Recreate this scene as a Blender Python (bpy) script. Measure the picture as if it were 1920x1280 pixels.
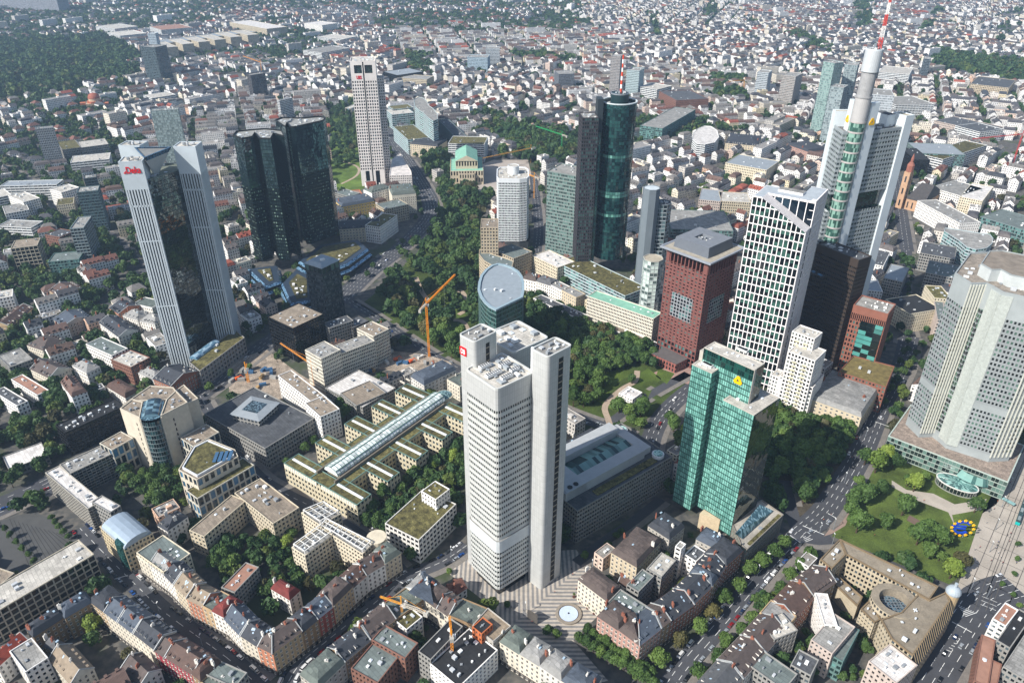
import bpy, math, random
import numpy as np
from mathutils import Vector, Matrix
random.seed(7)
for o in list(bpy.data.objects): bpy.data.objects.remove(o)
SC = bpy.context.scene
COL = SC.collection
rad = math.radians

# ------------------------------------------------------------ camera, sky, sun, exposure
FPX, HC = 1400.0, 348.0
PIT, ROL = rad(29.98), rad(0.19)
_cp, _sp = math.cos(PIT), math.sin(PIT)
_f = Vector((0, _cp, -_sp)); _r0 = Vector((1, 0, 0)); _u0 = Vector((0, _sp, _cp))
_r = math.cos(ROL)*_r0 + math.sin(ROL)*_u0
_u = -math.sin(ROL)*_r0 + math.cos(ROL)*_u0
cd = bpy.data.cameras.new('camera'); cam = bpy.data.objects.new('camera', cd); COL.objects.link(cam)
cam.matrix_world = Matrix(((_r.x, _u.x, -_f.x, 0), (_r.y, _u.y, -_f.y, 0), (_r.z, _u.z, -_f.z, HC), (0, 0, 0, 1)))
cd.sensor_width = 36; cd.lens = 36*FPX/1920; cd.clip_start = 5; cd.clip_end = 30000
SC.camera = cam
HAZE = 0.00009
SUN_AZ, SUN_EL = 236.0, 40.0          # azimuth clockwise from +Y the light comes from
w = bpy.data.worlds.new('World'); SC.world = w; w.use_nodes = True
nt = w.node_tree; nt.nodes.clear()
sk = nt.nodes.new('ShaderNodeTexSky'); sk.sky_type = 'NISHITA'; sk.sun_disc = False
sk.sun_elevation = rad(SUN_EL); sk.sun_rotation = rad(SUN_AZ); sk.air_density = 1.0; sk.dust_density = 1.2
bg = nt.nodes.new('ShaderNodeBackground'); bg.inputs[1].default_value = 0.108
ow = nt.nodes.new('ShaderNodeOutputWorld'); nt.links.new(sk.outputs[0], bg.inputs[0]); nt.links.new(bg.outputs[0], ow.inputs[0])
sl = bpy.data.lights.new('sun', 'SUN'); sl.energy = 5.0; sl.angle = rad(0.5); sl.color = (1.0, 0.965, 0.91)
so = bpy.data.objects.new('sun', sl); COL.objects.link(so)
_sd = Vector((math.sin(rad(SUN_AZ))*math.cos(rad(SUN_EL)), math.cos(rad(SUN_AZ))*math.cos(rad(SUN_EL)), math.sin(rad(SUN_EL))))
so.rotation_euler = _sd.to_track_quat('Z', 'Y').to_euler(); so.location = (-300, -300, 600)
SC.view_settings.view_transform = 'Standard'; SC.view_settings.look = 'None'
SC.view_settings.exposure = 0.5; SC.view_settings.gamma = 1.0
try:
    SC.cycles.max_bounces = 6; SC.cycles.volume_bounces = 0; SC.cycles.transparent_max_bounces = 6
except Exception: pass

# ------------------------------------------------------------ pixel <-> world
def P(px, py, z=0.0):
    d = (px-960)/FPX*_r - (py-640)/FPX*_u + _f
    t = (z-HC)/d.z
    return (d.x*t, d.y*t)
def PX(x, y, z=0.0):
    v = Vector((x, y, z-HC)); q = v.dot(_f)
    return (960+FPX*v.dot(_r)/q, 640-FPX*v.dot(_u)/q)
def S(s):
    return [tuple(float(c) for c in t.split(',')) for t in s.split()]
def PP(s, z=0.0):
    return [P(a, b, z) for a, b in (S(s) if isinstance(s, str) else s)]
def HG(base, top):
    """height of the point seen at `top` straight above the ground point seen at `base`"""
    gx, gy = P(*base); D = math.hypot(gx, gy)
    d = (top[0]-960)/FPX*_r - (top[1]-640)/FPX*_u + _f
    return HC + d.z*D/math.hypot(d.x, d.y)
def area(p): return 0.5*sum(p[i-1][0]*p[i][1]-p[i][0]*p[i-1][1] for i in range(len(p)))
def ccw(p): return list(p) if area(p) > 0 else list(p)[::-1]
def sub(a, b): return (a[0]-b[0], a[1]-b[1])
def add(a, b): return (a[0]+b[0], a[1]+b[1])
def mul(a, k): return (a[0]*k, a[1]*k)
def ln(a): return math.hypot(a[0], a[1])
def nrm(a):
    l = ln(a) or 1; return (a[0]/l, a[1]/l)
def lerp(a, b, t): return (a[0]+(b[0]-a[0])*t, a[1]+(b[1]-a[1])*t)
def cen(p): return (sum(q[0] for q in p)/len(p), sum(q[1] for q in p)/len(p))
def rect3(a, b, c):
    """rectangle with edge a-b and depth reaching c, squared up"""
    e = nrm(sub(b, a)); n = (-e[1], e[0]); d = (c[0]-a[0])*n[0]+(c[1]-a[1])*n[1]
    return [a, b, add(b, mul(n, d)), add(a, mul(n, d))]
def off(p, d):
    """offset a ccw polygon outward by d (negative: inward)"""
    o = []; n = len(p)
    for i in range(n):
        a, b, c = p[i-1], p[i], p[(i+1) % n]
        e1, e2 = nrm(sub(b, a)), nrm(sub(c, b))
        n1, n2 = (e1[1], -e1[0]), (e2[1], -e2[0])
        k = 1+n1[0]*n2[0]+n1[1]*n2[1]
        k = max(k, 0.35)
        o.append((b[0]+(n1[0]+n2[0])/k*d, b[1]+(n1[1]+n2[1])/k*d))
    return o
def rounded(p, r, n=4):
    o = []; m = len(p)
    for i in range(m):
        a, b, c = p[i-1], p[i], p[(i+1) % m]
        s = add(b, mul(nrm(sub(a, b)), r)); e = add(b, mul(nrm(sub(c, b)), r))
        for k in range(n+1):
            t = k/n; o.append(lerp(lerp(s, b, t), lerp(b, e, t), t))
    return o
def circ(c, r, n=32, a0=0.0, a1=2*math.pi):
    full = abs(a1-a0-2*math.pi) < 1e-6
    m = n if full else n+1
    return [(c[0]+r*math.cos(a0+(a1-a0)*k/n), c[1]+r*math.sin(a0+(a1-a0)*k/n)) for k in range(m)]
def inside(pt, poly):
    x, y = pt; r = False; n = len(poly)
    for i in range(n):
        x1, y1 = poly[i-1]; x2, y2 = poly[i]
        if (y1 > y) != (y2 > y) and x < (x2-x1)*(y-y1)/(y2-y1)+x1: r = not r
    return r

# ------------------------------------------------------------ occupancy grid (keeps generated houses and trees off what is built)
OX, OY, OC, ONX, ONY = -2700.0, 200.0, 4.0, 1350, 1200
OCC = np.zeros((ONX, ONY), dtype=np.uint8)
def occupy(poly, v=1, grow=0):
    xs = [p[0] for p in poly]; ys = [p[1] for p in poly]
    i0, i1 = int((min(xs)-OX-grow)/OC), int((max(xs)-OX+grow)/OC)+1
    j0, j1 = int((min(ys)-OY-grow)/OC), int((max(ys)-OY+grow)/OC)+1
    i0, j0, i1, j1 = max(i0, 0), max(j0, 0), min(i1, ONX), min(j1, ONY)
    if i1 <= i0 or j1 <= j0: return
    q = off(ccw(poly), grow) if grow else poly
    X, Y = np.meshgrid(OX+(np.arange(i0, i1)+.5)*OC, OY+(np.arange(j0, j1)+.5)*OC, indexing='ij')
    r = np.zeros(X.shape, bool); n = len(q)
    for i in range(n):
        x1, y1 = q[i-1]; x2, y2 = q[i]
        if y1 == y2: continue
        r ^= ((y1 > Y) != (y2 > Y)) & (X < (x2-x1)*(Y-y1)/(y2-y1)+x1)
    s = OCC[i0:i1, j0:j1]; s[r & (s != 1)] = v
def occ(x, y):
    i, j = int((x-OX)/OC), int((y-OY)/OC)
    if 0 <= i < ONX and 0 <= j < ONY: return int(OCC[i, j])
    return 0

# ------------------------------------------------------------ materials
MATS = {}
def hexc(c):
    if isinstance(c, str):
        c = c.lstrip('#'); v = [int(c[i:i+2], 16)/255 for i in (0, 2, 4)]
        return tuple(x/12.92 if x <= .04045 else ((x+.055)/1.055)**2.4 for x in v)
    return tuple(c)
def _new(name):
    m = bpy.data.materials.new(name); m.use_nodes = True
    return m, m.node_tree, m.node_tree.nodes, m.node_tree.links, m.node_tree.nodes['Principled BSDF']
def MT(col, rough=.85, var=.12, sc=.25, metal=0.0, name='plaster', fine=0.0, spec=.3):
    """plain weathered surface: large soft blotches, fine grain, a little difference from object to object"""
    col = hexc(col); k = (col, rough, var, sc, metal, fine, spec)
    if k in MATS: return MATS[k]
    m, t, N, L, b = _new(name)
    tc = N.new('ShaderNodeTexCoord')
    n1 = N.new('ShaderNodeTexNoise'); n1.inputs['Scale'].default_value = sc; n1.inputs['Detail'].default_value = 6; n1.inputs['Roughness'].default_value = .65
    L.new(tc.outputs['Object'], n1.inputs['Vector'])
    oi = N.new('ShaderNodeObjectInfo')
    mr = N.new('ShaderNodeMapRange'); mr.inputs[1].default_value = .3; mr.inputs[2].default_value = .7
    mr.inputs[3].default_value = 1-var*1.6; mr.inputs[4].default_value = 1+var*1.2
    L.new(n1.outputs[0], mr.inputs[0])
    ra = N.new('ShaderNodeMapRange'); ra.inputs[3].default_value = 1-var*.5; ra.inputs[4].default_value = 1+var*.5
    L.new(oi.outputs['Random'], ra.inputs[0])
    mm = N.new('ShaderNodeMath'); mm.operation = 'MULTIPLY'; L.new(mr.outputs[0], mm.inputs[0]); L.new(ra.outputs[0], mm.inputs[1])
    vm = N.new('ShaderNodeVectorMath'); vm.operation = 'SCALE'; vm.inputs[0].default_value = col
    L.new(mm.outputs[0], vm.inputs['Scale'])
    out = vm.outputs[0]
    if name.startswith('roof_') or name == 'flat_roof':      # overlapping felt sheets and patches
        bt = N.new('ShaderNodeTexBrick'); bt.inputs['Scale'].default_value = .12; bt.inputs['Color1'].default_value = (.8, .8, .8, 1); bt.inputs['Color2'].default_value = (1.12, 1.12, 1.12, 1); bt.inputs['Mortar'].default_value = (.62, .62, .62, 1); bt.inputs['Mortar Size'].default_value = .012
        mp = N.new('ShaderNodeMapping'); mp.inputs['Rotation'].default_value[2] = rad(47); L.new(tc.outputs['Object'], mp.inputs[0]); L.new(mp.outputs[0], bt.inputs['Vector'])
        v3 = N.new('ShaderNodeVectorMath'); v3.operation = 'MULTIPLY'; L.new(out, v3.inputs[0]); L.new(bt.outputs[0], v3.inputs[1]); out = v3.outputs[0]
    if fine:
        n2 = N.new('ShaderNodeTexNoise'); n2.inputs['Scale'].default_value = 1.1; n2.inputs['Detail'].default_value = 3
        L.new(tc.outputs['Object'], n2.inputs['Vector'])
        m2 = N.new('ShaderNodeMapRange'); m2.inputs[1].default_value = .35; m2.inputs[2].default_value = .65
        m2.inputs[3].default_value = 1-fine; m2.inputs[4].default_value = 1+fine; L.new(n2.outputs[0], m2.inputs[0])
        v2 = N.new('ShaderNodeVectorMath'); v2.operation = 'SCALE'; L.new(out, v2.inputs[0]); L.new(m2.outputs[0], v2.inputs['Scale']); out = v2.outputs[0]
    L.new(out, b.inputs['Base Color']); b.inputs['Roughness'].default_value = rough; b.inputs['Metallic'].default_value = metal
    b.inputs['Specular IOR Level'].default_value = spec
    MATS[k] = m; return m
def GL(c1, c2, p2=.3, rough=.08, metal=.0, spec=.8, name='glass', lit=0, litc=(.8, .8, .6)):
    """window glass: every pane (one UV unit) its own tone between c1 and c2 (blinds, curtains, open sashes)"""
    c1, c2 = hexc(c1), hexc(c2); k = ('gl', c1, c2, p2, rough, metal, spec)
    if k in MATS: return MATS[k]
    m, t, N, L, b = _new(name)
    uv = N.new('ShaderNodeUVMap'); fl = N.new('ShaderNodeVectorMath'); fl.operation = 'FLOOR'; L.new(uv.outputs[0], fl.inputs[0])
    oi = N.new('ShaderNodeObjectInfo')
    ad = N.new('ShaderNodeVectorMath'); ad.operation = 'ADD'; L.new(fl.outputs[0], ad.inputs[0])
    cx = N.new('ShaderNodeCombineXYZ'); ml = N.new('ShaderNodeMath'); ml.operation = 'MULTIPLY'; ml.inputs[1].default_value = 97
    L.new(oi.outputs['Random'], ml.inputs[0]); L.new(ml.outputs[0], cx.inputs[2]); L.new(cx.outputs[0], ad.inputs[1])
    wn = N.new('ShaderNodeTexWhiteNoise'); L.new(ad.outputs[0], wn.inputs['Vector'])
    cr = N.new('ShaderNodeValToRGB'); cr.color_ramp.interpolation = 'LINEAR'
    e = cr.color_ramp.elements
    e[0].position = 0; e[0].color = (*[x*.6 for x in c1], 1); e[1].position = 1; e[1].color = (*[min(1, x*1.15) for x in c2], 1)
    a = e.new(max(.02, 1-p2-.06)); a.color = (*c1, 1); a = e.new(min(.98, 1-p2+.06)); a.color = (*c2, 1)
    L.new(wn.outputs[0], cr.inputs[0]); L.new(cr.outputs[0], b.inputs['Base Color'])
    b.inputs['Roughness'].default_value = rough; b.inputs['Metallic'].default_value = metal; b.inputs['Specular IOR Level'].default_value = spec
    if metal > .5:            # panes never quite flat: reflections wobble
        tc = N.new('ShaderNodeTexCoord'); ns = N.new('ShaderNodeTexNoise'); ns.inputs['Scale'].default_value = .11; ns.inputs['Detail'].default_value = 2; L.new(tc.outputs['Object'], ns.inputs['Vector'])
        bp = N.new('ShaderNodeBump'); bp.inputs['Strength'].default_value = .5; bp.inputs['Distance'].default_value = .6; L.new(ns.outputs[0], bp.inputs['Height']); L.new(bp.outputs[0], b.inputs['Normal'])
    MATS[k] = m; return m
def WALLW(col, glass='#20262b', bay=3.2, fl=3.3, wf=.45, hf=.5, var=.12, name='windowed_wall', attr=False, lowblank=0.0):
    """wall with rows of windows laid out by UV metres, for buildings whose windows are a pixel or less"""
    col, g = hexc(col), hexc(glass); k = ('ww', col, g, bay, fl, wf, hf, var, attr)
    if k in MATS: return MATS[k]
    m, t, N, L, b = _new(name)
    uv = N.new('ShaderNodeUVMap'); dv = N.new('ShaderNodeVectorMath'); dv.operation = 'DIVIDE'; dv.inputs[1].default_value = (bay, fl, 1)
    L.new(uv.outputs[0], dv.inputs[0])
    fr = N.new('ShaderNodeVectorMath'); fr.operation = 'FRACTION'; L.new(dv.outputs[0], fr.inputs[0])
    sp = N.new('ShaderNodeSeparateXYZ'); L.new(fr.outputs[0], sp.inputs[0])
    def inner(sock, half):
        s = N.new('ShaderNodeMath'); s.operation = 'SUBTRACT'; s.inputs[1].default_value = .5; L.new(sock, s.inputs[0])
        a = N.new('ShaderNodeMath'); a.operation = 'ABSOLUTE'; L.new(s.outputs[0], a.inputs[0])
        l = N.new('ShaderNodeMath'); l.operation = 'LESS_THAN'; l.inputs[1].default_value = half; L.new(a.outputs[0], l.inputs[0]); return l.outputs[0]
    mk = N.new('ShaderNodeMath'); mk.operation = 'MULTIPLY'; L.new(inner(sp.outputs[0], wf/2), mk.inputs[0]); L.new(inner(sp.outputs[1], hf/2), mk.inputs[1])
    fl_ = N.new('ShaderNodeVectorMath'); fl_.operation = 'FLOOR'; L.new(dv.outputs[0], fl_.inputs[0])
    wn = N.new('ShaderNodeTexWhiteNoise'); L.new(fl_.outputs[0], wn.inputs['Vector'])
    gm = N.new('ShaderNodeMix'); gm.data_type = 'RGBA'; gm.inputs[6].default_value = (*[x*.6 for x in g], 1); gm.inputs[7].default_value = (*[x*2.6+.03 for x in g], 1)
    pw = N.new('ShaderNodeMath'); pw.operation = 'POWER'; pw.inputs[1].default_value = 2.2; L.new(wn.outputs[0], pw.inputs[0]); L.new(pw.outputs[0], gm.inputs[0])
    tc = N.new('ShaderNodeTexCoord'); n1 = N.new('ShaderNodeTexNoise'); n1.inputs['Scale'].default_value = .2; n1.inputs['Detail'].default_value = 5
    L.new(tc.outputs['Object'], n1.inputs['Vector'])
    mr = N.new('ShaderNodeMapRange'); mr.inputs[1].default_value = .3; mr.inputs[2].default_value = .7; mr.inputs[3].default_value = 1-var*1.5; mr.inputs[4].default_value = 1+var
    L.new(n1.outputs[0], mr.inputs[0])
    vm = N.new('ShaderNodeVectorMath'); vm.operation = 'SCALE'; vm.inputs[0].default_value = col; L.new(mr.outputs[0], vm.inputs['Scale'])
    if attr:
        at = N.new('ShaderNodeAttribute'); at.attribute_name = 'Col'; L.new(at.outputs['Color'], vm.inputs[0])
    mx = N.new('ShaderNodeMix'); mx.data_type = 'RGBA'; L.new(mk.outputs[0], mx.inputs[0]); L.new(vm.outputs[0], mx.inputs[6]); L.new(gm.outputs[2], mx.inputs[7])
    L.new(mx.outputs[2], b.inputs['Base Color'])
    rr = N.new('ShaderNodeMapRange'); rr.inputs[3].default_value = .85; rr.inputs[4].default_value = .15; L.new(mk.outputs[0], rr.inputs[0]); L.new(rr.outputs[0], b.inputs['Roughness'])
    MATS[k] = m; return m
def TILE(col, pitch=.6, var=.18, name='roof_tiles', rough=.8, attr=False, seam=.25):
    """roofing: courses or seams running by UV metres, blotches of age"""
    col = hexc(col); k = ('tile', col, pitch, var, rough, attr, seam)
    if k in MATS: return MATS[k]
    m, t, N, L, b = _new(name)
    uv = N.new('ShaderNodeUVMap'); tc = N.new('ShaderNodeTexCoord')
    wv = N.new('ShaderNodeTexWave'); wv.inputs['Scale'].default_value = .5/pitch*.63; wv.inputs['Distortion'].default_value = .4; L.new(uv.outputs[0], wv.inputs['Vector'])
    n1 = N.new('ShaderNodeTexNoise'); n1.inputs['Scale'].default_value = .35; n1.inputs['Detail'].default_value = 7; n1.inputs['Roughness'].default_value = .7; L.new(tc.outputs['Object'], n1.inputs['Vector'])
    mr = N.new('ShaderNodeMapRange'); mr.inputs[1].default_value = .28; mr.inputs[2].default_value = .72; mr.inputs[3].default_value = 1-var*1.6; mr.inputs[4].default_value = 1+var*1.4; L.new(n1.outputs[0], mr.inputs[0])
    m2 = N.new('ShaderNodeMapRange'); m2.inputs[3].default_value = 1-seam; m2.inputs[4].default_value = 1+seam*.4; L.new(wv.outputs[1], m2.inputs[0])
    mm = N.new('ShaderNodeMath'); mm.operation = 'MULTIPLY'; L.new(mr.outputs[0], mm.inputs[0]); L.new(m2.outputs[0], mm.inputs[1])
    vm = N.new('ShaderNodeVectorMath'); vm.operation = 'SCALE'; vm.inputs[0].default_value = col; L.new(mm.outputs[0], vm.inputs['Scale'])
    if attr:
        at = N.new('ShaderNodeAttribute'); at.attribute_name = 'Col'; L.new(at.outputs['Color'], vm.inputs[0])
    L.new(vm.outputs[0], b.inputs['Base Color']); b.inputs['Roughness'].default_value = rough; b.inputs['Specular IOR Level'].default_value = .35
    MATS[k] = m; return m

# ------------------------------------------------------------ mesh builder
class MB:
    def __init__(s): s.v = []; s.f = []; s.m = []; s.u = []
    def poly(s, pts, mat=0, uv=None):
        i = len(s.v); s.v.extend(pts); s.f.append(tuple(range(i, i+len(pts)))); s.m.append(mat)
        s.u.extend(uv if uv else [(p[0], p[1]) for p in pts])
    def wall(s, a, b, z0, z1, mat=0, u0=0.0, v0=None, uv=None):
        l = ln(sub(b, a)); v0 = 0.0 if v0 is None else v0
        s.poly([(a[0], a[1], z0), (b[0], b[1], z0), (b[0], b[1], z1), (a[0], a[1], z1)], mat,
               uv or [(u0, v0), (u0+l, v0), (u0+l, v0+z1-z0), (u0, v0+z1-z0)])
        return u0+l
    def prism(s, p, z0, z1, mw=0, mt=None, top=True, bottom=False, fit=0.0):
        p = ccw(p); n = len(p); u = 0.0
        for i in range(n):
            a, b = p[i], p[(i+1) % n]
            if fit:
                l = ln(sub(b, a)); nb = max(1, round(l/fit)); h = z1-z0
                s.wall(a, b, z0, z1, mw, uv=[(u, 0), (u+nb*fit, 0), (u+nb*fit, h), (u, h)]); u += nb*fit
            else: u = s.wall(a, b, z0, z1, mw, u)
        if top: s.poly([(x, y, z1) for x, y in p], mw if mt is None else mt)
        if bottom: s.poly([(x, y, z0) for x, y in p[::-1]], mw)
        return s
    def box(s, c, z0, sx, sy, sz, rot=0.0, mat=0, mt=None):
        ca, sa = math.cos(rot), math.sin(rot)
        q = [(c[0]+x*ca-y*sa, c[1]+x*sa+y*ca) for x, y in ((-sx/2, -sy/2), (sx/2, -sy/2), (sx/2, sy/2), (-sx/2, sy/2))]
        return s.prism(q, z0, z0+sz, mat, mt)
    def beam(s, a, b, w, mat=0, h=None):
        """square bar between two 3-D points"""
        a, b = Vector(a), Vector(b); d = (b-a)
        if d.length < 1e-6: return s
        z = d.normalized(); x = z.cross(Vector((0, 0, 1)))
        if x.length < 1e-3: x = Vector((1, 0, 0))
        x.normalize(); y = z.cross(x); h = h or w
        c = [(x*i*w/2+y*j*h/2) for i, j in ((-1, -1), (1, -1), (1, 1), (-1, 1))]
        A = [tuple(a+k) for k in c]; B = [tuple(b+k) for k in c]
        for i in range(4):
            j = (i+1) % 4; s.poly([A[j], A[i], B[i], B[j]], mat)
        s.poly(A, mat); s.poly(B[::-1], mat); return s
    def strip(s, A, B, mat=0, uv=None):
        """faces between two equally long 3-D rings (A below/outside, B above/inside)"""
        n = len(A)
        for i in range(n):
            j = (i+1) % n
            l = (Vector(A[j])-Vector(A[i])).length; h = (Vector(B[i])-Vector(A[i])).length
            s.poly([A[i], A[j], B[j], B[i]], mat, [(0, 0), (l, 0), (l, h), (0, h)])
        return s
    def ring(s, p, d, z0, z1, mat=0):
        """parapet-like ring: outer polygon p, inner offset -d"""
        p = ccw(p); q = off(p, -d)
        o0 = [(x, y, z0) for x, y in p]; o1 = [(x, y, z1) for x, y in p]; i1 = [(x, y, z1) for x, y in q]; i0 = [(x, y, z0) for x, y in q]
        s.strip(o0, o1, mat); s.strip(o1, i1, mat); s.strip(i1, i0, mat); return s
    def build(s, name, mats, parent=None, smooth=False, loc=None):
        me = bpy.data.meshes.new(name); me.from_pydata([tuple(v) for v in s.v], [], s.f)
        if not isinstance(mats, (list, tuple)): mats = [mats]
        for m in mats: me.materials.append(m)
        if len(mats) > 1: me.polygons.foreach_set('material_index', s.m)
        ul = me.uv_layers.new(name='UVMap'); ul.data.foreach_set('uv', [c for t in s.u for c in t[:2]])
        if smooth: me.polygons.foreach_set('use_smooth', [True]*len(s.f))
        me.update()
        return link(name, me, parent, loc)
def link(name, me, parent=None, loc=None, rot=None):
    o = bpy.data.objects.new(name, me); COL.objects.link(o)
    if parent is not None:
        o.parent = parent
        if loc is None and parent.get('_b'):
            o.location = (-parent.location[0], -parent.location[1], -parent.location[2])
    if loc is not None: o.location = loc
    if rot is not None: o.rotation_euler = (0, 0, rot)
    return o
def words(s): return ' '.join(s.split())
def tag(o, label, cat, group=None, kind=None):
    o['label'] = words(label); o['category'] = cat
    if group: o['group'] = group
    if kind: o['kind'] = kind
    return o
def thing(name, label, cat, c=(0, 0), group=None, z=0.0):
    """Empty at a thing's base; its parts are meshes in world coordinates"""
    o = bpy.data.objects.new(name, None); COL.objects.link(o); o.location = (c[0], c[1], z); o['_b'] = 1
    return tag(o, label, cat, group)
def dup(root, loc, rotz=0.0, scale=None, label=None, group=None):
    r = root.copy(); COL.objects.link(r); r.location = loc; r.rotation_euler = (0, 0, rotz)
    if scale: r.scale = scale
    if label: r['label'] = words(label)
    if group: r['group'] = group
    for ch in root.children:
        c = ch.copy(); COL.objects.link(c); c.parent = r
        for g in ch.children:
            d = g.copy(); COL.objects.link(d); d.parent = c
    return r
ROTREE = []

# ------------------------------------------------------------ landmark phrases for labels
LM = []
def landmark(px, py, phrase, z=0.0):
    x, y = P(px, py, z); LM.append((x, y, phrase))
def where(x, y):
    best = min(LM, key=lambda l: (l[0]-x)**2+((l[1]-y)*.8)**2)
    dx, dy = x-best[0], y-best[1]
    if abs(dx) > abs(dy): w_ = 'right of' if dx > 0 else 'left of'
    else: w_ = 'behind' if dy > 0 else 'in front of'
    return w_+' '+best[2]
ORD = ['first', 'second', 'third', 'fourth', 'fifth', 'sixth', 'seventh', 'eighth', 'ninth', 'tenth', 'eleventh', 'twelfth']
def ordn(i):
    if i < 12: return ORD[i]
    n = i+1; return str(n)+('th' if 10 < n % 100 < 14 else {1: 'st', 2: 'nd', 3: 'rd'}.get(n % 10, 'th'))

# ------------------------------------------------------------ building helpers
def grid(root, poly, z0, nf, fh, bay, pw, sh, dep, mw, mg, part='window_row', base=None, piers=True, top=None, skip=(), wallname='wall', rowmats=None):
    """real framed facade: spandrel rings and piers standing proud of a recessed ring of glass on every floor"""
    poly = ccw(poly); n = len(poly); q = off(poly, -dep); w_ = MB(); z1 = z0+nf*fh
    nbs = [max(1, round(ln(sub(poly[(i+1) % n], poly[i]))/bay)) for i in range(n)]
    for k in range(nf):
        za, zb, zc = z0+k*fh, z0+k*fh+sh, z0+(k+1)*fh
        O0 = [(x, y, za) for x, y in poly]; O1 = [(x, y, zb) for x, y in poly]; I1 = [(x, y, zb) for x, y in q]; I0 = [(x, y, za) for x, y in q]
        w_.strip(O0, O1); w_.strip(O1, I1); w_.strip(I0, O0)
        g = MB(); u = 0
        for i in range(n):
            a, b = q[i], q[(i+1) % n]; m = nbs[i]
            for j in range(m):
                s_, e_ = lerp(a, b, j/m), lerp(a, b, (j+1)/m)
                g.wall(s_, e_, zb, zc, 0, uv=[(u+.01, k+.01), (u+.99, k+.01), (u+.99, k+.99), (u+.01, k+.99)]); u += 1
        g.build(part, rowmats(k) if rowmats else mg, root)
    if piers:
        for i in range(n):
            if i in skip: continue
            a, b = poly[i], poly[(i+1) % n]; L_ = ln(sub(b, a)); e = nrm(sub(b, a)); nn = (e[1], -e[0]); m = nbs[i]
            for j in range(m+1):
                c = L_*j/m; s0, s1 = max(0, c-pw/2), min(L_, c+pw/2)
                A = add(add(a, mul(e, s0)), mul(nn, .04)); B = add(add(a, mul(e, s1)), mul(nn, .04))
                A2, B2 = add(A, mul(nn, -dep)), add(B, mul(nn, -dep))
                w_.wall(A2, A, z0, z1); w_.wall(A, B, z0, z1); w_.wall(B, B2, z0, z1)
    w_.build(wallname, mw, root)
    return z1
def parapet(root, poly, z, mwall, mroof, h=.9, t=.45, blank=0.0, pname='parapet'):
    poly = ccw(poly)
    b = MB()
    if blank: b.strip([(x, y, z) for x, y in poly], [(x, y, z+blank) for x, y in poly])
    b.ring(off(poly, .03), t, z+blank, z+blank+h)
    b.build(pname, mwall, root)
    r = MB(); r.poly([(x, y, z+blank+.12) for x, y in off(poly, -t*.5)]); r.build('roof', mroof, root)
    return z+blank
UNITM = None
def units(root, poly, z, n, seed=0, big=3.0, mats=None, rot=None):
    """plant boxes, skylights and ducts on a flat roof"""
    R = random.Random(seed); q = off(ccw(poly), -1.8)
    mats = mats or [MT('#b9bcbe', .6), MT('#8d9194', .6), MT('#d8d9d6', .6)]
    xs = [p[0] for p in q]; ys = [p[1] for p in q]; e = max(((sub(q[(i+1) % len(q)], q[i])) for i in range(len(q))), key=ln)
    a = math.atan2(e[1], e[0]) if rot is None else rot
    got = []; n = int(n*1.7+.5)
    for _ in range(n*14):
        if len(got) >= n: break
        c = (R.uniform(min(xs), max(xs)), R.uniform(min(ys), max(ys)))
        sx, sy = R.uniform(.35, 1)*big, R.uniform(.35, .8)*big
        r_ = math.hypot(sx, sy)/2
        if not all(inside((c[0]+math.cos(t)*r_, c[1]+math.sin(t)*r_), q) for t in (0, 1.57, 3.14, 4.71)): continue
        if any(ln(sub(c, g[0])) < r_+g[1]+.3 for g in got): continue
        got.append((c, r_)); k = R.random(); b = MB(); m = R.choice(mats)
        if k < .45:
            b.box(c, z+.25, sx, sy, R.uniform(.6, 1.9), a)
            b.box(c, z+.1, sx*.8, sy*.8, .2, a); nm = 'rooftop_unit'
        elif k < .6:
            b.box(c, z+.3, sx*1.1, .5, .5, a); b.box(c, z+.3, .5, sy*1.1, .55, a); nm = 'duct'
        elif k < .8:
            b.box(c, z+.1, sx*.8, sy*.8, .4, a); h = [(c[0]+math.cos(a+t)*sx*.5, c[1]+math.sin(a+t)*sx*.5) for t in (.78, 2.35, 3.93, 5.5)]
            for i in range(4): b.poly([(*h[i], z+.5), (*h[(i+1) % 4], z+.5), (*c, z+.9)])
            nm = 'skylight'; m = MT('#cfd6da', .3)
        else:
            b.prism(circ(c, .35+R.random()*.3, 8), z+.1, z+R.uniform(.8, 1.7)); nm = 'vent'
        b.build(nm, m, root)
def office(label, cat, px, h, wall, glass=None, fh=3.6, bay=3.2, pw=.7, sh=1.5, dep=.35, roof='#8a8780', nu=6, name='office_building', seed=1, par=.9, blank=0.0, z0=0.0, group=None, roofm=None, poly=None, occup=True, root=None, wallm=None, geo=True, shm=None):
    """flat-roofed block; px = roof corners in photo pixels at height h"""
    p = ccw(poly or PP(px, h)); c = cen(p)
    if root is None: root = thing(name, label, cat, c, group)
    if occup: occupy(p, 1, 2)
    mw = wallm or MT(wall, .8, .1); mg = glass or GL('#1a2126', '#5b6468', .25)
    nf = max(1, int(round((h-z0-blank)/fh))); f = (h-z0-blank)/nf
    if geo: grid(root, p, z0, nf, f, bay, pw, sh*f/fh, dep, mw, mg)
    else:
        b = MB().prism(p, z0, h-blank, top=False, fit=bay); b.build('wall', shm or WALLW(wall, bay=bay, fl=f, wf=1-pw/bay, hf=1-sh/fh), root)
    parapet(root, p, h-blank, mw, roofm or MT(roof, .9, .2, .12, fine=.1), par, .5, blank)
    if nu: units(root, p, h, nu, seed)
    return root
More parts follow.
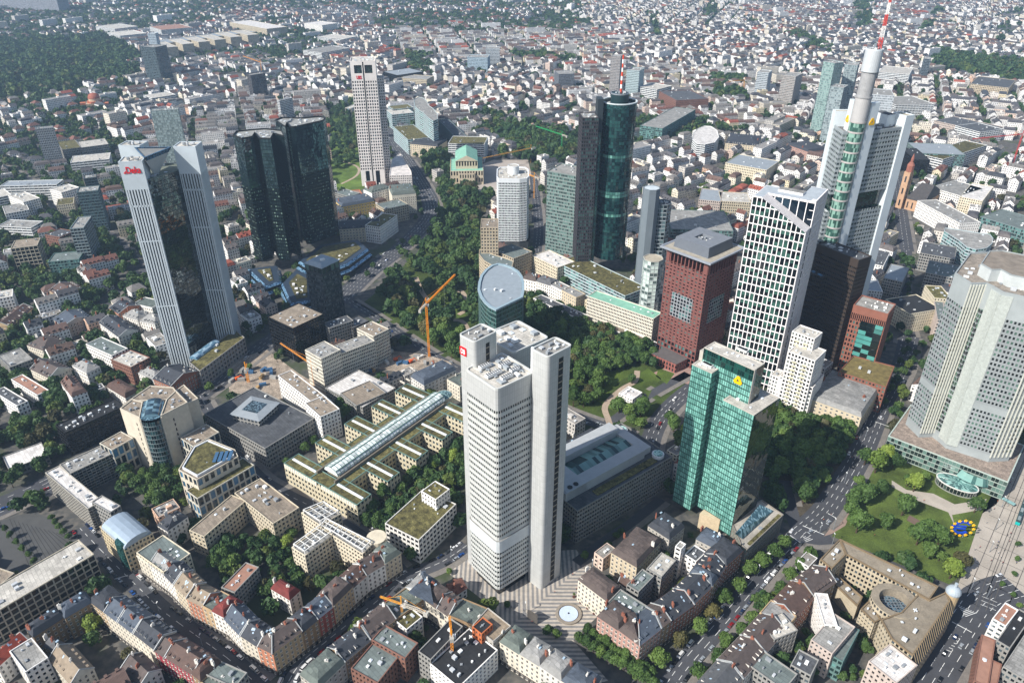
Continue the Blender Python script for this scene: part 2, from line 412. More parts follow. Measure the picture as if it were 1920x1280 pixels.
# ============================================================ ground, streets, parks
def struct(name, b, m, kind='structure'):
    o = b.build(name, m); o['kind'] = kind; return o
def ground_mat():
    m, t, N, L, b = _new('ground')
    tc = N.new('ShaderNodeTexCoord'); n1 = N.new('ShaderNodeTexNoise'); n1.inputs['Scale'].default_value = .012; n1.inputs['Detail'].default_value = 8; n1.inputs['Roughness'].default_value = .6
    n2 = N.new('ShaderNodeTexNoise'); n2.inputs['Scale'].default_value = .18; n2.inputs['Detail'].default_value = 6
    L.new(tc.outputs['Object'], n1.inputs['Vector']); L.new(tc.outputs['Object'], n2.inputs['Vector'])
    cr = N.new('ShaderNodeValToRGB'); e = cr.color_ramp.elements; e[0].position = .4; e[0].color = (.055, .055, .052, 1); e[1].position = .62; e[1].color = (.115, .105, .09, 1)
    L.new(n2.outputs[0], cr.inputs[0]); mx = N.new('ShaderNodeMix'); mx.data_type = 'RGBA'; mr = N.new('ShaderNodeMapRange'); mr.inputs[1].default_value = .52; mr.inputs[2].default_value = .58
    L.new(n1.outputs[0], mr.inputs[0]); L.new(mr.outputs[0], mx.inputs[0]); L.new(cr.outputs[0], mx.inputs[6]); mx.inputs[7].default_value = (.045, .058, .025, 1)
    L.new(mx.outputs[2], b.inputs['Base Color']); b.inputs['Roughness'].default_value = .95; return m
b = MB(); b.poly([(-9000, -3000, 0), (9000, -3000, 0), (9000, 14000, 0), (-9000, 14000, 0)]); struct('ground', b, ground_mat())
ASPH = MT('#46474b', .9, .14, .08, name='asphalt', fine=.08); PAVE = MT('#736e68', .9, .12, .2, name='paving', fine=.1); LINE = MT('#d6d6d2', .7, .05, name='road_paint')
GRASS = MT('#4d5f22', .95, .35, .05, name='lawn', fine=.25); PATH = MT('#a2917f', .95, .12, .1, name='gravel_path', fine=.1); GSH = MT('#3c4a1e', .95, .3, .08, name='park_floor', fine=.3)
ROADS = []   # (polyline, width, lanes)
def pline(px): return [P(x, y, 0) for x, y in S(px)]
def smooth(pl, n=4):
    o = []
    for i in range(len(pl)-1):
        p0, p1, p2, p3 = pl[max(i-1, 0)], pl[i], pl[i+1], pl[min(i+2, len(pl)-1)]
        for k in range(n):
            t = k/n; o.append(tuple(.5*((2*p1[c])+(-p0[c]+p2[c])*t+(2*p0[c]-5*p1[c]+4*p2[c]-p3[c])*t*t+(-p0[c]+3*p1[c]-3*p2[c]+p3[c])*t**3) for c in (0, 1)))
    o.append(pl[-1]); return o
def ribbon(pl, w, o=0.0):
    Lf, Rt = [], []
    for i, p in enumerate(pl):
        a, c = pl[max(i-1, 0)], pl[min(i+1, len(pl)-1)]; e = nrm(sub(c, a)); n = (-e[1], e[0])
        Lf.append(add(p, mul(n, o+w/2))); Rt.append(add(p, mul(n, o-w/2)))
    return Lf, Rt
RZ = [0]; MZ = .15
def road(px, w, lanes=4, z=.03, pav=4.0, median=None, mark=True, pl=None, name='road'):
    z += .005*RZ[0]; RZ[0] += 1; pl = smooth(pl or pline(px)); ROADS.append((pl, w, lanes)); Lf, Rt = ribbon(pl, w)
    b = MB()
    for i in range(len(pl)-1): b.poly([(*Rt[i], z), (*Rt[i+1], z), (*Lf[i+1], z), (*Lf[i], z)])
    struct(name, b, ASPH)
    for i in range(len(pl)-1): occupy([Rt[i], Rt[i+1], Lf[i+1], Lf[i]], 1, 3)
    ROADQ.extend([[Rt[i], Rt[i+1], Lf[i+1], Lf[i]] for i in range(len(pl)-1)])
    if mark:
        m = MB()
        for k in range(1, lanes):
            o = -w/2+w*k/lanes; d = 0.0
            for i in range(len(pl)-1):
                A, B = pl[i], pl[i+1]; L_ = ln(sub(B, A)); e = nrm(sub(B, A)); n = (-e[1], e[0]); t = 0.0
                while t < L_:
                    s, f = t, min(L_, t+3.5); p0, p1 = add(add(A, mul(e, s)), mul(n, o)), add(add(A, mul(e, f)), mul(n, o))
                    m.poly([(*add(p0, mul(n, -.13)), MZ), (*add(p1, mul(n, -.13)), MZ), (*add(p1, mul(n, .13)), MZ), (*add(p0, mul(n, .13)), MZ)]); t += 9
        if m.v: struct('lane_marking', m, LINE)
    PAV.append((pl, w, pav))
ROADQ = []; PAV = []
def road_kerbs():
    b = MB()
    for pl, w, pav in PAV:
        if not pav: continue
        for sgn in (1, -1):
            A, B = ribbon(pl, pav, sgn*(w/2+pav/2))
            for i in range(len(pl)-1):
                nseg = max(1, int(ln(sub(pl[i+1], pl[i]))/6))
                for k in range(nseg):
                    q = [lerp(B[i], B[i+1], k/nseg), lerp(B[i], B[i+1], (k+1)/nseg), lerp(A[i], A[i+1], (k+1)/nseg), lerp(A[i], A[i+1], k/nseg)]
                    c = cen(q)
                    if any(abs(c[0]-r[0][0]) < 60 and abs(c[1]-r[0][1]) < 60 and (inside(c, r) or inside(q[0], r) or inside(q[2], r)) for r in ROADQ): continue
                    if area(q) < 0: q = q[::-1]
                    b.prism(q, 0, .17)
    struct('pavement', b, PAVE)
road('-30,962 90,908 230,828 375,738 475,663 560,603 640,560', 22, 5)
road('640,560 690,512 745,470 792,425 808,400 806,375 790,345 765,305 738,268 722,240', 24, 6)
road('648,560 700,592 760,632 850,688 960,728 1075,778 1170,812 1222,838', 11, 3)
road('1222,905 1218,838 1235,790 1262,757 1300,725 1345,690', 15, 4)
road('1110,815 1160,780 1215,742 1290,700', 8, 2, mark=False)
road('1705,630 1690,690 1657,747 1615,847 1575,915 1540,965 1500,1000', 17, 5)
road('1500,1000 1430,1075 1360,1158 1285,1245 1250,1295', 12, 3)
road('1470,900 1500,1000 1560,1010', 9, 2, mark=False)
road('1905,1100 1840,1125 1790,1195 1730,1290', 22, 5)
road('1840,1125 1925,1160 1990,1195', 14, 4)
road('150,990 205,1047 262,1103 312,1150 425,1232 490,1290', 11, 2)
road('530,1300 560,1247 620,1195 700,1132 762,1082 830,1052 875,1022', 10, 2)
road('375,742 420,815 482,890 535,925 605,960 700,1020 762,1082', 9, 2)
road('1080,1055 1140,1010 1190,975 1240,935', 7, 1, mark=False)
road('1700,470 1690,560 1705,630', 12, 2); road('1680,330 1690,400 1700,470', 16, 3)
road('-20,300 60,340 130,420 210,440 280,520', 8, 2, mark=False)
road('100,620 180,590 260,500', 7, 1, mark=False)
road('640,560 590,520 560,470', 9, 2, mark=False)
road('1000,330 1010,420 1005,480', 12, 3)
road_kerbs()
SQ = 1
# zigzag paved plaza, tram square, parks
def zigzag():
    m, t, N, L, b = _new('striped_paving')
    tc = N.new('ShaderNodeTexCoord'); mp = N.new('ShaderNodeMapping'); mp.inputs['Rotation'].default_value[2] = rad(0); L.new(tc.outputs['Object'], mp.inputs[0])
    sp = N.new('ShaderNodeSeparateXYZ'); L.new(mp.outputs[0], sp.inputs[0])
    # max(|x-x0|, |y-y0|) -> square rings around the shaft foot, stripes 2.1 m wide
    def ab(s, o):
        a = N.new('ShaderNodeMath'); a.operation = 'SUBTRACT'; a.inputs[1].default_value = o; L.new(s, a.inputs[0]); return a.outputs[0]
    mx = N.new('ShaderNodeMath'); mx.operation = 'MAXIMUM'
    c = N.new('ShaderNodeMath'); c.operation = 'MULTIPLY'; c.inputs[1].default_value = -1; L.new(ab(sp.outputs[1], 346), c.inputs[0])
    d = N.new('ShaderNodeMath'); d.operation = 'MULTIPLY'; d.inputs[1].default_value = -1; L.new(ab(sp.outputs[0], 62), d.inputs[0])
    L.new(c.outputs[0], mx.inputs[0]); L.new(d.outputs[0], mx.inputs[1])
    dv = N.new('ShaderNodeMath'); dv.operation = 'DIVIDE'; dv.inputs[1].default_value = 2.7; L.new(mx.outputs[0], dv.inputs[0])
    fr = N.new('ShaderNodeMath'); fr.operation = 'FRACT'; L.new(dv.outputs[0], fr.inputs[0]); gt = N.new('ShaderNodeMath'); gt.operation = 'GREATER_THAN'; gt.inputs[1].default_value = .5; L.new(fr.outputs[0], gt.inputs[0])
    ns = N.new('ShaderNodeTexNoise'); ns.inputs['Scale'].default_value = .4; ns.inputs['Detail'].default_value = 6; L.new(tc.outputs['Object'], ns.inputs['Vector'])
    m1 = N.new('ShaderNodeMix'); m1.data_type = 'RGBA'; m1.inputs[6].default_value = (.19, .182, .175, 1); m1.inputs[7].default_value = (.42, .37, .31, 1); L.new(gt.outputs[0], m1.inputs[0])
    mr = N.new('ShaderNodeMapRange'); mr.inputs[1].default_value = .3; mr.inputs[2].default_value = .7; mr.inputs[3].default_value = .82; mr.inputs[4].default_value = 1.12; L.new(ns.outputs[0], mr.inputs[0])
    vm = N.new('ShaderNodeVectorMath'); vm.operation = 'SCALE'; L.new(m1.outputs[2], vm.inputs[0]); L.new(mr.outputs[0], vm.inputs['Scale']); L.new(vm.outputs[0], b.inputs['Base Color']); b.inputs['Roughness'].default_value = .85; return m
def sheet(name, px, m, z=.05, occ_=1, grow=0, kind='structure'):
    p = ccw(pline(px) if isinstance(px, str) else px); b = MB(); b.poly([(x, y, z) for x, y in p]); o = struct(name, b, m, kind)
    if occ_: occupy(p, occ_, grow)
    return p
sheet('plaza', '835,1070 872,1040 1080,1030 1128,1085 1120,1155 1075,1200 1140,1275 1090,1290 960,1175 900,1120', zigzag(), .06)
TRAM = MT('#a79e92', .85, .12, .06, name='plaza_slabs', fine=.06)
sheet('tram_plaza', '1790,1115 1842,960 1872,905 1925,840 2010,760 2040,1000 1960,1160 1900,1140 1850,1150', TRAM, .05)
b = MB()      # slab joints
for i in range(14):
    a, c = P(1790+i*9.2, 1112-i*21, 0), P(1888+i*11, 1165-i*22, 0); b.beam((*a, .06), (*c, .06), .35, 0, .02)
for s in (0, .42, 1):
    a, c = P(1812+s*75, 1115+s*30, 0), P(1925+s*70, 850+s*30, 0); b.beam((*a, .06), (*c, .06), .45, 0, .02)
struct('paving_joints', b, MT('#5f5a55', .9))
b = MB()
for dx in (0, 9, 22, 31):
    pl = [P(1826+dx, 1145, 0), P(1852+dx, 1075, 0), P(1897+dx, 955, 0), P(1935+dx, 860, 0)]
    for i in range(3): b.beam((*pl[i], .09), (*pl[i+1], .09), .35, 0, .06)
struct('tram_rails', b, MT('#54504c', .5, .05))
sheet('park_ground', '824,345 818,420 800,458 765,490 715,540 676,572 730,602 790,642 850,680 1000,738 1090,772 1190,800 1235,770 1300,715 1290,690 1235,668 1100,605 1000,565 985,560 900,490 897,440 905,400 925,365 850,335', GSH, .04, 2)
sheet('park_lawn', '830,560 850,545 872,550 878,575 870,600 850,600 838,585', GRASS, .06, 0)
sheet('park_lawn', '838,600 855,605 880,610 895,640 870,650', GRASS, .06, 0)
sheet('park_lawn', '1130,700 1170,690 1190,700 1160,715 1140,740 1150,770 1118,750', GRASS, .06, 0)
sheet('park_lawn', '1192,705 1215,690 1240,710 1225,725 1215,745', GRASS, .06, 0); sheet('park_lawn', '1235,690 1265,700 1250,720 1230,705', GRASS, .06, 0)
for a in ('780,520 790,545 800,560 808,575 795,590', '808,575 830,555 850,560 862,545 872,555 880,575 860,590', '1195,695 1190,715 1165,730 1135,760 1140,785 1145,800', '790,455 830,462 870,475', '850,600 870,605 885,640'):
    road(a, 5, 1, .07, 0, mark=False, name='park_path'); bpy.data.objects[-1] if 0 else None
for o in SC.objects:
    if o.name.startswith('park_path'): o.data.materials[0] = PATH
sheet('forecourt', '1222,700 1290,720 1335,690 1300,668', MT('#9a7f74', .9, .12, .2), .05, 1)
sheet('park_ground', '1440,800 1475,775 1600,812 1652,768 1660,790 1605,860 1560,935 1500,985 1470,960 1440,940', MT('#4d463a', .95, .35, .08, fine=.25, name='park_floor'), .04, 2)
sheet('lawn', '1602,905 1640,858 1700,868 1755,885 1880,925 1868,945 1842,962 1800,1080 1780,1095 1560,1005 1585,960', MT('#505f28', .95, .4, .045, fine=.25, name='lawn'), .05, 1)
sheet('park_path', '1672,900 1700,918 1750,925 1790,945 1850,935 1840,955 1785,965 1790,985 1778,960 1720,938 1672,912', TRAM, .08, 0)
sheet('park_path', '1560,1000 1585,985 1600,950 1590,940 1560,985 1545,1005', MT('#8e7a6e', .9, .1), .08, 0)
sheet('path', '1705,965 1760,995 1755,1005 1700,975', MT('#6b5a50', .9, .1), .09, 0)
sheet('park_ground', '618,215 668,190 684,352 650,372 622,345', MT('#556a2a', .95, .3, .05, fine=.2, name='lawn'), .04, 2)
road('618,300 650,305 672,315 668,330 640,345', 4, 1, .07, 0, mark=False, name='garden_path'); 
for o in SC.objects:
    if o.name.startswith('garden_path'): o.data.materials[0] = PATH
sheet('opera_square', '832,350 850,330 925,300 990,300 1000,345 930,368 905,362', MT('#a49a90', .9, .1, .05), .045, 1)
sheet('building_site', '425,680 500,655 560,700 600,722 660,690 720,655 800,665 850,680 830,700 765,700 700,690 600,760 500,745 430,735', MT('#948778', .95, .35, .12, fine=.35, name='excavated_soil'), .05, 1)
sheet('market_square', '1200,270 1330,262 1350,300 1260,320 1190,300', MT('#9a948c', .9, .1), .045, 1) if 0 else None
for _q in ('1725,1035 1810,1035 1800,1105 1730,1090', '655,548 700,500 745,478 765,495 720,545 680,580', '520,500 600,470 690,440 700,480 560,600 500,560', '640,880 700,850 800,830 870,840 870,930 800,900 720,985 690,1010 640,960', '780,700 840,690 870,760 830,800', '560,790 640,750 660,800 600,850', '1540,960 1660,1010 1600,1060 1530,1040', '215,880 345,880 345,960 200,960', '520,1000 600,1080 560,1110 500,1060', '380,1040 470,1040 500,1090 430,1100', '-20,960 120,950 150,1000 60,1090 -20,1060', '0,430 40,440 60,480 0,470'):
    occupy(pline(_q), 2, 0)
GREENS = []   # (polygon, share of trees, house allowed)
def green_area(px, share, houses): GREENS.append((pline(px), share, houses))
green_area('-200,85 60,78 205,70 262,105 268,140 240,168 170,158 130,178 60,185 -200,200', 1.0, 0)
green_area('-300,10 110,10 210,8 430,0 420,40 330,60 210,70 60,78 -250,90', .8, 1)
green_area('-400,-60 960,-60 960,30 700,20 420,30 110,15 -300,15', .6, 1)
green_area('480,35 560,30 570,70 640,60 600,100 500,130 440,110 330,120 300,110 420,80', .75, 1)
green_area('700,20 960,10 1090,0 1100,60 960,70 780,60 700,60', .85, 1)
for _g in ('1718,62 1758,18 1770,22 1732,70', '1862,78 1925,-12 1938,-8 1878,86', '1215,30 1222,28 1240,75 1228,78', '1330,0 1345,0 1338,40 1326,40', '560,60 640,110 632,118 548,66', '1480,60 1560,95 1552,104 1474,70', '960,105 1080,112 1078,122 960,114'): green_area(_g, .95, 0)
green_area('1740,98 1800,108 1930,122 1990,130 1990,175 1900,160 1800,140 1750,130', 1.0, 0)
green_area('1588,-40 1640,-40 1640,60 1605,60', 1.0, 0)
green_area('840,200 900,205 962,240 950,262 880,240', .8, 1)
green_area('1330,150 1395,150 1400,195 1345,195', .95, 0)
green_area('930,235 990,240 1085,260 1088,300 1030,310 940,300', .92, 0)
green_area('1180,232 1240,240 1330,240 1340,262 1250,265 1180,250', .7, 1)
green_area('765,105 810,110 815,150 770,145', .95, 0)
green_area('-60,190 230,170 260,260 210,330 200,430 280,440 300,640 330,700 60,800 -60,900', .5, 1)
green_area('230,170 420,130 640,150 640,240 560,240 380,260 260,260', .3, 1)
green_area('930,300 1090,310 1330,260 1400,150 1100,60 960,70', .3, 1)
green_area('785,280 850,292 842,345 800,335', 1.0, 0)
def greens(x, y):
    for p, s, h in GREENS:
        if inside((x, y), p): return s, h
    return .10, 1
sheet('station_square', '-30,985 60,958 128,985 150,1012 60,1078 -30,1100', MT('#4c4c4b', .9, .1, .1, name='dark_slabs'), .05, 1)
b = MB()
for i in range(13):
    a, c = P(18+i*8, 972+i*2.4, 0), P(60+i*7.5, 1072-i*5, 0); b.beam((*a, .06), (*c, .06), .3, 0, .02)
struct('slab_joints', b, MT('#2c2c2c', .9))
b = MB()                       # hatched no-drive zones and stop lines
for (x0, y0, x1, y1, x2, y2, n_) in ((1502, 1002, 1512, 1018, 1528, 1012, 6), (1795, 1133, 1812, 1158, 1835, 1150, 9), (1806, 1188, 1780, 1226, 1770, 1222, 8)):
    a, c, d = P(x0, y0), P(x1, y1), P(x2, y2)
    for i in range(n_):
        t = i/n_; b.beam((*lerp(a, c, t), MZ), (*lerp(a, d, t), MZ), .35, 0, .02)
for (x0, y0, x1, y1) in ((1505, 985, 1545, 1002), (1552, 962, 1575, 975), (1640, 790, 1668, 800), (1480, 1002, 1502, 1018), (1785, 1165, 1822, 1185), (215, 1085, 240, 1078), (740, 1085, 765, 1098), (1205, 838, 1228, 840)):
    a, c = P(x0, y0), P(x1, y1); b.beam((*a, MZ), (*c, MZ), .5, 0, .02)
struct('lane_marking', b, LINE)
# ============================================================ landmarks for labels
for a in [(935, 1110, 'the tall silver tower'), (1340, 970, 'the green glass tower'), (1740, 860, 'the pale twin-shaft tower'),
          (1420, 640, 'the white gridded tower'), (1295, 690, 'the red-brown tower'), (1600, 590, 'the black-brown office slab'),
          (1135, 515, 'the round green tower'), (630, 600, 'the small dark tower'), (560, 520, 'the black twin towers'),
          (370, 690, 'the striped three-pillar tower'), (700, 350, 'the white punched-window tower'), (876, 345, 'the old opera house'),
          (805, 668, 'the tall yellow crane'), (935, 600, 'the curved glass block'), (700, 840, 'the long glass arcade'), (290, 880, 'the prow-shaped stone office'),
          (1150, 960, 'the glass-roofed bank block'), (1066, 1150, 'the round plaza fountain'), (512, 1265, 'the orange corner house'), (1195, 1240, 'the pink corner house'),
          (1680, 1160, 'the round-courtyard building'), (1797, 985, 'the blue euro sculpture'), (100, 1150, 'the gridded stone office'), (420, 1190, 'the white-fronted terrace'),
          (1795, 915, 'the oval glass pavilion'), (1185, 742, 'the small white park kiosk'), (312, 280, 'the pale glass tower'), (1560, 640, 'the white stepped tower'),
          (860, 1060, 'the flat-roofed hotel'), (600, 1020, 'the white-framed beige office'), (130, 1250, 'the orange-roofed house'), (1110, 480, 'the stone bank podium'),
          (150, 440, 'the blue glass block'), (1840, 450, 'the curved glass store'), (1720, 380, 'the old square church'), (45, 720, 'the white stepped flats')]:
    landmark(*a)
WHITE = MT('#bfc0bb', .45, .05, .1, name='metal_cladding', spec=.5)
WHITE2 = MT('#e4e2de', .6, .05, .1, name='pale_stone')
DARKG = GL('#0b1013', '#3c474b', .18, .06)
ROOFG = MT('#8f8d88', .9, .2, .15, fine=.12, name='roof_felt')
ROOFL = MT('#b9b4aa', .9, .15, .15, fine=.1, name='roof_gravel')
ROOFD = MT('#55575a', .9, .2, .15, fine=.12, name='roof_bitumen')
CONC = MT('#a9a59c', .85, .12, .1, name='concrete')
GREENR = MT('#5f5a37', .95, .5, .3, fine=.35, name='roof_planting')
COPPER = MT('#7fae98', .6, .15, .2, name='copper_roof')
STEEL = MT('#8d949a', .4, .08, .2, metal=.3, name='steel')
ORANGE = MT('#d98612', .5, .05, name='crane_paint')

def slabs(root, poly, z0, z1, m, part='wall', mt=None, **k):
    return MB().prism(poly, z0, z1, 0, None if mt is None else 1, **k).build(part, [m] if mt is None else [m, mt], root)
def sign_text(root, s, a, b, z, h, m, dep=.35, name='sign', bold=0.0):
    """raised lettering standing on the wall that runs from a to b (outside on the right), filling it"""
    cu = bpy.data.curves.new('t', 'FONT'); cu.body = s; cu.size = 1; cu.extrude = .02; cu.offset = bold; cu.align_x = 'CENTER'
    ob = bpy.data.objects.new('t', cu); COL.objects.link(ob); bpy.context.view_layer.update()
    me = bpy.data.meshes.new_from_object(ob.evaluated_get(bpy.context.evaluated_depsgraph_get())); bpy.data.objects.remove(ob)
    e = nrm(sub(b, a)); n = (e[1], -e[0]); c = lerp(a, b, .5)
    xs = [v.co.x for v in me.vertices]; L_ = ln(sub(b, a)); k = L_/max(xs)/2
    ys = [v.co.y for v in me.vertices]; kh = h/(max(ys)-min(ys)); y0 = min(ys)
    for v in me.vertices:
        x, y, q = v.co; X = add(add(c, mul(e, x*k)), mul(n, .12+dep*(.5+q*25*.5)))
        v.co = (X[0], X[1], z+(y-y0)*kh)
    me.materials.clear(); me.materials.append(m)
    return link(name, me, root)

# ------------------------------------------------------------ 1 silver tower
def silver():
    zM, zC = 146.0, 161.0
    fb = rect3(P(871, 691, zM), P(931, 731, zM), P(998.5, 694.4, zM))
    # back block: same direction, shifted to the rear right
    e = nrm(sub(fb[1], fb[0])); n = (-e[1], e[0])
    R_ = P(1030, 632, zM); W_ = ln(sub(fb[1], fb[0])); a = add(R_, mul(e, -W_*1.02))
    bb = [add(a, mul(n, -26)), add(R_, mul(n, -26)), R_, a]
    root = thing('skyscraper', 'tall silver-clad tower with rounded corners, two blank service shafts and a red logo', 'skyscraper', cen(fb))
    gl = GL('#141a1c', '#57605c', .25, .07)
    zt, zb0, zb1 = 132.6, 36.5, 45.0
    pf = rounded(fb, 2.6, 3); pb = rounded(bb, 2.6, 3)
    for p in (pf, pb): occupy(p, 1, 3)
    for p in (pf, pb):
        slabs(root, off(ccw(p), -2.2), 0, 7.2, GL('#0a0d0f', '#20282a', .2), 'entrance_hall', top=False)
        grid(root, off(ccw(p), .5), 7.0, 8, (zb0-7)/8, 1.5, .35, 1.75, .35, WHITE, gl, name_ := 'window_band')
        slabs(root, off(ccw(p), .9), zb0, zb1, MT('#c2c6c6', .4, .06, name='metal_cladding'), 'plant_floor', mt=ROOFG, bottom=True)
        grid(root, p, zb1, 22, (zt-zb1)/22, 1.5, .35, 2.15, .35, WHITE, gl, 'window_band')
    for p in (pf, pb):
        b = MB(); q = ccw(p); b.strip([(x, y, zt) for x, y in q], [(x, y, zM) for x, y in q]); b.build('crown_cladding', PANEL, root)
        parapet(root, p, zM-.9, WHITE, ROOFL, 1.0, .8)
    R = random.Random(3)
    for s, nu in ((fb, 9), (bb, 8)):
        units(root, s, zM-.7, nu, 5, 4.5, [MT('#d7dadb', .6), MT('#9aa0a4', .6)])
    # four long fan units with dark fans
    ex = nrm(sub(fb[1], fb[0])); ey = (-ex[1], ex[0])
    for fx, fy, k in ((.22, .35, 5), (.55, .3, 7), (.8, .42, 5), (.42, .7, 5), (.7, .72, 4)):
        c = add(add(fb[0], mul(ex, fx*W_)), mul(ey, fy*ln(sub(fb[2], fb[1]))))
        b = MB(); b.box(c, zM, 1.5*k*.9, 2.2, 1.7, math.atan2(ey[1], ey[0]), 0); b.build('cooling_unit', MT('#e2e3e2', .5), root)
        f = MB()
        for i in range(k):
            for j in (-.5, .5):
                q = add(add(c, mul(ey, (i-(k-1)/2)*1.35)), mul(ex, j)); f.prism(circ(q, .45, 8), zM+1.65, zM+1.85)
        f.build('fan_row', MT('#1d2022', .6), root)
    # service shafts
    for q, hid in (([(859, 626), (890, 641.5), (937, 621), (906, 604)], 0), ([(995.3, 652.6), (1027.9, 669.6), (1073.6, 646), (1041, 629)], 1)):
        w = [P(x, y, zC) for x, y in q]; r = rect3(w[0], w[1], w[2]); p = rounded(ccw(r), 2.4, 5); occupy(p, 1, 3)
        c = MB(); 
        for i in range(len(ccw(p))):
            pp = ccw(p); c.wall(pp[i], pp[(i+1) % len(pp)], 0, zC-1, 0)
        c.build('service_shaft', PANEL, root); parapet(root, p, zC-1, WHITE, ROOFG, 1.0, .7)
        units(root, r, zC-.9, 8, 11+hid, 3.2)
        # slot, its dark depth coloured onto the flat wall, with landings on the right-front side
        a, b = r[1], r[2]; n = nrm(sub(r[1], r[2])); n = (-(n[1]), n[0]); e = nrm(sub(b, a)); n = (e[1], -e[0])
        t0, t1 = (.46, .62) if not hid else (.44, .63)
        A, B = add(lerp(a, b, t0), mul(n, .06)), add(lerp(a, b, t1), mul(n, .06))
        s = MB(); s.wall(A, B, 2, zC-4); s.build('shaft_slot', MT('#15181a', .5), root)
        z = 6
        while z < zC-6:
            s = MB(); s.prism([A, B, add(B, mul(n, .35)), add(A, mul(n, .35))], z, z+.5, bottom=True); z += 3.9; s.build('landing', MT('#9a8f7c', .7), root)
        if not hid:   # red rounded sign
            a, b = r[0], r[1]; e = nrm(sub(b, a)); n = (e[1], -e[0]); A, B = add(lerp(a, b, .1), mul(n, .12)), add(lerp(a, b, .5), mul(n, .12))
            z0_ = HG(PX(*a), (861, 661)); z1_ = HG(PX(*a), (861, 645.5))
            L_ = ln(sub(B, A)); pts = []
            for (u, v) in rounded([(0, 0), (L_, 0), (L_, z1_-z0_), (0, z1_-z0_)], .8, 3):
                X = add(A, mul(e, u)); pts.append((X[0], X[1], z0_+v))
            b_ = MB(); X2 = [(x+n[0]*.3, y+n[1]*.3, z) for x, y, z in pts]; b_.poly(X2); b_.strip(pts, X2)
            b_.build('logo_panel', MT('#d3121c', .5, .02), root)
            sign_text(root, 'DB', lerp(A, B, .17), lerp(A, B, .83), z0_+1.1, z1_-z0_-2.2, MT('#f0f0f0', .5, .02), .45, 'sign', .01)
        for k in range(2 if not hid else 1):
            f = add(r[2] if not hid else r[0], mul(e, -3.0-2.2*k if not hid else 5)); f = add(f, mul(n, 1.6 if not hid else 0)); 
            if hid: f = add(r[0], mul((-(e[1]), e[0]), 1.6)); f = add(f, mul(e, 3))
            b_ = MB().prism(circ(f, .9, 14), zM-1, zC-1.5+k); b_.build('exhaust_stack', MT('#d9dbdb', .4), root, smooth=False)
PANEL = MT('#c3c9cc', .42, .05, .1, name='metal_cladding')
def panelmat():
    """silver cladding with fine panel joints"""
    m, t, N, L, b = _new('panel_cladding')
    uv = N.new('ShaderNodeUVMap'); bt = N.new('ShaderNodeTexBrick'); bt.offset = 0; bt.inputs['Scale'].default_value = 1
    bt.inputs['Color1'].default_value = (.51, .515, .50, 1); bt.inputs['Color2'].default_value = (.46, .465, .45, 1); bt.inputs['Mortar'].default_value = (.27, .28, .28, 1)
    bt.inputs['Mortar Size'].default_value = .05; bt.inputs['Brick Width'].default_value = 1.5; bt.inputs['Row Height'].default_value = 3.9
    L.new(uv.outputs[0], bt.inputs['Vector']); L.new(bt.outputs[0], b.inputs['Base Color']); b.inputs['Roughness'].default_value = .38; b.inputs['Metallic'].default_value = .15
    return m
PANEL = panelmat()
silver()

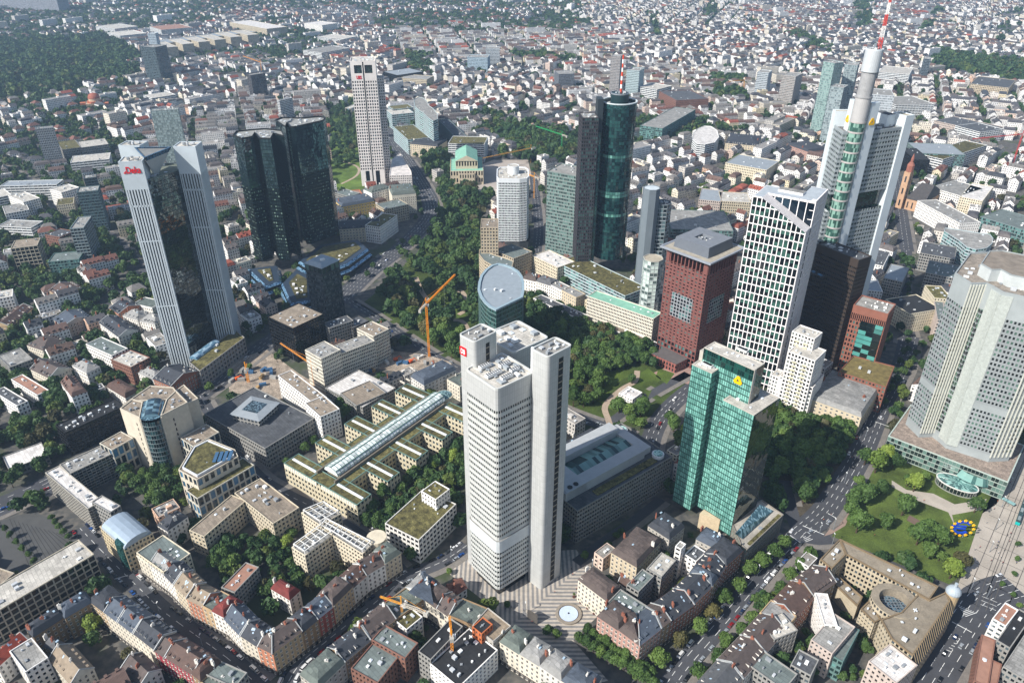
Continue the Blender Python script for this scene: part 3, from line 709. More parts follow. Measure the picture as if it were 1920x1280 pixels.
# ------------------------------------------------------------ 2 green glass tower
def green():
    zC = 99.0
    C = rect3(P(1355.6, 750, zC), P(1413.7, 779.4, zC), P(1460, 746, zC))
    g = P(1403.7, 758.7, zC); zA = HG(PX(*g), (1414.4, 695))
    A = rect3(P(1320, 652.5, zA), P(1414.4, 695, zA), P(1433.7, 682.5, zA))
    # left slab: sits on A's face
    e = nrm(sub(A[1], A[0])); n = (e[1], -e[0])
    zB = zA-9.5
    B = rect3(P(1297.5, 683.7, zB), P(1335, 700.6, zB), P(1351.9, 686.3, zB))
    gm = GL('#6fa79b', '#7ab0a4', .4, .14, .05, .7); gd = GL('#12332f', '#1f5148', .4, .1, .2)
    fr = MT('#23453f', .4, .05, name='mullions'); edge = MT('#b3ada2', .8, .1, name='concrete')
    root = thing('skyscraper', 'turquoise-green glass tower of stepped slabs with a yellow loop emblem near the top', 'skyscraper', cen(A))
    zb = 6
    for q, z, up in ((A, zA, 1), (B, zB, 0), (C, zC, 0)):
        occupy(q, 1, 4)
        nf = int((z-zb)/3.75); f = (z-zb)/nf
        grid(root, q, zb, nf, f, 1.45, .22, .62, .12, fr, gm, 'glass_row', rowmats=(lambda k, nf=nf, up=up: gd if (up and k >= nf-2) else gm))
        parapet(root, q, z, edge, ROOFL, .5, .9)
        units(root, q, z, 3, int(z), 3)
    # pale concrete edges; top slab's right-hand face, shade coloured into its glass
    for q, z in ((A, zA),):
        b = MB(); a_, b_ = q[1], q[2]; ee = nrm(sub(b_, a_)); nn = (ee[1], -ee[0])
        b.prism([add(a_, mul(nn, .3)), add(add(a_, mul(nn, .3)), mul(ee, 2.2)), add(a_, mul(ee, 2.2)), a_], zC, z+.6, bottom=True); b.build('edge_fin', edge, root)
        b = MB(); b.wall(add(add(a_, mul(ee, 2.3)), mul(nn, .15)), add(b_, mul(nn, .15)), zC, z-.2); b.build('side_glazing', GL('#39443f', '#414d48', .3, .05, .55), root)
        b = MB(); m_ = (q[0][0], q[0][1]); b.prism(rect3(add(m_, mul(e, -2.5)), m_, q[3]), 6, z-2.5); b.build('edge_wall', edge, root)
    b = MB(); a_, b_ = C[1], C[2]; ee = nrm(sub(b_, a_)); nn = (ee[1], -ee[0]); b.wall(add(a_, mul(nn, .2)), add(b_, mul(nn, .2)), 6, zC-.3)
    b.build('side_glazing', GL('#33443f', '#3a4c46', .3, .05, .55), root)  # dark glass tone carries this side's shade and tree reflections
    for q, z, t in ((B, zB, .4), (A, zA, .5)):     # louvred skylight boxes
        c = cen(q) if z == zB else add(cen(q), mul(n, -9))
        b = MB().box(c, z, 7, 2.6, 1.6, math.atan2(e[1], e[0])); b.build('plant_box', MT('#c9c9c4', .6), root)
        b = MB().box(c, z+1.62, 6, 1.9, .12, math.atan2(e[1], e[0])); b.build('grille', MT('#111416', .5), root)
    # emblem: folded yellow ribbon loop = outer hexagon minus inner triangle
    base = PX(*A[1]); ce = lerp(A[0], A[1], .745); zc_ = HG(PX(*ce), (1386.5, 713.5))
    emblem(root, ce, e, n, zc_, 3.0)
    # terrace at the foot, glass hall and planted ledge
    hall = office('', '', '1388,1020 1400,1032 1469,966 1428,938 1366,968', 15, '#857f76', gm, bay=2.2, pw=1, sh=1.2, roof='#9b958a', nu=1, root=root, seed=8)
    for i in range(8):
        a_, b_ = P(1405+i*7.4, 1020-i*7, 15), P(1409+i*7.4, 1016-i*7, 15); MB().box(lerp(a_, b_, .5), 15.1, 4, 2.2, .7, math.atan2(*sub(b_, a_)[::-1])).build('planter', GREENR, root)
    b = MB(); b.poly([(*P(1378, 1000, 22), 22), (*P(1392, 1010, 16), 16), (*P(1450, 957, 16), 16), (*P(1425, 945, 22), 22)]); b.build('glass_slope', GL('#3f5f66', '#7d9aa0', .4), root)
    MB().prism([P(1312, 962, 14), P(1350, 975, 14), P(1362, 962, 14), P(1325, 950, 14)], 0, 14).build('entrance_block', MT('#c3b193', .8), root)
    return A, B, C, zA
def emblem(root, c, e, n, z, r):
    out = [(math.cos(a)*r, math.sin(a)*r*1.02) for a in [rad(t) for t in (75, 105, 195, 225, 315, 345)]]
    inn = [(math.cos(rad(t))*r*.42, math.sin(rad(t))*r*.42) for t in (90, 90, 210, 210, 330, 330)]
    b = MB(); f = lambda u, v, d: (c[0]+e[0]*u+n[0]*d, c[1]+e[1]*u+n[1]*d, z+v)
    for i in range(6):
        j = (i+1) % 6
        b.poly([f(*out[i], .5), f(*out[j], .5), f(*inn[j], .5), f(*inn[i], .5)], 0); b.poly([f(*out[i], .12), f(*out[j], .12), f(*out[j], .5), f(*out[i], .5)], 0)
        b.poly([f(*inn[i], .12), f(*inn[j], .12), f(*inn[j], .5), f(*inn[i], .5)], 0)
    b.build('emblem', MT('#e8b400', .5, .03), root)
GREEN = green()

# ------------------------------------------------------------ 3 pale twin-shaft tower with podium and pavilion
def pale():
    zp = 15.0; zt = 138.5
    fr = S('1697.5,795 1722.5,820 1747.5,819 1757,826 1772.5,840 1852.5,866 1890,864')
    w = [P(x, y, zp) for x, y in fr]
    c = add(lerp(w[0], w[-1], .5), (14, 17))
    back = [(2*c[0]-x, 2*c[1]-y) for x, y in w[1:]]
    p = ccw(w+back); p = [q for i, q in enumerate(p) if i == 0 or ln(sub(q, p[i-1])) > 1.5]
    root = thing('skyscraper', 'pale grey-green aluminium tower of angled shafts standing on a low glass podium', 'skyscraper', c)
    occupy(p, 1, 6)
    mw = MT('#8f9495', .5, .08, .06, name='aluminium_cladding', metal=.1); gl = GL('#161e1d', '#4f6a5e', .4, .08)
    bl = MT('#949a9a', .5, .08, .08, name='aluminium_cladding')
    z = zp; b = MB(); b.strip([(x, y, z) for x, y in p], [(x, y, z+6) for x, y in p]); b.build('base_cladding', bl, root)
    z = grid(root, p, z+6, 9, 3.55, 2.3, .95, 1.6, .3, mw, gl)
    b = MB(); b.strip([(x, y, z) for x, y in p], [(x, y, z+5) for x, y in p]); b.build('blank_band', bl, root)
    nf = int((zt-15-z-5)/3.55); z = grid(root, p, z+5, nf, 3.55, 2.3, .95, 1.6, .3, mw, gl)
    b = MB(); b.strip([(x, y, z) for x, y in p], [(x, y, zt) for x, y in p]); b.build('crown_cladding', bl, root)
    parapet(root, p, zt, bl, MT('#8c8378', .9, .25, .2, fine=.2), 1.2, .8)
    units(root, p, zt, 14, 4, 4)
    # curved blank panel, dark window slot and vertical ribs that set the shafts apart
    wz0, wz1 = zp+4, zt-1.0
    A, B = w[3], lerp(w[4], w[5], .24); M2 = w[4]; pts = [w[3], lerp(w[3], w[4], .55), add(w[4], mul(nrm(sub(w[4], c)), .9)), lerp(w[4], w[5], .24)]
    b = MB()
    for i in range(3):
        ee = nrm(sub(pts[i+1], pts[i])); nn = (ee[1], -ee[0]); b.prism([add(pts[i], mul(nn, .35)), add(pts[i+1], mul(nn, .35)), add(pts[i+1], mul(nn, -.2)), add(pts[i], mul(nn, -.2))], wz0, wz1)
    b.build('blank_panel', MT('#a9aea8', .45, .1, .5, fine=.08, name='aluminium_cladding'), root)
    ee = nrm(sub(w[3], w[2])); nn = (ee[1], -ee[0]); z_ = wz0+4; k_ = 0
    while z_ < zt-18:
        b = MB()
        for j in range(5): b.wall(add(lerp(w[2], w[3], .08+j*.17), mul(nn, .1)), add(lerp(w[2], w[3], .08+j*.17+.13), mul(nn, .1)), z_, z_+2.3, uv=[(j+.1, k_+.1), (j+.9, k_+.1), (j+.9, k_+.9), (j+.1, k_+.9)])
        b.build('slot_window', GL('#0d1110', '#56745f', .3), root); z_ += 3.55; k_ += 1
    b = MB()
    for (s_, t_) in ((w[1], w[2]), (w[5], w[6])):
        ee = nrm(sub(t_, s_)); nn = (ee[1], -ee[0]); L_ = ln(sub(t_, s_)); k = 5
        for j in range(k+1): q_ = add(s_, mul(ee, L_*j/k)); b.prism([add(q_, mul(ee, -.35)), add(add(q_, mul(ee, -.35)), mul(nn, .7)), add(add(q_, mul(ee, .35)), mul(nn, .7)), add(q_, mul(ee, .35))][::-1], wz0, zt)
    b.build('rib', MT('#c2c2b6', .45, .05), root)
    # higher blank cores between the shafts
    k = off(p, -6); cc = cen(p)
    q = [lerp(cc, v, .62) for v in p]
    b = MB().prism(q, zt, zt+8); b.build('core_wall', MT('#b4b9b8', .5, .08), root); parapet(root, q, zt+8, bl, MT('#7c7368', .9, .2, .2), .8, .6)
    # podium
    pod = [P(*t, zp) for t in S('1702,757 1665,818 1890,905')]
    e1 = nrm(sub(pod[2], pod[1])); pr = rect3(pod[1], pod[2], pod[0])
    occupy(pr, 1, 3)
    pb = thing('office_podium', 'low glass-walled podium with a tan roof under the pale twin-shaft tower', 'building', cen(pr))
    pg = GL('#222e2b', '#5a736a', .45, .08); grid(pb, pr, 0, 4, zp/4, 2.4, .2, .7, .2, MT('#8f9a92', .5, .06), pg, 'glass_row')
    parapet(pb, pr, zp, MT('#a9b4ab', .5, .06), MT('#8f8175', .95, .22, .3, fine=.2, name='roof_gravel'), .6, .8)
    # oval pavilion
    o = P(1795, 905, 5); ang = math.atan2(e1[1], e1[0]); E_ = []
    L_ = ln(sub(P(1759, 887, 5), P(1832, 920, 5)))/2*1.03
    for k in range(36):
        t = 2*math.pi*k/36; x, y = math.cos(t)*L_, math.sin(t)*L_*.6
        E_.append((o[0]+x*math.cos(ang)-y*math.sin(ang), o[1]+x*math.sin(ang)+y*math.cos(ang)))
    pv = thing('glass_pavilion', 'oval glass-roofed pavilion in front of the glass podium, beside the lawn', 'pavilion', o); occupy(E_, 1, 2)
    grid(pv, E_, 0, 1, 5, 2, .3, .8, .2, MT('#8f9089', .6), GL('#1a2422', '#3c4a45', .3), 'glazing')
    b = MB(); q = off(ccw(E_), .35); b.ring(q, .7, 4.9, 5.5); b.build('rim', MT('#c9c9c2', .6), pv)
    gr = GL('#456b68', '#7da39b', .5, .1, .1); b = MB(); q = off(ccw(E_), -.4); N_ = len(q)
    for s0, s1, z0_, z1_ in ((1, .75, 5.2, 5.7), (.75, .5, 5.7, 6.0), (.5, .25, 6.0, 6.2), (.25, .02, 6.2, 6.25)):
        for i in range(N_):
            a, d = q[i], q[(i+1) % N_]
            b.poly([(*lerp(o, a, s0), z0_), (*lerp(o, d, s0), z0_), (*lerp(o, d, s1), z1_), (*lerp(o, a, s1), z1_)], 0,
                   [(i+.1, s0*40), (i+.9, s0*40), (i+.9, s0*40+.5), (i+.1, s0*40+.5)])
    b.build('glass_roof', gr, pv)
    # half-round glass canopy on the podium
    A = add(lerp(pr[0], pr[1], .62), (0, 0)); B = lerp(pr[0], pr[1], .88); n = (e1[1], -e1[0]); b = MB()
    M_ = 12
    for i in range(M_):
        a0, a1 = math.pi*i/M_, math.pi*(i+1)/M_
        f = lambda a, r: add(lerp(A, B, .5-.5*math.cos(a)*r), mul(n, 4*math.sin(a)*r+.3))
        b.poly([(*f(a0, 1), 6.5), (*f(a1, 1), 6.5), (*f(a1, .8), 12.5), (*f(a0, .8), 12.5)], 0, [(i+.1, .1), (i+.9, .1), (i+.9, .9), (i+.1, .9)])
    b.build('glass_canopy', gr, pb)
pale()

# ------------------------------------------------------------ 4 white gridded tower with a sloping cut
def taunus():
    z = 163.0
    L_ = P(1411.9, 367.5, z); a2 = P(1428.7, 370.6, z); R_ = P(1553.7, 355, z); B_ = P(1441, 347.5, z); K = P(1526.9, 375, z); K2 = P(1447.5, 358.7, z)
    e = nrm(sub(a2, L_))                                   # along the left-front face
    e = nrm(sub(a2, L_)); e = nrm(add(e, nrm((.81, -.587)))); n = (-e[1], e[0])   # into the depth
    dep = (R_[0]-L_[0])*n[0]+(R_[1]-L_[1])*n[1]; dl = (B_[0]-L_[0])*n[0]+(B_[1]-L_[1])*n[1]
    # front corner: point under (1486,434) on the face line
    wid = (R_[0]-L_[0])*e[0]+(R_[1]-L_[1])*e[1]
    best = (0, 0) if 0 else min((abs(PX(*add(L_, mul(e, t)), HG(PX(*add(L_, mul(e, t))), (1486, 433.7)))[0]-1486), t) for t in [x*.25 for x in range(80, 260)])
    t_ = best[1]; F_ = add(L_, mul(e, t_)); zl = HG(PX(*F_), (1486, 433.7)); t1 = max(4.0, ln(sub(a2, L_)))
    root = thing('skyscraper', 'slender white gridded tower, its top cut by a striped slope over a glass triangle', 'skyscraper', cen([L_, F_, R_, B_]))
    t_ = wid; F_ = add(L_, mul(e, t_)); zl = HG(PX(*F_), (1486, 433.7)); W_ = wid; wm = MT('#e9e4e2', .55, .04, name='white_frame'); g1 = GL('#0e1416', '#33544a', .4, .07); g2 = GL('#101618', '#223238', .3, .05, .4)
    sd = 13.5                                                # depth of the front slab
    at = lambda u, v: add(add(L_, mul(e, u)), mul(n, v))
    foot = [at(0, 0), at(W_, 0), at(W_, dep), at(W_-13, dep), at(W_-13, dl), at(0, dl)]; occupy(foot, 1, 4)
    # glass body
    b = MB(); q = [at(.35, .35), at(W_-.35, .35), at(W_-.35, dep-.35), at(.35, dep-.35)]
    nfl = 22
    zz = [8+(z-8)*i/nfl for i in range(nfl+1)]
    slope = lambda u: z if u <= t1 else z+(zl-z)*(u-t1)/(W_-t1)
    nb = 12
    for k in range(nfl):
        m = MB(); 
        for j in range(nb):
            u0, u1 = .2+(W_-.4)*j/nb, .2+(W_-.4)*(j+1)/nb
            for h in (0, 1):
                za, zb = zz[k]+(zz[k+1]-zz[k])*h/2, zz[k]+(zz[k+1]-zz[k])*(h+1)/2
                ta, tb = min(zb, slope(u0)), min(zb, slope(u1))
                if ta <= za+.05 and tb <= za+.05: continue
                A, B = at(u0, .45), at(u1, .45)
                m.poly([(*A, za), (*B, za), (*B, max(za, tb)), (*A, max(za, ta))], 0, [(j+.05, 2*k+h+.05), (j+.95, 2*k+h+.05), (j+.95, 2*k+h+.95), (j+.05, 2*k+h+.95)])
        # right-front face, small panes; a deep glass recess between the slab and the rear block
        for v0, v1, u, pane in ((.2, sd, W_-.45, 1), (sd, sd+5, W_-3.5, 0), (sd+5, dep-.3, W_-.45, 1)):
            c = max(1, round((v1-v0)/1.5)) if pane else 2
            if pane == 1 and v0 < 1 and zz[k+1] > zl: continue
            for i in range(c):
                a_, b_ = at(u, v0+(v1-v0)*i/c), at(u, v0+(v1-v0)*(i+1)/c)
                for h in range(2):
                    za, zb = zz[k]+(zz[k+1]-zz[k])*h/2, zz[k]+(zz[k+1]-zz[k])*(h+1)/2
                    m.wall(a_, b_, za, zb, 1, uv=[(i+20.1, 2*k+h+.1), (i+20.9, 2*k+h+.1), (i+20.9, 2*k+h+.9), (i+20.1, 2*k+h+.9)])
        if m.v: m.build('glass_row', [g1, g2], root)
    w = MB()
    def bar(p0, p1, wd, d=.5):      # bar on front face between (u,z) points
        (u0, z0_), (u1, z1_) = p0, p1; w.beam((*at(u0, .1), z0_), (*at(u1, .1), z1_), wd, 0, d)
    for j in range(nb+1):
        u = W_*j/nb; 
        A = at(u, 0); w.prism([at(u-.32, 0), at(u+.32, 0), at(u+.32, .6), at(u-.32, .6)], 2, slope(u))
    for k in range(nfl+1):
        zk = zz[k]; 
        if k % 1 == 0:
            ue = W_ if zk <= zl else t1+(z-zk)/(z-zl)*(W_-t1)
            if ue > 1: w.prism([at(0, -.03), at(ue, -.03), at(ue, .5), at(0, .5)], zk-.35, zk+.35, bottom=True)
    # right face: fine white grid
    for v0, v1 in ((0, sd), (sd+5, dep)):
        top = zl if v0 == 0 else z
        c = round((v1-v0)/1.5)
        for i in range(c+1):
            v = v0+(v1-v0)*i/c; t = .5 if i in (0, c) else .22
            w.prism([at(W_-.4, v-t/2), at(W_+.02, v-t/2), at(W_+.02, v+t/2), at(W_-.4, v+t/2)], 2, top)
        for k in range(2*nfl+1):
            zk = 8+(z-8)*k/(2*nfl)
            if zk <= top: w.prism([at(W_-.4, v0), at(W_, v0), at(W_, v1), at(W_-.4, v1)], zk-.14-(.15 if k % 2 == 0 else 0), zk+.14+(.15 if k % 2 == 0 else 0), bottom=True)
    for k in range(nfl+1):
        w.prism([at(W_-3.6, sd), at(W_-.2, sd), at(W_-.2, sd+5), at(W_-3.6, sd+5)], zz[k]-.25, zz[k]+.25, bottom=True)
    w.build('white_frame', wm, root)
    # sloping striped roof of the front slab, its side walls, and the glass triangle behind it
    s = MB(); nS = 9
    for i in range(nS):
        v0, v1 = sd*i/nS, sd*(i+.62)/nS
        s.prism_ = None
        A = (*at(t1, v0), z+.2); B = (*at(W_, v0), zl+.2); C_ = (*at(W_, v1), zl+.2); D = (*at(t1, v1), z+.2)
        s.poly([A, B, C_, D], 0)
    s.build('slope_stripe', wm, root)
    s = MB(); s.poly([(*at(t1, 0), z), (*at(W_, 0), zl), (*at(W_, sd), zl), (*at(t1, sd), z)], 0); s.build('slope_roof', MT('#8f8c8c', .5, .1), root)
    gd = GL('#1a2a38', '#28404f', .4, .05, .5); s = MB(); fx = MB(); c = 6
    for j in range(c):
        u0, u1 = t1+(W_-t1)*j/c, t1+(W_-t1)*(j+1)/c
        A, B = at(u0, sd+.1), at(u1, sd+.1)
        s.poly([(*A, slope(u0)), (*B, slope(u1)), (*B, z-1), (*A, z-1)], 0, [(j+.1, .1), (j+.9, .1), (j+.9, .9), (j+.1, .9)])
        fx.prism([at(u1-.3, sd-.3), at(u1+.3, sd-.3), at(u1+.3, sd+.3), at(u1-.3, sd+.3)], slope(u1), z)
    s.build('glass_triangle', gd, root)
    fx.prism([at(t1, sd-.3), at(W_, sd-.3), at(W_, sd+.8), at(t1, sd+.8)], z-1.4, z, bottom=True)
    fx.prism([at(0, 0), at(t1, 0), at(t1, dl), at(0, dl)], z-.6, z)
    fx.prism([at(t1, dl-1), at(W_-13, dl-1), at(W_-13, dl), at(t1, dl)], z-.6, z); fx.prism([at(W_-13, dep-1), at(W_, dep-1), at(W_, dep), at(W_-13, dep)], z-.6, z); fx.prism([at(W_-1.2, sd), at(W_, sd), at(W_, dep), at(W_-1.2, dep)], z-.6, z+.03)
    fx.build('roof_edge', wm, root)
    r = MB(); r.poly([(*at(.5, .5), z+.08), (*at(t1, .5), z+.08), (*at(t1, sd+.5), z+.08), (*at(W_-1, sd+.5), z+.08), (*at(W_-1, dep-1), z+.08), (*at(W_-12.5, dep-1), z+.08), (*at(W_-12.5, dl-1), z+.08), (*at(.5, dl-1), z+.08)]); r.build('roof', MT('#9fa6ab', .7, .1), root)
    b = MB().prism([at(12, sd+8), at(W_-12, sd+8), at(W_-12, dl-3), at(12, dl-3)], z, z+1.8, mt=1); b.build('rooftop_unit', [wm, ROOFG], root)
    bk = MB(); bk.wall(at(W_, dep), at(W_-13, dep), 0, z); bk.wall(at(W_-13, dep), at(W_-13, dl), 0, z); bk.wall(at(W_-13, dl), at(0, dl), 0, z); bk.wall(at(0, dl), at(0, 0), 0, z); bk.build('rear_wall', WALLW('#ddd9d6', bay=3, fl=3.7, wf=.75, hf=.8), root)
taunus()

# ------------------------------------------------------------ 5 red-brown tower with a floating roof
def japan():
    z = 101.0; ze = 107.0
    T = rect3(P(1252, 467, z), P(1328.7, 495, z), P(1372, 462, z)); E_ = rect3(P(1238.7, 461, ze), P(1335, 490, ze), P(1383.7, 455, ze))
    c = cen(T); s = max(ln(sub(T[1], T[0])), 30); e = nrm(sub(T[1], T[0])); n = (-e[1], e[0])
    q = [add(add(T[0], mul(e, u)), mul(n, v)) for u, v in ((0, 0), (s, 0), (s, s), (0, s))]; c = cen(q)
    root = thing('skyscraper', 'square red-brown tower with small square windows under a wide floating grey roof', 'skyscraper', c); occupy(q, 1, 5)
    rd = MT('#744a44', .7, .08, .15, name='red_granite'); gl = GL('#11161a', '#4a6a68', .3); nb = 11
    grid(root, q, 0, 4, 4.3, s/11, 1.0, .9, .8, rd, gl)
    zz = grid(root, q, 17.2, 24, (z-10-17.2)/24, s/11, 1.75, 1.9, .3, rd, gl, top=1)
    # big grey panel of larger windows on the two visible sides
    pm = MT('#8d9094', .6, .06)
    for (a, b) in ((q[0], q[1]), (q[1], q[2])):
        ee = nrm(sub(b, a)); nn = (ee[1], -ee[0]); A, B = add(lerp(a, b, .24), mul(nn, .15)), add(lerp(a, b, .76), mul(nn, .15))
        z0_, z1_ = 17.2+(z-27)/24*8.2, 17.2+(z-27)/24*15.5
        m = MB(); m.wall(A, B, z0_, z1_); m.build('grey_panel', pm, root)
        for k in range(7):
            m = MB(); f = (z1_-z0_)/7
            for j in range(7):
                X, Y = lerp(A, B, (j+.16)/7), lerp(A, B, (j+.84)/7); X, Y = add(X, mul(nn, .05)), add(Y, mul(nn, .05))
                m.wall(X, Y, z0_+k*f+f*.2, z0_+(k+1)*f-f*.12, uv=[(j+.1, k+.1), (j+.9, k+.1), (j+.9, k+.9), (j+.1, k+.9)])
            m.build('window_row', gl, root)
    # loggia and fins under the roof
    b = MB(); qq = off(ccw(q), -3.5); b.prism(qq, z-10, z); b.build('loggia_wall', MT('#3b3030', .7), root)
    b = MB(); b.strip([(x, y, z-10.05) for x, y in ccw(q)], [(x, y, z-10) for x, y in qq]); cq = ccw(q)
    for i in range(4):
        a, d = cq[i], cq[(i+1) % 4]; ee = nrm(sub(d, a)); nn = (ee[1], -ee[0]); L_ = ln(sub(d, a))
        for k in range(12):
            p0 = add(a, mul(ee, L_*k/11)); A = add(p0, mul(ee, -.45)); B = add(p0, mul(ee, .45))
            b.prism([add(A, mul(nn, -3)), A, B, add(B, mul(nn, -3))][::-1], z-10, z+1)
    b.build('fin', rd, root)
    E2 = off(ccw(q), 4.6); b = MB(); b.prism(E2, z+1.5, z+2.5, bottom=True); b.ring(off(E2, .2), 1.4, z+2.4, z+3.1); b.build('floating_roof', MT('#8e939b', .5, .06), root)
    I_ = off(ccw(q), -2.6); r = MB(); r.poly([(x, y, z+2.6) for x, y in off(E2, -2)]); r.build('roof', MT('#9c9587', .9, .15), root)
    b = MB(); A = off(ccw(q), -3.2); b.strip([(x, y, z+2.5) for x, y in A], [(x, y, z+11.5) for x, y in off(A, -.8)]); k = [(x, y, z+11.5) for x, y in off(A, -.8)]
    in1 = [(x, y, z+11.5) for x, y in off(A, -11.5)]; b.strip(k, in1, 1); b.strip(in1, [(x, y, z+9) for x, y in off(A, -11.5)], 1); b.poly([(x, y, z+9) for x, y in off(A, -11.5)], 1)
    b.build('plant_hall', [MT('#60656c', .6, .06), MT('#70747a', .7, .08)], root)
    units(root, off(A, -10), z+9, 6, 2, 3)
    # entrance pavilion
    pv = [P(*t, 9) for t in S('1222,663 1268,683 1290,672 1245,650')]
    b = MB().prism(pv, 0, 9, 0, 1); b.build('entrance_wing', [WALLW('#8c534a', '#1a1a1c', 3, 4, .55, .7), MT('#5a5553', .8)], root); occupy(pv, 1, 2)
japan()

# ------------------------------------------------------------ 6 tallest tower, three white corner cores, mast
def cbk():
    zr = 195.0
    fl, fr_, lc, rc = P(1581, 250, zr), P(1632.5, 248.7, zr), P(1563.7, 237.5, zr), P(1691, 241, zr)
    zt = HG(PX(*fr_), (1644, 191)); zc = HG(PX(*rc), (1697.5, 218.7))
    root = thing('skyscraper', 'tallest tower, white corner cores, banded glass stair, yellow loop emblems and lattice mast', 'skyscraper', cen([fl, rc, lc]))
    wm = MT('#cdd5d8', .35, .04, .1, name='white_cladding'); gl = GL('#3c4547', '#6c7672', .35, .1); gw = MT('#949b9d', .5, .06, .08, name='grey_cladding')
    def slab(a, b, th, z0, z1, nm='core_wall', m=wm):
        e_ = nrm(sub(b, a)); n_ = (-e_[1], e_[0]); return MB().prism([a, b, add(b, mul(n_, th)), add(a, mul(n_, th))], z0, z1, bottom=True).build(nm, m, root)
    eR = nrm(sub(rc, fr_)); nR = (-eR[1], eR[0]); eL = nrm(sub(lc, fl)); nL = (eL[1], -eL[0])
    # body
    body = ccw([fl, fr_, rc, add(rc, mul(nR, 12)), add(lc, mul((eR[0], eR[1]), 10)), lc]); occupy(off(body, 6), 1, 2)
    nf = 46
    z = grid(root, body, 0, 34, 3.8, 3.0, .5, 1.9, .25, gw, gl)
    z2 = z
    gdn = GL('#12211d', '#2e4a40', .3, .06); b = MB(); i_ = off(body, -3); b.prism(i_, z, z+15.2, top=False); b.build('sky_garden_glazing', gdn, root)
    z = grid(root, body, z+15.2, int((zr-z-15.2)/3.8), 3.8, 3.0, .5, 1.9, .25, gw, gl)
    parapet(root, body, z, gw, MT('#6a6866', .9, .15), 1.4, .6, max(0, zr-z)); units(root, body, zr, 8, 9, 4)
    # cores
    rw = 9.0
    C1 = [rc, add(rc, mul(eR, rw)), add(add(rc, mul(eR, rw)), mul(nR, 12)), add(rc, mul(nR, 12))]
    off_ = mul((-nR[0], -nR[1]), 1.5); C1 = [add(C1[0], off_), add(C1[1], off_), C1[2], C1[3]]
    b = MB().prism(C1, 0, zc, top=False); b.build('corner_core', wm, root); parapet(root, C1, zc, wm, MT('#a39a86', .9, .1), .8, .6)
    C1b = [add(C1[0], mul(nR, 10)), add(C1[0], mul(nR, 24)), add(add(C1[0], mul(nR, 24)), mul(eR, -9)), add(add(C1[0], mul(nR, 10)), mul(eR, -9))]
    b = MB().prism(C1b, zr-20, zc, mt=1); b.build('corner_core', [wm, ROOFD], root)
    C2 = [lc, add(lc, mul(eL, 7)), add(add(lc, mul(eL, 7)), mul(nL, 13)), add(lc, mul(nL, 13))]; C2 = [add(C2[0], mul(nL, -1.2)), add(C2[1], mul(nL, -1.2)), C2[2], C2[3]]
    b = MB().prism(C2, 0, zc+2, top=False); b.build('corner_core', wm, root); parapet(root, C2, zc+2, wm, MT('#a39a86', .9, .1), .8, .6)
    # front core: banded round glass stair between two white walls
    mid = lerp(fl, fr_, .45); dd = nrm((-(mid[0])*.0-nR[0]-nL[0], -nR[1]-nL[1])); R_ = 6.0
    O_ = add(mid, mul(dd, .5))
    gb = GL('#3b5f54', '#7d9e90', .4, .12); bandm = MT('#a9a3a0', .5, .06)
    for k in range(int(zt-12)//8):
        za = 4+k*8.0; b = MB(); p = circ(O_, R_, 28); 
        for i in range(28):
            for h in (0, 1): b.wall(p[i], p[(i+1) % 28], za+1+3.4*h, za+1+3.4*(h+1), uv=[(i+.1, 2*k+h+.1), (i+.9, 2*k+h+.1), (i+.9, 2*k+h+.9), (i+.1, 2*k+h+.9)])
        b.build('stair_glazing', gb, root)
    b = MB()
    for k in range(int(zt-12)//8+1): b.prism(circ(O_, R_+.35, 28), 4+k*8.0-.3, 4+k*8.0+1, bottom=True)
    b.build('stair_band', bandm, root)
    zk = 4+(int(zt-12)//8)*8.0+1
    ztop = HG(PX(*O_), (1634, 92))
    b = MB(); p = circ(O_, R_+.1, 28); b.prism(p, zk, zt+4, top=False); b.build('drum', MT('#aaa8a6', .5, .05), root, smooth=False)
    b = MB(); b.prism(circ(O_, R_+.6, 28), zt+4, zt+5, bottom=True); 
    b.prism(circ(O_, R_-.4, 28), zt+5, ztop-16, top=False); b.build('drum', MT('#9b9b9b', .5, .12, .3), root)
    b = MB(); b.prism(circ(O_, R_+.5, 28), ztop-16, ztop, top=False); b.build('drum', MT('#c3c7c9', .35, .05, metal=.2), root)
    parapet(root, circ(O_, R_+.5, 28), ztop-.5, wm, ROOFG, 1, .6); units(root, circ(O_, R_, 12), ztop, 4, 2, 3)
    # two white walls
    L1, L2 = add(O_, mul(eL, 4.5)), None
    for (e_, n_, base, sgn, wd) in ((eR, nR, add(O_, mul(eR, 4.6)), 1, 9.0), (eL, nL, add(O_, mul(eL, 4.6)), -1, 8.0)):
        A = add(base, mul(n_, -R_*.85)); B = add(A, mul(e_, wd)); C_ = add(B, mul(n_, 3)); D = add(A, mul(n_, 3))
        MB().prism([A, B, C_, D], 0, zt, bottom=False).build('core_wall', wm, root); occupy([A, B, C_, D], 1, 3)
        nn = (-n_[0], -n_[1]); cc = lerp(A, B, .5)
        ee = e_ if sgn > 0 else (-e_[0], -e_[1])
        emblem(root, add(cc, mul(nn, .0)), ee, nn, zt-15, 3.2)
    # mast
    mast(root, add(O_, (3.5, 1)), ztop, ztop+48, 2.3, .6, [(MT('#c63a2a', .5, .03), 1), (MT('#e6e3df', .5, .03), 1)], 6)
    r = MB().prism(circ(O_, 1.2, 8), ztop, ztop+4); r.build('vent', STEEL, root)
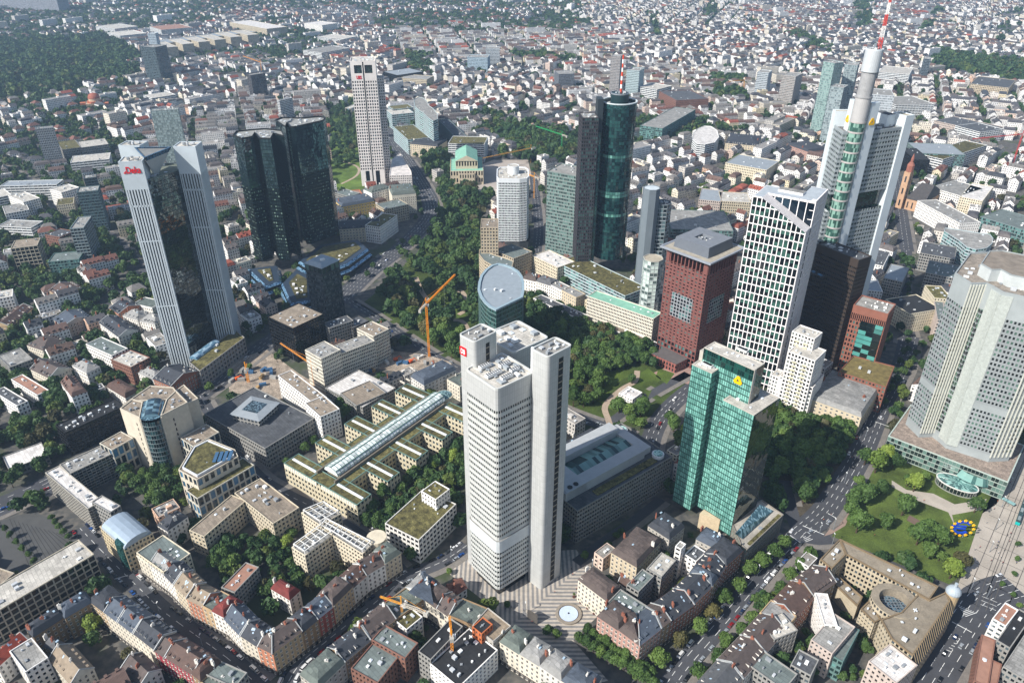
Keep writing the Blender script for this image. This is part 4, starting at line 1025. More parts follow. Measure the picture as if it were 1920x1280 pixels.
def mast(root, c, z0, z1, w0, w1, mats, seg, name='mast_section'):
    z = z0; k = 0; step = (z1-z0)/seg
    for s in range(seg):
        za, zb = z0+step*s, z0+step*(s+1); b = MB(); sub_n = 3
        for j in range(sub_n):
            ya, yb = za+(zb-za)*j/sub_n, za+(zb-za)*(j+1)/sub_n
            wa, wb = w0+(w1-w0)*(ya-z0)/(z1-z0), w0+(w1-w0)*(yb-z0)/(z1-z0)
            A = [(c[0]+x*wa/2, c[1]+y*wa/2, ya) for x, y in ((-1, -1), (1, -1), (1, 1), (-1, 1))]
            B = [(c[0]+x*wb/2, c[1]+y*wb/2, yb) for x, y in ((-1, -1), (1, -1), (1, 1), (-1, 1))]
            for i in range(4):
                b.beam(A[i], B[i], .3); b.beam(A[i], B[(i+1) % 4], .13); b.beam(B[i], B[(i+1) % 4], .16)
        b.build(name, mats[s % len(mats)][0], root)
cbk()

# ------------------------------------------------------------ 7 round green tower with a square stone tower
def maintower():
    zc = 184.0; zp = 20.0
    c0 = P(1161.5, 190, zc); R_ = ln(sub(P(1128.7, 190, zc), P(1194.5, 190, zc)))/2
    root = thing('skyscraper', 'round green glass tower joined to a dark square tower, red-and-white mast on top', 'skyscraper', c0)
    n = 40; p = circ(c0, R_, n); occupy(p, 1, 10)
    gm = GL('#17383a', '#2b5553', .45, .05, .35, .8); gm2 = GL('#4f8279', '#6a9c90', .5, .08, .15, .8); fr = MT('#0d2426', .4, .05)
    nf = 46; f = (zc-5-zp)/nf
    grid(root, p, zp, nf, f, 2.6, .16, .45, .1, fr, gm, 'glass_row', rowmats=lambda k: gm2 if k in (14, 20, 21, 32) else gm)
    b = MB(); b.prism(off(ccw(p), .15), zc-5, zc, top=False); b.build('crown_glazing', GL('#173c3e', '#274f4f', .4, .06, .2), root)
    b = MB(); b.ring(off(ccw(p), .5), 1.6, zc, zc+.9); b.build('roof_rim', MT('#c7cfd0', .5, .04), root)
    r = MB(); r.poly([(x, y, zc-3) for x, y in off(ccw(p), -1)]); r.build('roof', MT('#9a9b98', .8, .1), root)
    b = MB(); q = circ(c0, R_*.52, 28); b.prism(q, zc-3, zc+8); b.build('drum', MT('#1d3335', .4, .05), root); b = MB(); b.ring(off(ccw(q), .3), .8, zc+7.4, zc+8.6); b.build('roof_rim', STEEL, root)
    units(root, q, zc+8, 7, 3, 3)
    # square tower
    zs = 172.5; a, b_ = P(1092.5, 222.5, zs), P(1120, 222, zs); e = nrm(sub(b_, a)); nn = (-e[1], e[0]); L_ = ln(sub(b_, a))+1.5
    q = [a, add(a, mul(e, L_)), add(add(a, mul(e, L_)), mul(nn, 22)), add(a, mul(nn, 22))]; occupy(q, 1, 3)
    st = MT('#38363a', .6, .08, .2, name='dark_granite')
    grid(root, q, zp, 42, (zs-zp)/42, L_/7, .75, 1.35, .3, st, GL('#152326', '#41605c', .35))
    parapet(root, q, zs, st, ROOFG, .8, .6); units(root, q, zs, 5, 5, 3)
    # dark lift shaft between
    s = [add(q[1], mul(nn, 8)), add(add(q[1], mul(nn, 8)), mul(e, 5.5)), add(add(q[1], mul(nn, 20)), mul(e, 5.5)), add(q[1], mul(nn, 20))]
    b = MB().prism(s, zp, zc+5); b.build('lift_shaft', MT('#2c3438', .5, .06), root)
    s = [add(q[1], mul(nn, 1)), add(add(q[1], mul(nn, 1)), mul(e, 3.5)), add(add(q[1], mul(nn, 12)), mul(e, 5)), add(q[1], mul(nn, 12))]
    b = MB().prism(s, zp, zs-14); b.build('link_glazing', GL('#10282a', '#1c3a3b', .4), root)
    b = MB(); m1, m2 = MT('#cf4a2c', .5, .03), MT('#ece8e4', .5, .03); z = zc+8
    for k in range(9):
        MB().prism(circ(add(c0, (1, 2)), 1.05 if k < 5 else .8, 10), z, z+3.9, top=(k == 8)).build('mast_section', m1 if k % 2 == 0 else m2, root); z += 3.9
maintower()

# ------------------------------------------------------------ 8 smaller towers
def deka():
    z = 183.0
    root = thing('skyscraper', 'tall tower of three striped white pillars, dark mirror glass and a hanging roof wedge', 'skyscraper', (-285, 570))
    wm = MT('#b6bfc4', .5, .06, .1, name='pillar_cladding'); st = MT('#d0d6d8', .5, .05); dk = GL('#10161a', '#252f35', .3)
    Q = []
    for (l, r, zz, dp) in (((221, 304), (266, 302), z, 15), ((324, 275), (366, 275), 186, 15), ((221, 272.5), (261, 273.5), 186, 14)):
        a, b = P(*l, zz), P(*r, zz); e = nrm(sub(b, a)); n = (-e[1], e[0]); L_ = ln(sub(b, a)); q = [a, b, add(b, mul(n, dp)), add(a, mul(n, dp))]; Q.append(q); occupy(q, 1, 4)
        MB().prism(off(ccw(q), -.7), 0, zz-22, top=False).build('pillar_glazing', dk, root)
        b_ = MB(); qc = ccw(q)
        for i in range(4):
            A, B = qc[i], qc[(i+1) % 4]; ee = nrm(sub(B, A)); nn = (ee[1], -ee[0]); M_ = 8
            for k in range(M_+1):
                s0, s1 = (ln(sub(B, A))*(k/M_))-.55, (ln(sub(B, A))*(k/M_))+.55; s0, s1 = max(0, s0), min(ln(sub(B, A)), s1)
                X, Y = add(A, mul(ee, s0)), add(A, mul(ee, s1)); w0 = .7
                b_.prism([X, Y, add(Y, mul(nn, -w0)), add(X, mul(nn, -w0))], 0, zz-22, top=False)
            ca = ln(sub(B, A))*.07
            b_.wall(add(A, mul(nn, .05)), add(add(A, mul(nn, .05)), mul(ee, ca)), 0, zz-22); b_.wall(add(add(B, mul(nn, .05)), mul(ee, -ca)), add(B, mul(nn, .05)), 0, zz-22)
        b_.prism(qc, zz-36, zz-34.6, bottom=True)
        for h in (60, 118): b_.prism(off(qc, .03), h, h+.8, bottom=True)
        b_.build('pillar_stripes', wm, root)
        b_ = MB(); b_.strip([(x, y, zz-22) for x, y in qc], [(x, y, zz) for x, y in qc]); b_.poly([(x, y, zz-22) for x, y in qc[::-1]]); b_.build('pillar_head', wm, root)
        parapet(root, q, zz-.6, wm, ROOFL, .7, .8); units(root, q, zz, 3, 3, 3)
    sign_text(root, 'Deka', lerp(Q[0][0], Q[0][1], .23), lerp(Q[0][0], Q[0][1], .86), HG(PX(*Q[0][0]), (229, 326)), 5.2, MT('#d4131f', .5, .02), .4, 'sign', .02)
    e0 = nrm(sub(Q[0][1], Q[0][0])); n0 = (e0[1], -e0[0]); A_ = lerp(Q[0][0], Q[0][1], .14)
    b = MB(); zz = HG(PX(*Q[0][0]), (229, 326))
    for i, h in enumerate((.8, 1.4, 2.0)):
        c_ = add(add(A_, mul(e0, i*.55)), mul(n0, .3)); b.box(c_, zz, .4, .3, h, math.atan2(e0[1], e0[0]))
    b.build('logo_bars', MT('#d4131f', .5, .02), root)
    # mirror-glass body between the pillars
    body = ccw([Q[0][1], Q[1][0], Q[1][3], Q[2][2], Q[2][0], Q[0][0], ])
    f_ = Q[0]; body = ccw([add(Q[0][1], (-1, 1)), add(Q[1][0], (1, 1)), Q[1][3], Q[2][3], Q[0][3]]); occupy(body, 1, 3)
    grid(root, body, 10, 42, (167-10)/42, 1.7, .1, .35, .06, MT('#0d1112', .4), GL('#5b666b', '#6d777b', .3, .04, .9), 'glass_row')
    parapet(root, body, 167, MT('#5f6a66', .6), MT('#6f7468', .8, .2), 1, .8); units(root, body, 167, 8, 3, 4)
    # hanging wedge: inverted three-sided pyramid
    zt = 186; t = [P(251, 276, zt), P(269.5, 296, zt), P(322, 275, zt)]; t2 = [lerp(cen(t), v, .82) for v in t]
    b = MB(); low = (*cen(t), zt-22)
    T = [(x, y, zt) for x, y in t]; U = [(x, y, zt-3.6) for x, y in t2]
    for i in range(3): b.poly([T[i], T[(i+1) % 3], U[(i+1) % 3], U[i]], 0); b.poly([U[i], U[(i+1) % 3], low], 1)
    ti = [lerp(cen(t), v, .86) for v in t]; b.strip(T, [(x, y, zt+.02) for x, y in ti], 0)
    b.build('roof_wedge', [GL('#2c4c66', '#4a7391', .4, .08, .3), MT('#a9aeb0', .6, .05)], root)
    b = MB(); b.poly([(x, y, zt-.8) for x, y in ti]); b.build('roof', MT('#7d7e7c', .9, .15), root)
    # low wing on the street
    w = office('low wing with planted roof and a glass barrel vault below the striped three-pillar tower', 'building', '355,680 375,697 459,634 440,618', 16, '#8d8a86', bay=4, pw=1.6, sh=1.6, roofm=GREENR, nu=1, name='office_wing')
    a, b2 = P(362, 672, 17), P(405, 640, 17); barrel(w, a, b2, 4, 16.2, 3, GL('#6f95ad', '#a5c0cf', .4, .1, .2), 'glass_vault')
def barrel(root, a, b, hw, z, h, m, name='vault', n=8, ribs=0):
    e = nrm(sub(b, a)); p = (-e[1], e[0]); o = MB(); L_ = ln(sub(b, a)); seg = max(1, int(L_/3))
    for s in range(seg):
        s0, s1 = add(a, mul(e, L_*s/seg)), add(a, mul(e, L_*(s+1)/seg))
        for i in range(n):
            t0, t1 = math.pi*i/n, math.pi*(i+1)/n
            g = lambda q, t: (q[0]+p[0]*hw*math.cos(t), q[1]+p[1]*hw*math.cos(t), z+h*math.sin(t))
            o.poly([g(s1, t0), g(s1, t1), g(s0, t1), g(s0, t0)][::-1], 0, [(s+.05, i+.05), (s+.05, i+.95), (s+.95, i+.95), (s+.95, i+.05)][::-1])
    for q, r in ((a, 1), (b, -1)):
        o.poly([(q[0]+p[0]*hw*math.cos(math.pi*i/n), q[1]+p[1]*hw*math.cos(math.pi*i/n), z+h*math.sin(math.pi*i/n)) for i in range(n+1)][::r], 0, [(.5, .5)]*(n+1))
    return o.build(name, m, root)
deka()

def twins():
    gm = GL('#5d7d84', '#6b8a90', .4, .03, .92); lit = GL('#34484a', '#8fab9c', .3, .08, .5); fr = MT('#101a19', .25, .05, metal=.5)  # pale panes: light of the rooms put into the glass colour
    z = 148
    L_ = ccw([P(*t, z) for t in S('437,255 453,262 474,258 478,250 486,261 508,262 513,252 533,257 528,246 498,243 470,245 443,248')])
    R_ = ccw([P(*t, z) for t in S('516,227 535,239 538,231 544,240 552,240 606,228 611,222 598,220 566,223 528,222')])
    for nm, p, cx in (('black faceted glass tower, left and shorter of the twin pair', L_, 0), ('black faceted glass tower, right one of the twin pair, beside the park', R_, 1)):
        root = thing('skyscraper', nm, 'skyscraper', cen(p), 'black twin towers'); occupy(p, 1, 6)
        zm_ = grid(root, p, 16, 22, (z-16)/36, 2.3, .95, 2.2, .12, MT('#23302f', .22, .05, metal=.8), lit, 'window_row', wallname='mirror_wall')
        grid(root, p, zm_, 14, (z-16)/36, 1.7, .12, .5, .05, fr, gm, 'glass_row')
        parapet(root, p, z, MT('#1a1c1c', .5), MT('#8f8f8b', .8, .15), 1.6, .8); units(root, p, z, 9, 4+cx, 5)
        if cx: 
            a = P(541, 235, z); sp = ccw([add(a, (-1.6, -1)), add(a, (1.2, -1)), add(a, (1.2, 1.6)), add(a, (-1.6, 1.6))])
            MB().prism(sp, 16, z-2).build('corner_facet', GL('#5f7c74', '#8fae9f', .5, .06, .6), root)
    # stepped base with blue glass bands
    root = thing('bank_podium', 'low stepped podium with blue sloping glass bands and planted roof around the black twin towers', 'building', P(560, 520)); 
    for poly, zz in (('560,488 598,458 671,447 690,464 652,492 600,512', 16), ('528,530 545,568 590,560 588,520 556,502', 15.6), ('466,512 500,545 528,535 520,505', 10)):
        p = ccw([P(*t, zz) for t in S(poly)]); occupy(p, 1, 3)
        q = off(p, 2.5); b = MB()
        for s in range(2):
            zl = 3+s*6; o0, o1 = off(p, 3.5-s*2.5), off(p, 1.5-s*2.5)
            b.strip([(x, y, zl) for x, y in o0], [(x, y, zl+3.5) for x, y in o0], 1); b.strip([(x, y, zl+3.5) for x, y in o0], [(x, y, zl+6) for x, y in o1], 0)
        b.build('sloped_glazing', [GL('#3f5f7c', '#7fa3bd', .5, .1, .3), GL('#0e1517', '#1b2729', .3)], root)
        r = MB(); r.poly([(x, y, 15.1) for x, y in off(p, -1)]); r.build('roof', MT('#303c4a', .5, .1), root); r = MB(); r.prism(off(p, -7), 15, 15.6); r.build('planted_deck', GREENR, root); units(root, off(p, -6), 15.4, 5, 8, 4, [WHITE2])
twins()

def ubs():
    z = 171.0
    a, b = P(655.7, 117, z), P(703.7, 116, z); e = nrm(sub(b, a)); n = (-e[1], e[0]); W_ = ln(sub(b, a)); D = 36
    at = lambda u, v: add(add(a, mul(e, u)), mul(n, v)); root = thing('skyscraper', 'white limestone tower with small square windows, two open top frames and a red sign', 'skyscraper', at(W_/2, D/2))
    wm = MT('#dcd5cf', .8, .06, .1, name='limestone'); gl = GL('#101214', '#36464a', .25); dk = MT('#1e2428', .4, .05)
    q = [at(0, 0), at(W_, 0), at(W_, D), at(0, D)]; occupy(q, 1, 4)
    h0, h1 = 22.0, 146.5; s = W_/2
    for u0, u1 in ((0, s-.9), (s+.9, W_)):
        hp = [at(u0, 0), at(u1, 0), at(u1, D), at(u0, D)]
        grid(root, hp, h0, 29, (h1-h0)/29, 3.05, 1.35, 1.6, .5, wm, gl)
        bb = MB(); qc = ccw(hp)
        # crown with an opening
        A, B = hp[0], hp[1]; zo0, zo1 = z-14.5, z-4
        for (x0, x1, y0, y1) in ((0, 1, h1, zo0), (0, 1, zo1, z), (0, .3 if u0 == 0 else .06, zo0, zo1), (.94 if u0 == 0 else .7, 1, zo0, zo1)):
            bb.wall(lerp(A, B, x0), lerp(A, B, x1), y0, y1)
        for i in range(1, 4): bb.wall(hp[i], hp[(i+1) % 4], h1, z)
        bb.build('crown', wm, root)
        g = MB(); gi = [add(lerp(A, B, .0), mul(n, 2)), add(lerp(A, B, 1), mul(n, 2))]; g.wall(gi[0], gi[1], zo0-1, zo1+1); g.build('sky_lobby_glazing', GL('#1e2a2a', '#33504a', .3), root)
        # legs
        l = MB()
        for x0, x1 in ((0, .42), (.78, 1)) if u0 == 0 else ((0, .2), (.58, 1)): l.prism([lerp(A, B, x0), lerp(A, B, x1), add(lerp(A, B, x1), mul(n, D)), add(lerp(A, B, x0), mul(n, D))], 0, h0+.02, top=False)
        l.build('leg', wm, root); g = MB(); g.wall(add(A, mul(n, 5)), add(B, mul(n, 5)), 0, h0); g.build('lobby_glazing', dk, root)
    b_ = MB(); b_.wall(at(s-.9, 1.2), at(s+.9, 1.2), 0, z-3); b_.build('centre_slot', dk, root)
    parapet(root, q, z, wm, ROOFL, 1.2, .8); units(root, q, z, 10, 6, 5)
    sign_text(root, 'UBS', lerp(at(0, 0), at(W_, 0), .2), lerp(at(0, 0), at(W_, 0), .41), z-22, 4.6, MT('#cc1420', .5, .02), .4, 'sign', .03)
    w = [at(W_+6, 10), at(W_+16, 10), at(W_+16, 32), at(W_+6, 32)]
    grid(root, [at(W_-2, 14), at(W_+9, 14), at(W_+9, 34), at(W_-2, 34)], 0, 38, 3.85, 2.55, 1.1, 1.7, .4, wm, gl); parapet(root, [at(W_-2, 14), at(W_+9, 14), at(W_+9, 34), at(W_-2, 34)], 38*3.85, wm, ROOFL)
    # wing with a sloped triangular roof
    office('pale stone wing with a skylight, wedge-shaped, right of the white punched-window tower', 'building', '730,330 772,329 771,322 750,288 735,300', 24, '#d6cfc9', bay=2.6, pw=1.2, sh=1.8, roof='#cfc8c2', nu=2, name='office_wing')
ubs()

def simple_tower(label, px, z, wall, gl, fh, bay, pw, sh, z0=0, roof=None, par=1.0, dep=.3, rect=True, nu=5, seed=1, blank=0, **k):
    w = [P(x, y, z) for x, y in S(px)]; p = rect3(*w[:3]) if rect else w
    return office(label, 'tower', None, z, wall, gl, fh, bay, pw, sh, dep, roof or '#8b8984', nu, 'office_tower', seed, par, blank, z0, poly=p, **k)
# white rounded tower with a drum
def fbc():
    z = 86.0; a, b = P(931, 337, z), P(992.5, 337, z); e = nrm(sub(b, a)); n = (-e[1], e[0]); W_ = ln(sub(b, a)); at = lambda u, v: add(add(a, mul(e, u)), mul(n, v))
    p = [at(2, 0), at(W_*.7, -1), at(W_*.93, 2), at(W_, 10), at(W_, 36), at(W_*.9, 44), at(W_*.5, 47), at(W_*.1, 44), at(0, 36), at(0, 8)]
    root = thing('office_tower', 'white finely gridded tower with rounded ends and a white drum on its roof', 'tower', cen(p)); occupy(p, 1, 4)
    wm = MT('#dcdfe0', .6, .05); zz = grid(root, p, 12, 24, (z-3.5-12)/24, 1.75, .42, .95, .3, wm, GL('#1c2325', '#69786f', .4))
    parapet(root, p, z-3.5, wm, ROOFL, 1.2, 1, 3.5); c = cen(p)
    b = MB().prism(circ(c, 6.5, 24), z, z+9, mt=0); b.build('drum', wm, root); parapet(root, circ(c, 6.5, 24), z+9, wm, ROOFL, .6, .5)
    units(root, p, z, 9, 5, 4)
    MB().prism(off(ccw(p), 3), 0, 12, top=False).build('base', MT('#4c4f50', .6), root)
fbc()
simple_tower('grey-green glass tower beside the round green tower', '1026,322 1082,332 1078,312', 100, '#76837f', GL('#2f4643', '#62807a', .5, .1), 3.9, 1.9, .35, 1.5, 0, nu=6, seed=2)
def octa():
    z = 115.0; c = P(1222, 352, z); root = thing('office_tower', 'windowless grey eight-sided shaft with glass wings on both sides', 'tower', c)
    p = circ(c, 8.6, 8, rad(22.5), rad(382.5)); occupy(p, 1, 8); g = MT('#6b747a', .6, .06, .08, name='grey_cladding')
    MB().prism(p, 0, z-.5, top=False).build('shaft', g, root); parapet(root, p, z-.5, g, MT('#b7bfc3', .6, .06), .7, .7)
    c2 = add(c, (13, 6)); q = circ(c2, 9.5, 8, rad(22.5), rad(382.5)); 
    z2 = HG(PX(*add(c, (20, 2))), (1262, 383)); grid(root, q, 0, 24, z2/24, 3.6, .35, 1.1, .25, MT('#8a9396', .5), GL('#1b272b', '#5d7174', .4)); parapet(root, q, z2, g, ROOFD, .8, .6); units(root, q, z2, 4, 3, 3)
    c3 = P(1226, 487, 66); c3 = add(c3, (0, 3)); q = circ(c3, 9.5, 8, rad(22.5), rad(382.5)); occupy(q, 1, 3)
    grid(root, q, 0, 17, 66/17, 3.6, .35, 1.0, .25, MT('#aeb6b4', .5), GL('#5f6f6c', '#bcc9c2', .5)); parapet(root, q, 66, MT('#a8a49a', .7), MT('#a39a88', .9, .15), .8, .6)
octa()
def darkt():
    z = 60.0; q = rect3(P(571, 493, z), P(603, 503, z), P(641, 489, z)); c = cen(q)
    root = thing('office_tower', 'small dark steel tower with a grey hipped cap beside the curved avenue', 'tower', c); occupy(q, 1, 4)
    m = MT('#34393d', .4, .05); gl = GL('#3a4448', '#717c80', .45, .07, .3)
    grid(root, q, 0, 14, (z-9)/14, 1.6, .2, 1.5, .3, m, gl); grid(root, q, z-9, 1, 9, 5.5, 1, 2, .6, m, GL('#2a3836', '#4e6660', .4)); 
    b = MB(); qc = ccw(q); i1 = off(qc, -3.5); b.strip([(x, y, z) for x, y in off(qc, .3)], [(x, y, z+3) for x, y in i1]); b.poly([(x, y, z+3) for x, y in i1]); b.strip([(x, y, z-.6) for x, y in off(qc, .3)], [(x, y, z) for x, y in off(qc, .3)])
    b.build('roof', MT('#8b979f', .5, .08, name='sheet_metal'), root)
    MB().box(add(c, (2, -4)), z+3, 4, 3, 1.6, .6).build('rooftop_unit', MT('#c9cccb', .6), root)
darkt()
def curved():
    z = 72.0
    pts = S('896.5,545 898,532 902,519 911,508 922,500 934,496.5 948,499 961,504 972,511 979,521 982,533 982,547 979.5,559.5 955,571 930,583 918,577 909,569 901,558')
    p = ccw([P(x, y, z) for x, y in pts]); root = thing('office_tower', 'curved glass tower with a flat pale blue roof at the edge of the park', 'tower', cen(p)); occupy(p, 1, 4)
    grid(root, p, 0, 18, 4, 1.6, .2, .8, .15, MT('#5e7773', .5), GL('#12302f', '#28504b', .45, .08, .1), 'glass_row')
    fr = MT('#8da0a8', .4, .05); b = MB(); b.ring(off(p, .5), 2.2, z, z+1.6); b.build('roof_rim', fr, root); r = MB(); r.poly([(x, y, z+.5) for x, y in off(p, -1.8)]); r.build('roof', MT('#8d969c', .55, .08), root)
    units(root, off(p, -2), z+.4, 3, 4, 3)
curved()
# dark brown slab behind the red glass tower
def brown():
    z = 103.0; q = rect3(P(1532, 459, z), P(1610, 490, z), P(1622, 477, z)); root = thing('office_tower', 'wide black-brown slab with thin window rows and rooftop plant', 'tower', cen(q)); occupy(q, 1, 3)
    m = MT('#3a3029', .7, .08); grid(root, q, 0, 26, (z-6)/26, 1.7, .5, 2.3, .25, m, GL('#0b0c0d', '#26282a', .25)); parapet(root, q, z-6, m, ROOFD, 1, .6, 6); units(root, q, z, 14, 3, 5)
    z2 = HG(PX(*lerp(q[0], q[1], .2)), (1535, 512)); e = nrm(sub(q[1], q[0])); n = (e[1], -e[0]); A = add(q[0], mul(e, -8)); r = [add(A, mul(n, 7)), add(add(A, mul(e, 24)), mul(n, 7)), add(A, mul(e, 24)), A]
    grid(root, r, 0, 20, z2/20, 1.7, .5, 2.3, .25, m, GL('#0b0c0d', '#26282a', .25)); parapet(root, r, z2, m, ROOFD, 1, .6); units(root, r, z2, 5, 4, 3, [MT('#5c86a8', .6), MT('#8f9496', .6)])
brown()
# red-framed glass tower and its podium
def redt():
    z = 68.0; q = rect3(P(1600, 573, z), P(1665, 591, z), P(1681, 572, z)); root = thing('office_tower', 'red stone tower with a turquoise glass front and flat grey roof', 'tower', cen(q)); occupy(q, 1, 3)
    m = MT('#855748', .7, .08); grid(root, q, 0, 13, (z-13)/13, 2.4, 1.1, 1.7, .3, m, GL('#121a1c', '#3c6662', .4)); grid(root, q, z-13, 1, 7, 1.5, .7, 1, .3, m, GL('#0d0f10', '#1d2224', .4))
    parapet(root, q, z-6, m, ROOFG, 1.0, .7, 6); units(root, q, z, 6, 4, 3, [WHITE2])
    a, b = q[0], q[1]; e = nrm(sub(b, a)); n = (e[1], -e[0]); A, B = add(lerp(a, b, .32), mul(n, .5)), add(lerp(a, b, .97), mul(n, .5)); gt = GL('#0f1d1d', '#4d8d86', .5, .06); zz = 0; k = 0
    while zz < z-13:
        w = MB(); c = 3
        for j in range(c): w.wall(lerp(A, B, j/c), lerp(A, B, (j+1)/c), zz+.3, zz+3.9, uv=[(j+.1, k+.1), (j+.9, k+.1), (j+.9, k+.9), (j+.1, k+.9)])
        w.build('glass_row', gt, root); zz += 4.1; k += 1
    MB().prism([add(A, mul(n, -.02)), add(B, mul(n, -.02)), add(B, mul(n, -.5)), add(A, mul(n, -.5))], 0, z-12.8, bottom=True).build('frame', MT('#1d2423', .4), root)
    office('red stone podium with regular windows and planted roof around the red-framed glass tower', 'building', '1572,698 1661,727 1677,688 1600,668', 24, '#855748', GL('#121a1c', '#4f6f68', .4), bay=2.6, pw=1.2, sh=1.7, roofm=MT('#6b5f3a', .95, .3, .3), nu=1, name='office_podium')
redt()
# white residential tower
def wres():
    wm = MT('#dedad5', .7, .05, name='white_render'); gl = GL('#23282a', '#6d7470', .35)
    root = thing('apartment_tower', 'slim white residential tower with recessed balconies, stepping down to a wide base', 'tower', P(1500, 760))
    for px, z in (('1485,622 1527,637 1535,622', 66), ('1478,660 1528,678 1541,655', 56), ('1462,706 1524,728 1546,704', 32), ('1444,703 1470,714 1478,700', 30)):
        q = rect3(*[P(x, y, z) for x, y in S(px)]); occupy(q, 1, 2)
        zz = grid(root, q, 0, int(z/3.3), z/int(z/3.3), 2.5, .95, 1.25, .5, wm, gl); parapet(root, q, z, wm, ROOFL, .8, .5); units(root, q, z, 3, int(z), 3)
        a, b = q[0], q[1]; e = nrm(sub(b, a)); n = (e[1], -e[0])
        if z > 31:
            for k in range(2, int(z/3.3)-1):
                for t in (.3, .68):
                    c = add(lerp(a, b, t), mul(n, .45)); MB().box(c, k*z/int(z/3.3), 3.6, .9, 1.1, math.atan2(e[1], e[0])).build('balcony', MT('#b9b59a', .7), root)
wres()
simple_tower('pale glass tower with a dark colonnade under its flat roof, behind the striped tower', '282,209 334,206 340,203', 84, '#8f9a97', GL('#9fb0a8', '#c6d3cb', .5, .15), 3.6, 1.9, .3, .8, blank=0, nu=6, seed=6)
simple_tower('dark zigzag-topped tower with a pale metal spine at the left edge', '66,243 99,240 108,236', 62, '#8c9092', GL('#1c2226', '#3b444a', .3), 3.5, 2.4, .9, 1.4, nu=3, seed=7)
simple_tower('teal glass office tower left of the striped tower', '144,362 184,358 190,348', 52, '#5d7073', GL('#182b30', '#4b686c', .4), 3.6, 1.6, .3, 1.1, nu=5, seed=8)
simple_tower('dark glass office tower behind the teal one', '157,336 181,333 205,324', 58, '#4d5a5e', GL('#141f24', '#35474c', .4), 3.6, 1.6, .3, 1.1, nu=5, seed=9)
simple_tower('narrow steel-and-glass tower above a long glass wing', '131,430 157,428 166,407', 46, '#7e8a8d', GL('#12191d', '#35454b', .35), 3.5, 3.2, .4, 1.0, nu=4, seed=10)
# far towers
pqm = GL('#5b7f78', '#8aa9a0', .5, .12)
simple_tower('pale green glass tower, left of the far pair', '1544,116 1565,120 1578,117', 122, '#8a9897', pqm, 3.8, 2, .4, 1.2, nu=3, seed=11)
simple_tower('pale glass tower, right of the far pair', '1584,122 1608,124 1614,119', 112, '#8f9899', GL('#66767a', '#93a3a4', .5, .12), 3.8, 2, .4, 1.2, nu=3, seed=12)
simple_tower('stepped shoulder block of the far pale glass pair', '1557,163 1582,166 1585,160', 96, '#8f9899', GL('#66767a', '#93a3a4', .5, .12), 3.8, 2, .4, 1.2, nu=2, seed=13)
simple_tower('wide pale curved slab tower behind the tallest tower', '1630,178 1677,181 1683,170', 100, '#b7bcbf', GL('#5b6266', '#8d9699', .4), 3.6, 2, .7, 1.5, nu=2, seed=14)
simple_tower('grey high-rise of balconies behind the mast', '1146,106 1164,107 1176,104', 82, '#a09b98', GL('#2a2d30', '#666', .3) if 0 else None, 3.2, 2.4, .9, 1.3, nu=3, seed=15)
simple_tower('pale blue-green slab next to the grey high-rise', '1175,132 1199,134 1203,128', 55, '#a9b9ba', None, 3.4, 2.2, .8, 1.4, nu=3, seed=16)
simple_tower('dark slab of flats among gardens, far centre', '1048,140 1077,139 1083,132', 38, '#6c7076', None, 3.2, 2.4, .7, 1.2, nu=3, seed=17)
simple_tower('white slab block far beyond the opera, tallest of its cluster', '911,92 937,92 938,88', 48, '#b9bfc2', None, 3.4, 2.4, .6, 1.5, nu=2, seed=18)
simple_tower('pale blue banded slab in front of the white slab block', '876,108 914,109 914,104', 36, '#9fb2bd', None, 3.4, 2.4, .6, 1.6, nu=2, seed=19)
simple_tower('white glass block on the far right skyline, between gardens', '1420,136 1441,138 1446,133', 50, '#b9c0c4', None, 3.5, 2.4, .7, 1.4, nu=2, seed=20)
simple_tower('pale concrete tower block left of the far green pair', '1466,142 1492,145 1502,138', 60, '#a8a29c', None, 3.2, 2.4, .8, 1.3, nu=3, seed=21)
simple_tower('dark glass tower with a cross-shaped top near the far park', '1732,111 1746,112 1750,108', 46, '#5c666c', None, 3.5, 2.2, .5, 1.2, nu=2, seed=22)
simple_tower('tall mirrored tower beside the big park, white spine', '276,64 291,64 297,62', 98, '#bcc8d0', GL('#4a5860', '#7b8990', .4), 3.6, 2, .5, 1.3, nu=2, seed=23)
simple_tower('dark glass tower beside the mirrored tower', '263,88 290,90 292,84', 78, '#4f5b5f', GL('#1f2a2e', '#455458', .4), 3.6, 2, .4, 1.2, nu=2, seed=24)
simple_tower('huge grey concrete slab at the far left horizon', '-20,-20 102,-14 106,-17', 75, '#8d8f96', None, 3.4, 3, .8, 1.6, nu=2, seed=25)
simple_tower('dark brown tower block left of the white tower', '470,142 497,138 503,134', 52, '#4c4a4c', None, 3.2, 2.6, .8, 1.3, nu=2, seed=26)
simple_tower('white balcony tower left of the white bank tower', '524,190 548,184 556,180', 42, '#c4c6c6', None, 3.0, 3.5, .5, 1.4, nu=2, seed=27)
